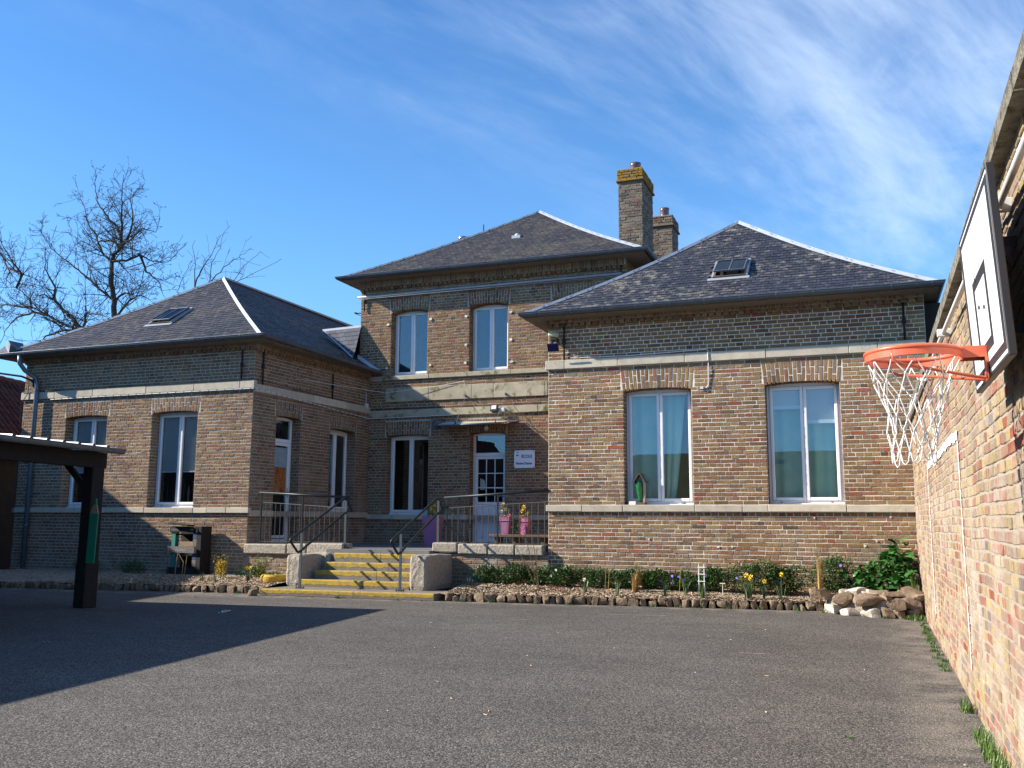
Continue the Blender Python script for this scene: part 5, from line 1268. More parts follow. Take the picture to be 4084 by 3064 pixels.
sb = thing('sensor_box', (-7.41, 19.04, 3.67), 'small white plastic box beside the black floodlight', 'junction box'); UL()
k = MB(); k.box(-7.455, -7.365, 18.99, 19.058, 3.63, 3.71, .012); o = k.build('box_body', M_PLAST); adopt(o, sb)
k = MB(); k.tube([(-7.41, 19.03, 3.63), (-7.44, 19.04, 3.56), (-7.52, 19.05, 3.54), (-7.58, 19.04, 3.60)], .006, 5); o = k.build('lead', M_BLACK); adopt(o, sb)
dl = thing('door_lamp', (-7.82, 19.0, 3.28), 'round white lamp above the white door under the awning', 'lamp'); UL()
k = MB(); k.xf = Matrix.Translation((-7.82, 19.09, 3.28)) @ Matrix.Rotation(pi/2, 4, 'X'); k.lathe((0, 0, 0), [(.055, 0), (.06, .03)], 16); o = k.build('lamp_base', M_PLAST); adopt(o, dl)
k = MB(); k.xf = Matrix.Translation((-7.82, 19.06, 3.28)) @ Matrix.Rotation(pi/2, 4, 'X'); k.lathe((0, 0, 0), [(.056, 0), (.055, .03), (.04, .055), (.015, .066)], 16); o = k.build('lamp_globe', M_LENS, smooth=True); adopt(o, dl)
so_ = thing('solar_light', (-4.86, 14.8, 4.25), 'solar powered wall light with dark blue panel under the eave of the right wing', 'solar light'); UL()
k = MB(); k.xf = Matrix.Translation((-4.86, 14.83, 4.38)) @ Matrix.Rotation(radians(8), 4, 'Y'); k.box(-.085, .085, -.06, .05, -.042, .042, .022); o = k.build('lamp_head', M_CREAMP); adopt(o, so_)
k = MB(); k.box(-4.92, -4.80, 14.80, 14.99, 4.285, 4.335, .01); k.tube([(-4.86, 14.86, 4.30), (-4.88, 14.80, 4.235)], .018, 8); o = k.build('bracket', M_BLACK); adopt(o, so_)
k = MB(); k.xf = Matrix.Translation((-4.86, 14.80, 4.155)) @ Matrix.Rotation(radians(28), 4, 'X'); k.box(-.10, .10, -.008, .008, -.07, .075, .004); o = k.build('panel_frame', M_BLACK); adopt(o, so_)
k = MB(); k.xf = Matrix.Translation((-4.86, 14.80, 4.155)) @ Matrix.Rotation(radians(28), 4, 'X'); k.box(-.092, .092, -.011, -.0075, -.062, .067); o = k.build('solar_panel', M_SOLAR); adopt(o, so_)
# -- school sign
sg = thing('school_sign', (-6.91, 19.08, 2.57), 'white square plaque reading École Notre Dame beside the door', 'sign'); UL()
k = MB(); k.box(-7.150, -6.674, 19.045, 19.06, 2.378, 2.768, .004); o = k.build('plaque', M_SIGN); adopt(o, sg)
for x in (-7.13, -6.695):
    for z in (2.40, 2.747): k = MB(); k.tube([(x, 19.03, z), (x, 19.10, z)], .010, 8); o = k.build('screw', M_SCREW); adopt(o, sg)
def text(s, x, y, z, h, mat, parent, name='lettering', align='LEFT', rot=(pi/2, 0, 0), width=None, off=0.0, shear=0, depth=.0015):
    c = bpy.data.curves.new(name, 'FONT'); c.body = s; c.size = h; c.align_x = align; c.extrude = depth; c.offset = off; c.shear = shear; c.resolution_u = 3
    t = bpy.data.objects.new(name, c); COL.objects.link(t); UL()
    me = bpy.data.meshes.new_from_object(t.evaluated_get(bpy.context.evaluated_depsgraph_get())); bpy.data.objects.remove(t, do_unlink=True)
    me.materials.clear(); me.materials.append(mat)
    o = bpy.data.objects.new(name, me); COL.objects.link(o); o.location = (x, y, z); o.rotation_euler = rot
    if width and me.vertices:
        xs_ = [v.co.x for v in me.vertices]; f = width/(max(xs_)-min(xs_))
        for v in me.vertices: v.co.x *= f
    adopt(o, parent); return o
def serif_text(s, x, z, h, w, parent):
    """letters with added foot and head serifs"""
    text(s, x, 19.043, z, h, M_BLUEINK, parent, width=w, off=.0025)
serif_text('ÉCOLE', -6.978, 2.605, .088, .245, sg); serif_text('Notre Dame', -7.105, 2.458, .075, .365, sg)
k = MB(); kp = lambda pts: k.prism([(x, 19.0445, z) for x, z in pts], (0, -.0015, 0))
kp([(-7.07+.035*cos(a), 2.693-.026+.026*sin(a)*(1 if sin(a) < 0 else .35)) for a in [2*pi*i/14 for i in range(14)]]); o = k.build('emblem', M_GREENE); adopt(o, sg)
k = MB(); kp([(-7.085, 2.70), (-7.065, 2.715), (-7.045, 2.695), (-7.055, 2.715), (-7.03, 2.725), (-7.052, 2.728), (-7.06, 2.748), (-7.068, 2.728), (-7.088, 2.722), (-7.074, 2.712)]); o = k.build('emblem', M_RED); adopt(o, sg)
k = MB(); kp([(-7.095, 2.66), (-7.07, 2.648), (-7.08, 2.638), (-7.10, 2.645)]); o = k.build('emblem', M_TEALE); adopt(o, sg)

# ================================================================== THINGS ON THE TERRACE
def leafy(k, c, rx, ry, rz, n, ls, seed, droop=.2, wide=.45):
    """n small folded leaves spread through an ellipsoid, more towards its surface"""
    r = random.Random(seed)
    for _ in range(n):
        while True:
            p = Vector((r.uniform(-1, 1), r.uniform(-1, 1), r.uniform(-1, 1)))
            if .12 < p.length < 1: break
        p = p.normalized()*(p.length**.45); q = Vector((c[0]+p.x*rx, c[1]+p.y*ry, c[2]+p.z*rz))
        d = (Vector((p.x, p.y, abs(p.z)*.6+.2))+Vector((r.gauss(0, .5), r.gauss(0, .5), r.gauss(0, .4)-droop))).normalized()
        s = d.cross(Vector((r.gauss(0, .3), r.gauss(0, .3), 1))).normalized(); L = ls*r.uniform(.6, 1.3); w = L*wide; nrm = s.cross(d)
        k.add([q, q+d*L*.5+s*w*.5+nrm*L*.08, q+d*L, q+d*L*.5-s*w*.5+nrm*L*.08], [(0, 1, 2), (0, 2, 3)])
def blade(k, b, tip, w, bend=.3, n=4):
    b, tip = Vector(b), Vector(tip); d = tip-b; s = d.cross(Vector((0, 0, 1))); s = s.normalized() if s.length > 1e-4 else Vector((1, 0, 0))
    vs = []
    for i in range(n+1):
        f = i/n; p = b+Vector((d.x*f**(1+bend), d.y*f**(1+bend), d.z*(1-(1-f)**(1+bend*.6)))); ww = w*(1-f**2)*.5+.0004
        vs += [p-s*ww, p+s*ww]
    k.add(vs, [(2*i, 2*i+1, 2*i+3, 2*i+2) for i in range(n)])
def daffodil_head(c, face, r, mat_p=None):
    """six petals and a trumpet; returns (petals, trumpet)"""
    f = Vector(face).normalized(); u = f.orthogonal().normalized(); v = f.cross(u); c = Vector(c); k = MB()
    for i in range(6):
        a = 2*pi*i/6; d = u*cos(a)+v*sin(a); e = -u*sin(a)+v*cos(a)
        k.add([c, c+d*r*.55+e*r*.3+f*r*.1, c+d*r*1.0-f*r*.1, c+d*r*.55-e*r*.3+f*r*.1], [(0, 1, 2), (0, 2, 3)])
    n = 8; vs = []
    for (q, h) in ((.22, 0), (.26, .4), (.40, .62)):
        for i in range(n): a = 2*pi*i/n; vs.append(c+(u*cos(a)+v*sin(a))*r*q+f*r*h)
    k.add(vs, [(j*n+i, j*n+(i+1) % n, (j+1)*n+(i+1) % n, (j+1)*n+i) for j in range(2) for i in range(n)]); return k
def daffodil(name, x, y, z, h, nl, nf, seed, label, spread=.07, group='daffodils in the flower bed', lean=(0, 0), petal=None, leafw=.016):
    r = random.Random(seed); t = thing(name, (x, y, z), label, 'daffodil', group); UL()
    k = MB()
    for i in range(nl):
        a = r.uniform(0, 2*pi); q = r.uniform(0, spread*.5); o_ = spread*r.uniform(.4, 1.5); blade(k, (x+q*cos(a), y+q*sin(a), z-.02), (x+o_*cos(a)+lean[0], y+o_*sin(a)+lean[1], z+h*r.uniform(.6, .95)), leafw*r.uniform(.8, 1.3))
    o = k.build('leaves', L_DAFF); adopt(o, t)
    for i in range(nf):
        a = r.uniform(0, 2*pi); q = r.uniform(.1, 1)*spread; top = Vector((x+q*cos(a), y+q*sin(a)*.6, z+h*r.uniform(.85, 1.15)))
        s = MB(); s.tube([(x+q*.2*cos(a), y, z), (x+q*.6*cos(a), y+q*.3*sin(a), z+h*.6), top], .0035, 5); o = s.build('stem', L_DAFF); adopt(o, t)
        o = daffodil_head(top, (r.uniform(-.7, .5), -1, r.uniform(-.25, .15)), .038*r.uniform(.85, 1.15)).build('flower', petal or L_PETY); adopt(o, t)
    return t
def planter(x, y, z, w, h, label, band=.22):
    t = thing('flower_pot', (x, y, z), label, 'flower pot', 'tall pink flower pots on the terrace'); UL()
    k = MB(); b, tp = w*.36, w*.455
    def fr(z0, w0, z1, w1): 
        k.add([(x-w0, y-w0, z0), (x+w0, y-w0, z0), (x+w0, y+w0, z0), (x-w0, y+w0, z0), (x-w1, y-w1, z1), (x+w1, y-w1, z1), (x+w1, y+w1, z1), (x-w1, y+w1, z1)], [(0, 1, 5, 4), (1, 2, 6, 5), (2, 3, 7, 6), (3, 0, 4, 7)])
    zb = z+h*(1-band); fr(z, b, zb, tp); k.quad((x-b, y-b, z), (x-b, y+b, z), (x+b, y+b, z), (x+b, y-b, z)); o = k.build('pot_body', M_PINK); adopt(o, t)
    k = MB(); fr(zb-.006, tp+.012, zb, w*.49); fr(zb, w*.49, z+h, w*.5); fr(z+h, w*.5, z+h+.0005, w*.46); fr(z+h, w*.46, z+h-.06, w*.45); o = k.build('pot_rim', M_PINK); adopt(o, t)
    k = MB(); q = w*.455; k.quad((x-q, y-q, z+h-.045), (x+q, y-q, z+h-.045), (x+q, y+q, z+h-.045), (x-q, y+q, z+h-.045)); o = k.build('potting_soil', M_SOIL); adopt(o, t); return t
planter(-8.20, 17.2, .725, .33, .60, 'large pink planter standing on the terrace floor left of the white door')
def potted(x, y, z, w, seed, label, pink=False):
    r = random.Random(seed); t = thing('potted_flowers', (x, y, z), label, 'flowers', 'flowers growing in the pink pots'); UL()
    k = MB()
    for i in range(26): a = r.uniform(0, 2*pi); q = r.uniform(0, w*.35); blade(k, (x+q*cos(a), y+q*sin(a), z-.03), (x+q*1.5*cos(a), y+q*1.5*sin(a), z+r.uniform(.10, .22)), .012)
    leafy(k, (x, y, z+.03), w*.42, w*.42, .06, 70, .04, seed); o = k.build('leaves', L_DAFF); adopt(o, t)
    for i in range(6): o = daffodil_head((x+r.uniform(-.4, .4)*w, y-w*.3*r.uniform(.2, 1), z+r.uniform(.12, .26)), (r.uniform(-.5, .5), -1, 0), .035).build('flower', L_PETY); adopt(o, t)
    for i in range(4): o = daffodil_head((x+r.uniform(-.4, .4)*w, y-w*.42, z+r.uniform(.01, .05)), (r.uniform(-.5, .5), -1, .3), .03).build('pansy_flower', L_ORAN); adopt(o, t)
    if pink: o = daffodil_head((x+w*.48, y-w*.4, z+.055), (.1, -1, .1), .038).build('pink_flower', L_PKF); adopt(o, t)
    return t
potted(-8.20, 17.2, 1.29, .33, 3, 'yellow daffodils and orange pansies in the large planter left of the door')
bn = thing('wooden_bench', (-5.65, 15.75, .725), 'plain dark wooden bench behind the right railing', 'bench'); UL()
k = MB(); k.box(-6.30, -5.06, 15.55, 15.95, .955, 1.0, .006); o = k.build('seat', M_WOODBR); adopt(o, bn)
for x in (-6.22, -5.88, -5.35): k = MB(); k.box(x, x+.06, 15.6, 15.9, .725, .957, .005); o = k.build('leg', M_WOODBR); adopt(o, bn)
planter(-6.05, 15.72, 1.0, .185, .315, 'small pink pot on the left part of the bench'); planter(-5.70, 15.76, 1.0, .165, .30, 'small pink pot on the right part of the bench, half hidden by trailing leaves')
potted(-6.05, 15.72, 1.28, .185, 5, 'daffodils with one pink flower in the small pot on the left part of the bench', True); potted(-5.70, 15.76, 1.27, .165, 8, 'daffodils in the small pot on the right part of the bench')
tp = thing('trailing_plant', (-5.82, 15.66, 1.27), 'trailing leafy plant hanging between the two small pink pots', 'plant'); UL()
k = MB(); r_ = random.Random(2)
for i in range(14):
    x = -5.82+r_.uniform(-.10, .10); L = r_.uniform(.2, .42)
    for j in range(18): f = j/18; k.add([(x, 15.62, 1.30-L*f), (x+r_.uniform(-.03, .03), 15.60-r_.uniform(0, .03), 1.29-L*f), (x+r_.uniform(-.02, .02), 15.61, 1.27-L*f)], [(0, 1, 2)])
o = k.build('trailing_leaves', L_TRAIL); adopt(o, tp)
k = MB()
for i in range(60): x = -5.70+r_.uniform(-.035, .035); z = 1.27-r_.uniform(0, .34); k.add([(x, 15.60, z), (x+.02, 15.592, z+.008), (x+.012, 15.594, z-.016)], [(0, 1, 2)])
o = k.build('pink_blossom', L_PKF); adopt(o, tp)

# -- bird feeder and card on the window sill
bf = thing('bottle_bird_feeder', (-3.46, 15.08, 1.51), 'bird feeder of a green bottle under a small pitched wooden roof on the sill', 'bird feeder'); UL()
bx_, by_ = -3.43, 15.06
k = MB(); k.box(bx_-.07, bx_+.07, by_-.05, by_+.09, 1.508, 1.548, .004); o = k.build('base_block', M_WOODBR); adopt(o, bf)
k = MB(); k.xf = Matrix.Translation((bx_-.01, by_, 1.548)) @ Matrix.Rotation(radians(-5), 4, 'Y'); k.lathe((0, 0, 0), [(.028, 0), (.035, .06), (.05, .2), (.055, .31), (.05, .34), (.02, .345)], 16); o = k.build('bottle', M_BOTTLE, smooth=True); adopt(o, bf)
k = MB(); k.box(bx_+.035, bx_+.06, by_-.02, by_+.07, 1.548, 1.90, .002); o = k.build('back_board', M_STRAW); adopt(o, bf)
for s in (-1, 1):
    k = MB(); k.xf = Matrix.Translation((bx_-.02, by_, 2.03)) @ Matrix.Rotation(s*radians(58), 4, 'Y'); k.box(0 if s > 0 else -.19, .19 if s > 0 else 0, -.07, .12, -.008, .004); o = k.build('roof_board', M_WOODBR); adopt(o, bf)
ca = thing('paper_card', (-3.57, 15.03, 1.51), 'small cream card lying next to the bottle feeder on the sill', 'card'); UL()
k = MB(); k.xf = Matrix.Translation((-3.57, 15.0, 1.512)) @ Matrix.Rotation(radians(-12), 4, 'X'); k.box(-.055, .055, 0, .003, 0, .055); o = k.build('card_sheet', M_CARD); adopt(o, ca)

# -- upright pallet planter leaning on the left wing
pp = thing('pallet_planter', (-12.28, 14.7, .1), 'dark upright pallet planter with chalked boards and turquoise sides against the left wing', 'planter'); UL()
def board(x0, x1, y0, y1, z0, z1, mat, name, roll_=0):
    k = MB(); k.xf = Matrix.Translation(((x0+x1)/2, (y0+y1)/2, (z0+z1)/2)) @ Matrix.Rotation(roll_, 4, 'Y'); k.box(-(x1-x0)/2, (x1-x0)/2, -(y1-y0)/2, (y1-y0)/2, -(z1-z0)/2, (z1-z0)/2, .004); o = k.build(name, mat); adopt(o, pp); return o
board(-12.53, -11.92, 14.60, 14.62, .985, 1.095, M_DARKWOOD, 'front_board', .01); board(-12.56, -11.91, 14.575, 14.60, .60, .715, M_GREYWOOD, 'front_board', .015); board(-12.55, -11.9, 14.59, 14.61, .20, .33, M_DARKWOOD, 'front_board', .01)
for (z0, z1) in ((.72, .985), (.34, .6)):
    board(-12.49, -12.40, 14.62, 14.72, z0, z1, M_TURQ, 'side_post'); board(-11.99, -11.90, 14.62, 14.72, z0+.14, z1, M_NAVY, 'side_post'); board(-11.99, -11.90, 14.62, 14.72, z0, z0+.135, M_GREYWOOD, 'side_post')
board(-11.90, -11.80, 14.62, 14.92, .12, 1.10, M_DARKWOOD, 'side_panel'); board(-12.50, -11.85, 14.90, 14.93, .12, 1.08, M_DARKWOOD, 'back_panel')
for z in (.52, .93, .16): board(-12.48, -11.9, 14.64, 14.9, z, z+.03, M_DARKWOOD, 'shelf')
board(-12.52, -12.04, 14.52, 14.72, 1.125, 1.15, M_DARKWOOD, 'loose_plank', .1)
board(-12.30, -11.95, 14.63, 14.70, .715, .81, plain('jute_sack', (.30, .21, .13), .9), 'soil_sack'); 
text('FRAISE', -12.36, 14.5735, .633, .062, M_CHALK, pp, width=.24, depth=.0006); text('CIBOUL', -12.50, 14.5985, 1.02, .05, M_CHALK, pp, width=.18, depth=.0006); text('TE', -12.05, 14.5985, 1.018, .05, M_CHALK, pp, width=.07, depth=.0006)

# -- yellow tyre
ty = thing('tyre_planter', (-9.83, 14.25, .07), 'old car tyre painted yellow and used as a planter beside the steps', 'tyre'); UL()
k = MB(); prof = [(.13, .13), (.165, .155), (.21, .15), (.235, .12), (.24, .06), (.22, .01), (.15, .0), (.13, .03)]
n = 40; vs = []
for i in range(n):
    a = 2*pi*i/n
    for (r, z) in prof: q = r*(1+(.012 if i % 2 and r > .2 else 0)); vs.append((-9.86+q*cos(a)*.95, 14.2+q*sin(a)*.85, .125+z))
m = len(prof); k.add(vs, [(i*m+j, ((i+1) % n)*m+j, ((i+1) % n)*m+(j+1) % m, i*m+(j+1) % m) for i in range(n) for j in range(m)])
o = k.build('tyre_body', M_YTYRE); smooth_by_angle(o, 30); adopt(o, ty)
k = MB(); k.lathe((-9.86, 14.2, .175), [(.135, 0), (.12, .07)], 16); o = k.build('planting_soil', M_SOIL); adopt(o, ty)
tpl = thing('succulent_clump', (-9.86, 14.23, .2), 'low grey green plants growing inside the yellow tyre', 'plant'); UL()
k = MB(); leafy(k, (-9.86, 14.2, .275), .13, .11, .035, 170, .035, 5, wide=.7); o = k.build('foliage', L_PERI); adopt(o, tpl)

# ================================================================== FLOWER BED
KY = lambda x: (13.24+(x+11.2)*.17 if x < -9.5 else 13.42+(x+6.3)*.128)
def bed_surface(xa, xb, seed, name):
    k = MB(); n, m = int((xb-xa)/.12), 10; r = random.Random(seed); vs = []
    for i in range(n+1):
        x = xa+(xb-xa)*i/n; y0 = KY(x)+.06; y1 = 15.02
        for j in range(m+1): f = j/m; vs.append((x, y0+(y1-y0)*f, .10+.10*min(1, f*1.7)+r.uniform(-.008, .012)))
    k.add(vs, [(i*(m+1)+j, (i+1)*(m+1)+j, (i+1)*(m+1)+j+1, i*(m+1)+j+1) for i in range(n) for j in range(m)])
    return k.build(name, M_MULCH, kind='structure', smooth=True)
bedL = bed_surface(-16.6, -9.42, 1, 'flower_bed'); bedR = bed_surface(-6.28, .66, 2, 'flower_bed')
def chips(name, xa, xb, n, seed, label):
    g = np.random.default_rng(seed); V = []; F = []
    for i in range(n):
        x = g.uniform(xa, xb); f = g.uniform(0, 1)**1.3; y = KY(x)+.05+f*.95; z = .112+.10*min(1, f*.95*1.7*.95/1.4)+g.uniform(0, .012)
        a = g.uniform(0, pi); L = g.uniform(.012, .034); w = g.uniform(.004, .010); t = g.normal(0, .25)
        c, s = cos(a), sin(a); n0 = len(V)
        V += [(x-c*L-s*w, y-s*L+c*w, z-t*L), (x+c*L-s*w, y+s*L+c*w, z+t*L), (x+c*L+s*w, y+s*L-c*w, z+t*L+.003), (x-c*L+s*w, y-s*L-c*w, z-t*L+.003), (x, y, z-.008)]
        F += [(n0, n0+1, n0+2, n0+3), (n0, n0+4, n0+1), (n0+2, n0+4, n0+3)]
    o = bpy.data.objects.new(name, np_mesh(name, V, F, M_CHIP)); link(o); return tag(o, label, 'mulch', kind='stuff')
chips('wood_chip_mulch', -6.2, -.4, 5200, 3, 'straw coloured wood chip mulch in the flower bed under the right wing'); chips('wood_chip_mulch', -13.5, -9.5, 1600, 4, 'wood chip mulch in the small flower bed left of the steps')
def stone_mesh(nm, sx, sy, sz, seed, mat, sub=3, cuts=9, boxy=.55):
    """a stone: rounded block chopped by random planes"""
    import bmesh
    r = random.Random(seed); bm = bmesh.new(); bmesh.ops.create_cube(bm, size=2.0); bmesh.ops.subdivide_edges(bm, edges=bm.edges[:], cuts=sub, use_grid_fill=True)
    pl = []
    for _ in range(cuts): n = Vector((r.gauss(0, 1), r.gauss(0, 1), r.gauss(0, 1))).normalized(); pl.append((n, r.uniform(.62, .98)))
    ph = [r.uniform(0, 6) for _ in range(3)]
    for v in bm.verts:
        c = v.co; v.co = c*boxy+c.normalized()*(1-boxy)*1.15
        for n, d in pl:
            e = v.co.dot(n)-d
            if e > 0: v.co -= n*e*.92
        c = v.co; k_ = 1+.035*(sin(3*c.x+ph[0])+sin(3.4*c.y+ph[1])+sin(2.8*c.z+ph[2])); v.co = Vector((c.x*sx*k_*.5, c.y*sy*k_*.5, c.z*sz*k_*.5))+Vector((r.gauss(0, .012)*sx, r.gauss(0, .012)*sy, r.gauss(0, .012)*sz))
    me = bpy.data.meshes.new(nm); bm.to_mesh(me); bm.free(); me.materials.append(mat); me.polygons.foreach_set('use_smooth', np.ones(len(me.polygons), dtype=bool))
    try: me.set_sharp_from_angle(angle=radians(24))
    except Exception: pass
    return me
KS = [stone_mesh('kerb_stone', rng.uniform(.085, .17), .125, .150, 30+i, M_KERBROCK, 3, 7, .9) for i in range(14)]
for (xa, xb, bed) in ((-16.2, -9.50, bedL), (-6.20, -.68, bedR)):
    x = xa
    while x < xb:
        me = rng.choice(KS); w = me.vertices[0].co.x; xs_ = [v.co.x for v in me.vertices]; w = max(xs_)-min(xs_); s_ = rng.uniform(.8, 1.15)
        o = bpy.data.objects.new('kerb_stone', me); COL.objects.link(o); o.location = (x+w*s_/2, KY(x+w*s_/2)+rng.uniform(-.012, .012)+.05, .045+rng.uniform(-.014, .014)); o.scale = (s_, rng.uniform(.85, 1.15), rng.uniform(.82, 1.2)); o.rotation_euler = (rng.uniform(-.1, .1), rng.uniform(-.12, .12), .12+rng.uniform(-.12, .12)+(pi if rng.random() < .5 else 0)); adopt(o, bed)
        x += w*s_*.99+.004
# rounded rockery in the corner
rk = thing('rockery', (0, 14, 0), 'low curved dry stone rockery of brown rocks in the corner by the yard wall', 'rockery'); UL()
RSH = [stone_mesh('rock', 1, 1, 1, 60+i, M_ROCK, 4, 9, .86) for i in range(9)]; RSP = [stone_mesh('rock', 1, 1, 1, 80+i, M_ROCKPALE, 4, 7, .9) for i in range(3)]
rocks = [(-.66, 14.02, .25, .25, .15, .125, 0, .3), (-.37, 13.80, .20, .25, .18, .20, 0, -.1), (-.03, 13.62, .22, .31, .18, .15, 0, .12), (.30, 13.56, .17, .20, .18, .15, 0, 0), (.50, 13.66, .17, .18, .2, .16, 0, .2),
         (-.48, 13.86, .055, .17, .14, .11, 1, .5), (-.27, 13.70, .05, .20, .14, .10, 1, .35), (-.02, 13.58, .05, .17, .14, .10, 1, .3), (.20, 13.50, .06, .13, .14, .12, 0, .1), (.34, 13.52, .06, .12, .13, .12, 0, 0), (.50, 13.62, .06, .15, .15, .11, 0, -.1), (.62, 13.75, .08, .12, .2, .14, 0, 0),
         (-.36, 14.10, .28, .10, .10, .09, 1, 0), (-.20, 14.05, .28, .20, .15, .12, 1, .4), (.03, 13.98, .27, .18, .14, .09, 1, .1), (.10, 13.88, .29, .22, .16, .07, 0, 0), (.33, 13.86, .27, .30, .17, .10, 0, .2), (.52, 13.82, .30, .26, .2, .13, 0, -.5), (.46, 14.0, .26, .2, .2, .12, 0, .1), (.58, 13.70, .26, .16, .16, .10, 0, .4), (-.02, 13.83, .27, .16, .12, .05, 1, 0), (-.55, 14.15, .2, .2, .15, .1, 0, .8), (.2, 13.72, .22, .14, .14, .10, 0, .7), (-.12, 13.74, .24, .13, .14, .08, 0, .9)]
for i, (x, y, z, sx, sy, sz, pale, rz) in enumerate(rocks):
    o = bpy.data.objects.new('rock', RSP[i % 3] if pale else RSH[i % 9]); COL.objects.link(o); o.location = (x, y, z); o.scale = (sx*1.2, sy*1.4, sz*1.12); o.rotation_euler = (rng.uniform(-.15, .15), rng.uniform(-.15, .15), rz); adopt(o, rk)
k = MB(); k.add([(-.62, 13.98, .0), (-.2, 13.68, 0), (.15, 13.54, 0), (.66, 13.66, 0), (.66, 15, 0), (-.75, 15, 0), (-.55, 14.0, .2), (-.18, 13.74, .21), (.15, 13.60, .21), (.66, 13.7, .22), (.66, 15, .26), (-.75, 15, .2)],
                [(0, 1, 7, 6), (1, 2, 8, 7), (2, 3, 9, 8), (6, 7, 8, 9, 10, 11), (5, 0, 6, 11)]); o = k.build('mortar_fill', plain('rockery_mortar', (.30, .255, .20), .95, var=.3, scale=14, bump=.02, bscale=30)); adopt(o, rk)

# ================================================================== PLANTS
def periwinkle(x, y, rx, h, n, seed, label, fl=2, flm=None):
    r = random.Random(seed); t = thing('periwinkle', (x, y, .12), label, 'shrub', 'periwinkle clumps along the foot of the wall'); UL()
    k = MB(); z0 = .18
    for i in range(5): leafy(k, (x+r.uniform(-.6, .6)*rx, y+r.uniform(-.12, .05), z0+h*r.uniform(.35, .62)), rx*.55, .16, h*.46, n//5, .042, seed*9+i, wide=.55)
    for i in range(16):
        bx0 = x+r.uniform(-1, 1)*rx; tz = z0+h*r.uniform(.8, 1.2); tx = bx0+r.uniform(-.08, .08)
        for j in range(9): f = j/9; leafy(k, (bx0+(tx-bx0)*f, y-.05+r.uniform(-.1, .05), z0+(tz-z0)*(.4+.6*f)), .012, .012, .012, 3, .038, seed*77+i*9+j, wide=.55)
    o = k.build('foliage', L_PERI); adopt(o, t)
    k = MB()
    for i in range(9): a = x+r.uniform(-.8, .8)*rx; k.tube([(a, y, z0-.03), (a+r.uniform(-.05, .05), y-.03, z0+h*.5), (a+r.uniform(-.1, .1), y-.06, z0+h*r.uniform(.7, 1.0))], .003, 4)
    o = k.build('stems', L_STEM); adopt(o, t)
    for i in range(fl):
        c = Vector((x+r.uniform(-.8, .8)*rx, y-.17, z0+h*r.uniform(.45, .85))); q = MB(); f = Vector((r.uniform(-.3, .3), -1, .3)).normalized(); u = f.orthogonal().normalized(); v = f.cross(u)
        for j in range(5): a = 2*pi*j/5; d = u*cos(a)+v*sin(a); e = u*cos(a+.6)+v*sin(a+.6); g_ = u*cos(a-.6)+v*sin(a-.6); q.add([c, c+e*.016, c+d*.026, c+g_*.016], [(0, 1, 2, 3)])
        o = q.build('flower', flm or L_VIO); adopt(o, t)
per = [(-5.98, 14.72, .20, .27, 'dark periwinkle in the shade of the stone block right of the steps', 0), (-5.50, 14.70, .26, .31, 'periwinkle clump under the second coping block right of the steps', 0), (-5.08, 14.66, .22, .26, 'low periwinkle at the foot of the bare twigs', 0),
       (-4.68, 14.62, .26, .32, 'bushy periwinkle clump with two white flowers at the left corner of the right wing', 2), (-4.18, 14.66, .26, .28, 'periwinkle clump behind the cream narcissus', 1), (-3.68, 14.66, .28, .27, 'low periwinkle below the bird feeder window', 0), (-3.32, 14.72, .16, .28, 'upright periwinkle right behind the dry straw tuft', 0),
       (-2.98, 14.66, .26, .28, 'periwinkle clump with violet flowers right of the dry straw tuft', 4), (-2.56, 14.68, .24, .27, 'periwinkle clump left of the white trellis', 2), (-2.15, 14.66, .26, .32, 'periwinkle clump just right of the white trellis', 1), (-1.65, 14.62, .32, .44, 'tall periwinkle clump behind the yellow daffodils', 3), (-1.12, 14.66, .30, .38, 'periwinkle clump left of the tall dry stalks', 2), (-.46, 14.58, .30, .52, 'periwinkle clump between the dry stalks and the acanthus', 1)]
for i, (x, y, rx, h, lb, fl) in enumerate(per): periwinkle(x, y, rx*1.2, h*1.08, int(2300*rx/.28), 100+i, lb, fl, L_PETW if i == 3 else None)
for i, (x, lb) in enumerate(((-14.4, 'dark low shrub in the shade left of the pallet planter'), (-13.3, 'dark low shrub next to the pallet planter'))): periwinkle(x, 14.6, .35, .26, 420, 130+i, lb, 0)
periwinkle(-10.55, 14.55, .28, .20, 500, 140, 'low dark green plant beside the yellow shrub left of the steps', 0)
# acanthus: large lobed leaves
def acanthus_leaf(seed, L=.34, W_=.13):
    r = random.Random(seed); k = MB(); n = 10; mid = []; 
    for i in range(n+1): f = i/n; mid.append(Vector((0, L*f, -.35*L*f*f+.12*L*sin(pi*f))))
    left = []; right = []
    for i in range(n+1):
        f = i/n; w = W_*sin(pi*min(1, f*.92+.06))**.7*(1 if i % 2 else .58)*(1-.25*f)
        left.append(mid[i]+Vector((-w, (.03*L if i % 2 else -.01*L), -.04*w*8*.1+.25*w*(1 if i % 2 else .6)))); right.append(mid[i]+Vector((w, (.03*L if i % 2 else -.01*L), .25*w*(1 if i % 2 else .6))))
    vs = mid+left+right; m = n+1
    k.add(vs, [(m+i, i, i+1, m+i+1) for i in range(n)]+[(i, 2*m+i, 2*m+i+1, i+1) for i in range(n)]); me = k.mesh('leaf', L_ACAN, True); return me
AC = [acanthus_leaf(i, .19+.025*(i % 3), .062+.010*(i % 4)) for i in range(7)]
ac = thing('acanthus_plant', (.1, 14.5, .2), 'big glossy acanthus with large lobed leaves filling the corner by the yard wall', 'shrub'); UL()
r_ = random.Random(12)
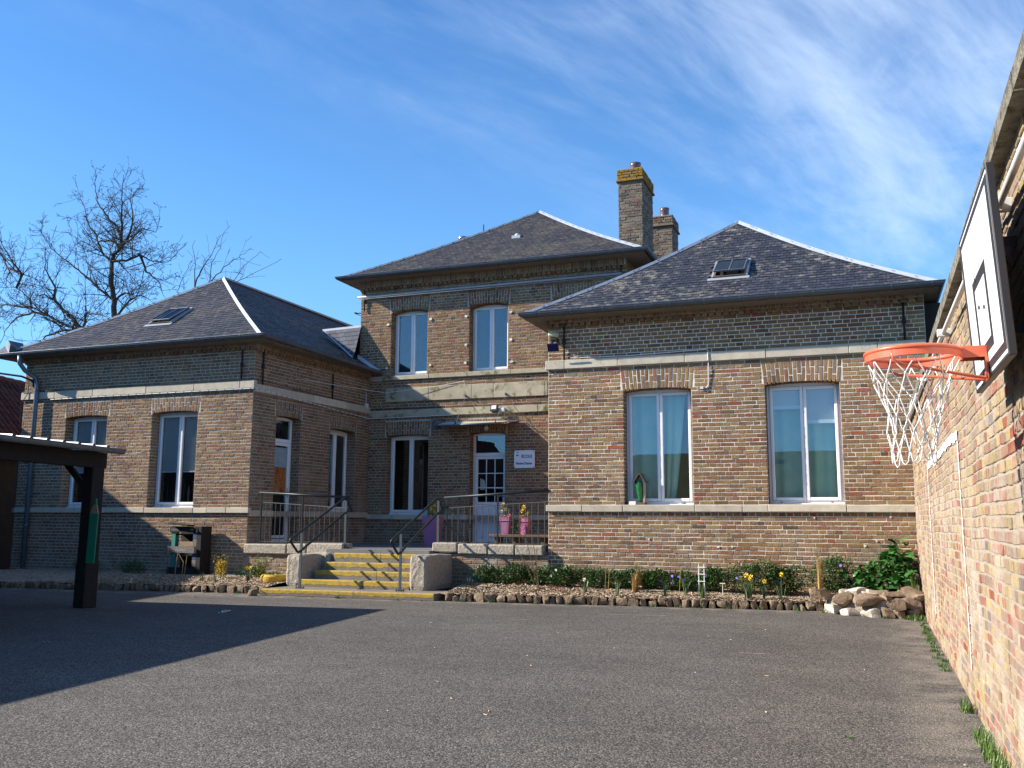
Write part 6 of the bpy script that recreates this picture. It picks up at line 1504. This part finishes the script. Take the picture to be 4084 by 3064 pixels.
crowns = [(.42, 14.78, .80, .25), (.27, 14.70, .66, .25), (.47, 14.60, .62, .25), (.10, 14.66, .56, .24), (-.10, 14.60, .48, .23), (.30, 14.48, .48, .25), (.05, 14.42, .42, .24), (.46, 14.40, .44, .24), (.18, 14.28, .34, .22), (-.28, 14.5, .36, .2), (.42, 14.22, .34, .22), (-.05, 14.25, .32, .2)]
for (cx, cy, cz, rr) in crowns:
    for i in range(24):
        a = r_.uniform(0, 2*pi); el = r_.uniform(-.1, 1.15); o = bpy.data.objects.new('leaf', r_.choice(AC)); COL.objects.link(o)
        o.location = (cx+.09*cos(a), cy+.09*sin(a), cz+r_.uniform(-.12, .13)); o.rotation_euler = (el, r_.uniform(-.4, .4), a); s_ = rr/.24*r_.uniform(.6, 1.05); o.scale = (s_, s_, s_)
        d = Vector((0, .3*s_, 0)); d.rotate(o.rotation_euler)
        if o.location.x+d.x > .60 or o.location.y+d.y > 14.96: o.rotation_euler = (el, 0, a+pi)
        adopt(o, ac)
k = MB()
for (cx, cy, cz, rr) in crowns:
    for i in range(5): k.tube([(cx*.7+.08, cy, .18), (cx+r_.uniform(-.05, .05), cy+r_.uniform(-.05, .05), cz)], .008, 5)
leafy(k, (.20, 14.52, .42), .40, .34, .26, 1300, .06, 77, wide=.6)
o = k.build('stalks', L_PERI); adopt(o, ac)
gr = thing('grass_tuft', (.60, 14.05, .25), 'bright green grass tuft between the acanthus and the yard wall', 'grass tuft', 'grass tufts'); UL()
k = MB(); r_ = random.Random(31)
for i in range(60): x, y = .58+r_.uniform(-.05, .04), 14.02+r_.uniform(-.2, .2); blade(k, (x, y, .22), (x+r_.uniform(-.12, .02), y+r_.uniform(-.1, .1), .25+r_.uniform(.1, .34)), .006)
o = k.build('blades', L_GRASS); adopt(o, gr)
# daffodils in the bed
dz_ = .165
daffodil('daffodil', -6.10, 14.2, dz_, .19, 12, 0, 1, 'green daffodil leaves without flowers at the left end of the right bed', .06)
daffodil('daffodil', -4.12, 14.12, dz_, .20, 12, 1, 2, 'cream narcissus in front of the periwinkle below the window', .06, petal=L_PETW)
daffodil('daffodil', -3.56, 13.92, dz_, .22, 9, 0, 3, 'narrow grey green daffodil leaves left of the dry straw tuft', .05, leafw=.02)
daffodil('daffodil', -2.84, 13.97, dz_, .24, 7, 0, 4, 'short daffodil leaves below the violet flowers', .05, leafw=.02)
daffodil('daffodil', -2.58, 14.22, dz_+.03, .30, 14, 0, 5, 'tall daffodil leaves left of the white trellis', .09)
daffodil('daffodil', -1.66, 14.15, dz_, .28, 22, 3, 6, 'clump with three bright yellow daffodils left of the second window', .11)
daffodil('daffodil', -1.45, 14.22, dz_, .21, 12, 1, 7, 'small clump with one yellow daffodil just right of the three', .05)
daffodil('daffodil', -1.20, 14.08, dz_, .31, 9, 1, 8, 'single drooping yellow daffodil left of the rockery', .09)
daffodil('daffodil', -11.12, 13.85, .12, .22, 12, 0, 9, 'daffodil leaves in front of the gold yellow shrub left of the steps', .06)
daffodil('daffodil', -10.80, 13.80, .12, .24, 14, 0, 10, 'second clump of daffodil leaves right of the gold yellow shrub', .07)
daffodil('daffodil', -10.20, 13.95, .12, .30, 14, 2, 11, 'tall yellow daffodil next to the yellow tyre', .06)
def yshrub(x, y, h, n, mat, seed, label, extra=None):
    r = random.Random(seed); t = thing('flowering_shrub', (x, y, .12), label, 'shrub'); UL(); k = MB()
    for i in range(7):
        tx = x+r.uniform(-.13, .13); tz = .12+h*r.uniform(.6, 1.0)
        for j in range(11): f = .25+.75*j/10; leafy(k, (x+(tx-x)*f, y+r.uniform(-.07, .07), .12+(tz-.12)*f), .035, .035, .03, n, .032, seed*31+i*13+j, wide=.6)
    o = k.build('foliage', mat); adopt(o, t)
    if extra:
        k = MB(); leafy(k, (x+.02, y-.06, .12+h*.5), .10, .06, h*.3, 130, .03, seed+5, wide=.7); o = k.build('yellow_flowers', extra); adopt(o, t)
    k = MB()
    for i in range(6): k.tube([(x+r.uniform(-.03, .03), y, .08), (x+r.uniform(-.12, .12), y, .12+h*.8)], .004, 4)
    o = k.build('stems', L_STEM); adopt(o, t)
yshrub(-10.98, 14.2, .46, 6, L_GOLD, 3, 'gold yellow flowering shrub against the left wing', L_PETY); yshrub(-10.25, 14.40, .48, 9, L_YGREEN, 5, 'bright yellow green shrub left of the steps')
# dry tufts, bare twigs, stakes
def tuft(x, y, h, n, sp, mat, seed, name, label, cat, lean=0., group=None):
    r = random.Random(seed); t = thing(name, (x, y, .12), label, cat, group); UL(); k = MB()
    for i in range(n):
        a = r.uniform(0, 2*pi); q = r.uniform(.1, 1)*sp; blade(k, (x+q*.25*cos(a), y+q*.25*sin(a), .10), (x+q*cos(a)+lean, y+q*.6*sin(a), .12+h*r.uniform(.4, 1.05)), .006, .5)
    o = k.build('blades', mat); adopt(o, t); return t
tuft(-3.38, 14.3, .40, 130, .14, L_DRY, 4, 'dry_grass', 'straw coloured dry grass tuft in the middle of the right bed', 'dry grass', .08)
tuft(-2.31, 14.1, .22, 70, .13, L_WEED, 5, 'grass_tuft', 'small olive grass tuft below the white trellis', 'grass tuft', 0, 'grass tufts')
tuft(-.67, 14.2, .68, 60, .12, L_DRY, 6, 'dry_stalks', 'tall dry brown stalks left of the rockery', 'dry stalks', .02)
bt = thing('bare_twigs', (-4.95, 14.2, .12), 'tall bare brown twigs in front of the corner of the right wing', 'twigs'); UL()
for (pts) in ([(-4.93, 14.25, .10), (-5.12, 14.22, .55), (-5.38, 14.2, .95), (-5.55, 14.2, 1.08)], [(-4.92, 14.25, .10), (-5.02, 14.2, .6), (-5.15, 14.2, 1.05), (-5.22, 14.2, 1.28)], [(-4.9, 14.25, .1), (-4.96, 14.22, .6), (-5.02, 14.2, 1.05), (-5.08, 14.2, 1.32)], [(-4.9, 14.22, .1), (-4.93, 14.2, .35), (-4.94, 14.2, .8)]):
    k = MB(); k.tube(pts, [.007, .006, .004, .002][:len(pts)], 5)
    for j in range(6): f = .35+.6*j/6; i0 = min(len(pts)-2, int(f*(len(pts)-1))); p = Vector(pts[i0]).lerp(Vector(pts[i0+1]), f*(len(pts)-1)-i0); k.tube([p, p+Vector((rng.uniform(-.03, .03), 0, .03))], .002, 4)
    o = k.build('twig', L_STEM); adopt(o, bt)
ws = thing('willow_whips', (-12.0, 14.2, .1), 'pale bare stems in front of the pallet planter', 'twigs'); UL()
for pts in ([(-12.05, 14.25, .08), (-12.02, 14.22, .35), (-11.97, 14.2, .62)], [(-11.95, 14.25, .1), (-11.85, 14.2, .25), (-11.83, 14.2, .45), (-11.95, 14.2, .60)], [(-12.2, 14.25, .1), (-12.2, 14.2, .5), (-12.18, 14.2, .8)], [(-11.85, 14.25, .1), (-11.76, 14.2, .56)]):
    k = MB(); k.tube(pts, .0055, 5); o = k.build('stem', L_DRY if pts[0][0] > -12.1 else L_STEM); adopt(o, ws)
for (x, y, h, lb) in ((-4.08+.22, 14.3, .42, 'left of two thin canes below the bird feeder window'), (-3.80, 14.28, .46, 'right of two thin canes below the bird feeder window'), (-2.72, 14.4, .46, 'thin cane left of the white trellis')):
    t = thing('plant_cane', (x, y, .1), lb, 'cane', 'thin canes in the flower bed'); UL(); k = MB(); k.tube([(x, y, .08), (x+.03, y, .1+h)], .004, 5); o = k.build('cane_stick', L_DRY); adopt(o, t)
tr_ = thing('white_trellis', (-2.36, 14.3, .12), 'tiny white ladder trellis standing in the flower bed', 'trellis'); UL()
for x in (-2.40, -2.32): k = MB(); k.box(x-.006, x+.006, 14.29, 14.302, .12, .61); o = k.build('upright', M_WHITE); adopt(o, tr_)
for z in (.36, .465, .565): k = MB(); k.box(-2.415, -2.305, 14.282, 14.29, z-.006, z+.006); o = k.build('rung', M_WHITE); adopt(o, tr_)
sw = thing('plant_label', (-2.05, 14.28, .12), 'small white topped plant marker between the white trellis and the daffodils', 'plant marker'); UL()
k = MB(); k.box(-2.055, -2.045, 14.28, 14.286, .1, .34); k.box(-2.09, -2.01, 14.274, 14.28, .33, .345); o = k.build('marker', M_CARD); adopt(o, sw)
rl = thing('red_plant', (-4.55, 14.15, .12), 'small plant with red leaves at the front of the right bed', 'plant'); UL()
k = MB(); leafy(k, (-4.55, 14.12, .16), .09, .07, .07, 90, .03, 9); o = k.build('foliage', L_REDL); adopt(o, rl)

# -- weeds and grass where the yard meets the walls
def weeds(name, spots, mat, seed, label, cat='weeds'):
    r = random.Random(seed); k = MB()
    for (x, y, z, rr, h, n) in spots:
        for i in range(n):
            a = r.uniform(0, 2*pi); q = r.uniform(0, rr); b = (x+q*cos(a), y+q*sin(a)*1.4, z-.004); blade(k, b, (b[0]+r.uniform(-.5, .5)*h, b[1]+r.uniform(-.5, .5)*h, z+h*r.uniform(.3, 1)), .0055 if h < .1 else .007, .5, 3)
    o = k.build(name, mat); return tag(o, label, cat, kind='stuff')
bw = lambda y: WX0+WSL*y
r_ = random.Random(8)
weeds('wall_grass', [(bw(y)-.05, y, 0, .05, .095, 40) for y in (5.05, 5.2, 5.35, 5.5, 5.62, 5.8, 5.95, 6.1, 6.2, 7.0, 7.1)], L_GRASS, 1, 'fresh grass along the foot of the yard wall nearest the viewer', 'grass')
weeds('wall_moss', [(bw(y)-.04-r_.uniform(0, .05), y, 0, .05, .035, 50) for y in [8.9+i*.16+r_.uniform(-.05, .05) for i in range(26)] if r_.random() < .85], L_WEED, 2, 'low mossy weeds along the far foot of the yard wall')
weeds('rockery_weeds', [(.55, 13.35, 0, .12, .09, 160), (.42, 13.4, 0, .06, .06, 40), (.16, 13.40, .0, .03, .05, 30), (-.62, 13.9, 0, .04, .06, 30)], L_WEED, 3, 'green weeds at the foot of the rockery')
weeds('kerb_weeds', [(x, KY(x)-.02, 0, .05, .06, 40) for x in (-5.9, -5.45, -4.75, -3.0, -2.62, -2.3, -1.95, -1.5, -1.0, -10.6, -10.3, -10.0, -9.6, -4.2)]+[(-7.95, 13.22, 0, .05, .05, 60), (-8.4, 13.2, 0, .03, .03, 20), (-6.9, 13.28, 0, .03, .03, 20), (-6.5, 13.3, 0, .03, .03, 20)], L_WEED, 4, 'small weeds in front of the kerb stones and the steps')
# -- litter on the asphalt
for (x, y, s_, lb, m_, nm, ct) in ((-8.03, 10.5, .06, 'crumpled white paper scrap lying in the shelter shadow', M_CARD, 'paper_scrap', 'litter'), (-7.74, 7.32, .03, 'small white pebble in the shelter shadow', M_CARD, 'pebble', 'pebble'), (-10.09, 12.43, .04, 'dead brown leaf on the sunlit sliver of asphalt', L_STEM, 'dead_leaf', 'leaf'), (-.16, 5.93, .03, 'small green moss lump on the asphalt near the yard wall', L_WEED, 'moss_lump', 'moss')):
    t = thing(nm, (x, y, 0), lb, ct); UL(); k = MB(); r = random.Random(int(x*100))
    for i in range(9): a = Vector((x+r.uniform(-1, 1)*s_, y+r.uniform(-1, 1)*s_, r.uniform(.001, .5)*s_)); k.add([a, a+Vector((r.uniform(-1, 1)*s_, r.uniform(-1, 1)*s_, r.uniform(0, .5)*s_)), a+Vector((r.uniform(-1, 1)*s_, r.uniform(-1, 1)*s_, r.uniform(-.2, .3)*s_))], [(0, 1, 2)])
    o = k.build('fragment', m_); adopt(o, t)
g_ = np.random.default_rng(17); V = []; F = []
for i in range(120):
    y = 3.2+10*g_.random()**1.4; x = g_.uniform(-.85*y+.5, .45); a = g_.uniform(0, pi); L = g_.uniform(.006, .02); w = g_.uniform(.002, .005); c, s = cos(a), sin(a); n0 = len(V)
    V += [(x-c*L-s*w, y-s*L+c*w, .004), (x+c*L-s*w, y+s*L+c*w, .006), (x+c*L+s*w, y+s*L-c*w, .009), (x-c*L+s*w, y-s*L-c*w, .007)]; F.append((n0, n0+1, n0+2, n0+3))
o = bpy.data.objects.new('scattered_chips', np_mesh('scattered_chips', V, F, M_CHIP)); link(o); tag(o, 'stray wood chips scattered over the asphalt', 'wood chips', kind='stuff')

# ================================================================== BARE TREES BEHIND THE LEFT WING
def tree(name, limbs, Y, base, r0, seed, label, dens=1.0):
    r = random.Random(seed); t = thing(name, (base[0], Y, 0), label, 'tree', 'bare trees behind the school'); UL()
    tk = MB(); br = MB(); tw = MB()
    def twig(p, d, L, rad, lvl):
        n = max(2, int(L/.16)); pts = [p]; rr = [rad]; q = p.copy(); dd = d.copy()
        for i in range(n):
            dd = (dd+Vector((r.gauss(0, .10), r.gauss(0, .10), r.gauss(.02, .08)))).normalized(); q = q+dd*L/n; pts.append(q.copy()); rr.append(max(.0068, rad*(1-(i+1)/n*.8)))
        (br if rad > .018 else tw).tube(pts, rr, 5 if rad > .018 else 3, cap=False)
        if lvl > 0:
            for i in range(1, len(pts)):
                for _ in range(2 if lvl > 1 and r.random() < .35 else 1):
                    if r.random() < .62*dens:
                        ax = Vector((r.gauss(0, 1), r.gauss(0, 1), r.gauss(.2, .8))).normalized(); nd_ = (dd*.55+ax*.8).normalized(); twig(pts[i], nd_, L*r.uniform(.28, .6), rr[i]*.55, lvl-1)
        else:
            for i in range(1, len(pts)):
                if r.random() < .5: e = Vector((r.gauss(0, 1), r.gauss(0, 1), r.gauss(0, 1))).normalized()*.07; tw.tube([pts[i], pts[i]+e], .0055, 3, cap=False)
    dys = {}
    for li, L in enumerate(limbs):
        yo = r.uniform(-.25, .25) if li else 0; pts = []; dy = 0 if li == 0 else r.uniform(-.35, .35)
        for i, (x, z) in enumerate(L):
            key = (x, z); dyv = dys.get(key)
            if dyv is None: dyv = (dys.get(tuple(L[0]), 0))+dy*i*.5+r.gauss(0, .05)
            dys.setdefault(key, dyv); pts.append(Vector((x, Y+dyv, z)))
        ra = r0 if li == 0 else r0*.46; n = len(pts); rad = [max(.008, ra*(1-i/(n-1))**.9) for i in range(n)]
        P2 = []; R2 = []
        for i in range(n-1):
            for s in range(4): f = s/4; P2.append(pts[i].lerp(pts[i+1], f)+Vector((r.gauss(0, .012), r.gauss(0, .02), r.gauss(0, .012)))); R2.append(rad[i]+(rad[i+1]-rad[i])*f)
        P2.append(pts[-1]); R2.append(rad[-1]); (tk if li == 0 else br).tube(P2, R2, 8 if li == 0 else 6)
        for i in range(3 if li == 0 else 1, len(P2)):
            if li == 0 and P2[i].z < limbs[0][0][1]+1.2: continue
            for _ in range(1 if r.random() < .7 else 2):
                if r.random() < .72*dens:
                    tdir = (P2[i]-P2[i-1]).normalized(); ax = Vector((r.gauss(0, 1), r.gauss(0, .8), r.gauss(.25, .9))).normalized(); twig(P2[i], (tdir*.5+ax*.8).normalized(), r.uniform(.5, 1.45)*(1-.62*(i/len(P2))**1.5), max(.009, min(.024, R2[i]*.5)), 2)
    if base[2] > 0: tk.tube([(base[0], Y, -.1), (base[0]+.05, Y, base[2]*.5), (limbs[0][0][0], Y, limbs[0][0][1])], [r0*1.5, r0*1.15, r0], 10)
    for nm, m_ in (('trunk', tk), ('limbs', br), ('twigs', tw)):
        o = m_.build(nm, M_BARK); adopt(o, t)
TA = [[(-26.22,8.37),(-26.27,8.66),(-26.39,9.43),(-26.47,10.03),(-26.63,10.99),(-26.45,11.22),(-26.27,11.56),(-26.26,12.04),(-26.59,12.43),(-27.16,12.98),(-27.58,13.52),(-27.71,14.10),(-27.71,14.90)],
 [(-26.45,11.22),(-25.92,11.52),(-25.36,11.70),(-24.88,12.01),(-24.30,11.83),(-23.90,12.26)], [(-26.26,12.04),(-26.21,12.75),(-26.11,13.35),(-26.08,14.32)],
 [(-26.63,10.99),(-25.95,10.99),(-25.39,11.17),(-24.79,10.88),(-24.07,10.75),(-23.53,10.99)], [(-26.63,10.99),(-27.17,11.41),(-27.54,12.17),(-27.96,12.71),(-28.14,13.34),(-28.70,13.97)],
 [(-26.39,9.43),(-26.96,9.89),(-27.68,10.43),(-28.33,10.91),(-28.98,11.34),(-29.49,11.76),(-30.11,12.45),(-29.99,12.81)], [(-26.39,9.43),(-25.84,9.68),(-25.40,9.59),(-25.02,9.27)],
 [(-26.27,8.66),(-25.74,9.38),(-25.18,9.57),(-24.67,9.35)], [(-25.92,11.52),(-25.60,11.97),(-25.51,12.67),(-25.78,13.31),(-25.45,13.75)],
 [(-26.27,11.56),(-26.91,11.93),(-27.51,11.93),(-28.15,12.24),(-28.84,12.99)], [(-25.39,11.17),(-25.04,10.49),(-24.44,10.09),(-24.26,9.55)]]
TB = [[(-26.72,7.75),(-26.83,8.09),(-27.38,8.59),(-27.86,8.97),(-28.35,9.42),(-28.83,9.63),(-29.59,9.70)], [(-26.83,8.09),(-27.05,8.17),(-27.66,8.44),(-28.36,8.78),(-29.07,9.12),(-29.35,9.56),(-29.69,9.88),(-30.39,9.94),(-31.19,10.01)],
 [(-29.07,9.12),(-29.93,9.25),(-30.64,9.36),(-31.26,9.32)], [(-28.36,8.78),(-29.21,8.96),(-30.04,8.84),(-30.54,8.52),(-30.78,7.83)], [(-27.05,8.17),(-27.93,8.17),(-28.66,8.04),(-29.23,7.79),(-29.74,7.53)],
 [(-29.69,9.88),(-29.52,10.40),(-29.88,10.92),(-30.42,11.57),(-30.77,12.22)], [(-28.35,9.42),(-28.56,9.96),(-28.94,10.71),(-29.18,11.57)], [(-26.83,8.09),(-26.60,8.76),(-25.95,8.66),(-25.44,8.51)], [(-29.52,10.40),(-30.49,10.79),(-31.03,11.39),(-31.57,11.93)]]
TC = [[(-24.81,9.24),(-25.01,10.00),(-25.21,10.65),(-24.95,11.26),(-24.47,11.98),(-24.14,12.71)], [(-24.81,9.24),(-24.54,10.72),(-24.45,11.59),(-23.96,12.12),(-23.77,12.67)], [(-24.54,10.72),(-23.91,11.35),(-23.27,11.73),(-23.11,12.03)],
 [(-25.21,10.65),(-25.19,11.54),(-25.32,12.32)], [(-25.01,10.00),(-26.11,10.47),(-25.77,11.14),(-25.43,11.69)], [(-24.81,9.24),(-24.39,10.22),(-23.31,10.76),(-22.81,11.30),(-22.03,11.77)], [(-24.81,9.24),(-23.68,10.55),(-23.19,10.81),(-22.40,11.22),(-21.58,11.66)]]
tree('bare_tree', TA, 27.0, (-26.2, 27, 8.37), .115, 5, 'tall bare tree with an upright trunk rising behind the left wing roof', 1.15)
tree('bare_tree', TB, 26.0, (-26.5, 26, 7.75), .12, 9, 'spreading bare tree with low limbs at the far left behind the roof', 1.15)
tree('bare_tree', TC, 30.0, (-24.8, 30, 9.24), .055, 14, 'slender bare tree tips showing right of the left wing ridge', .42)
# -- faded marks on the asphalt
M_FADED = plain('faded_white_marking', (.30, .27, .24), .95, 0, .3, 30)
for pts, w in (([(-3.44, 12.41), (-3.0, 12.47), (-2.53, 12.57)], .022), ([(-4.3, 11.3), (-4.05, 11.32)], .016), ([(-1.2, 9.3), (-.95, 9.33)], .016)):
    k = MB(); r = random.Random(int(w*1e4)); vs = []; N = 22
    for i in range(N+1):
        f = i/N*(len(pts)-1); j = min(int(f), len(pts)-2); x = pts[j][0]+(pts[j+1][0]-pts[j][0])*(f-j); y = pts[j][1]+(pts[j+1][1]-pts[j][1])*(f-j)
        ww = w*r.uniform(.25, 1)*(1 if 0 < i < N else .1); vs += [(x, y-ww, .004), (x, y+ww, .004)]
    k.add(vs, [(2*i, 2*i+2, 2*i+3, 2*i+1) for i in range(N)]); o = k.build('faded_line', M_FADED); adopt(o, asph)

# narrow dark gap between the right wing and the neighbour behind the yard wall
nw = thing('neighbour_wall', (2, 16, 0), 'dark wall glimpsed in the gap right of the right wing above the yard wall', 'wall'); UL()
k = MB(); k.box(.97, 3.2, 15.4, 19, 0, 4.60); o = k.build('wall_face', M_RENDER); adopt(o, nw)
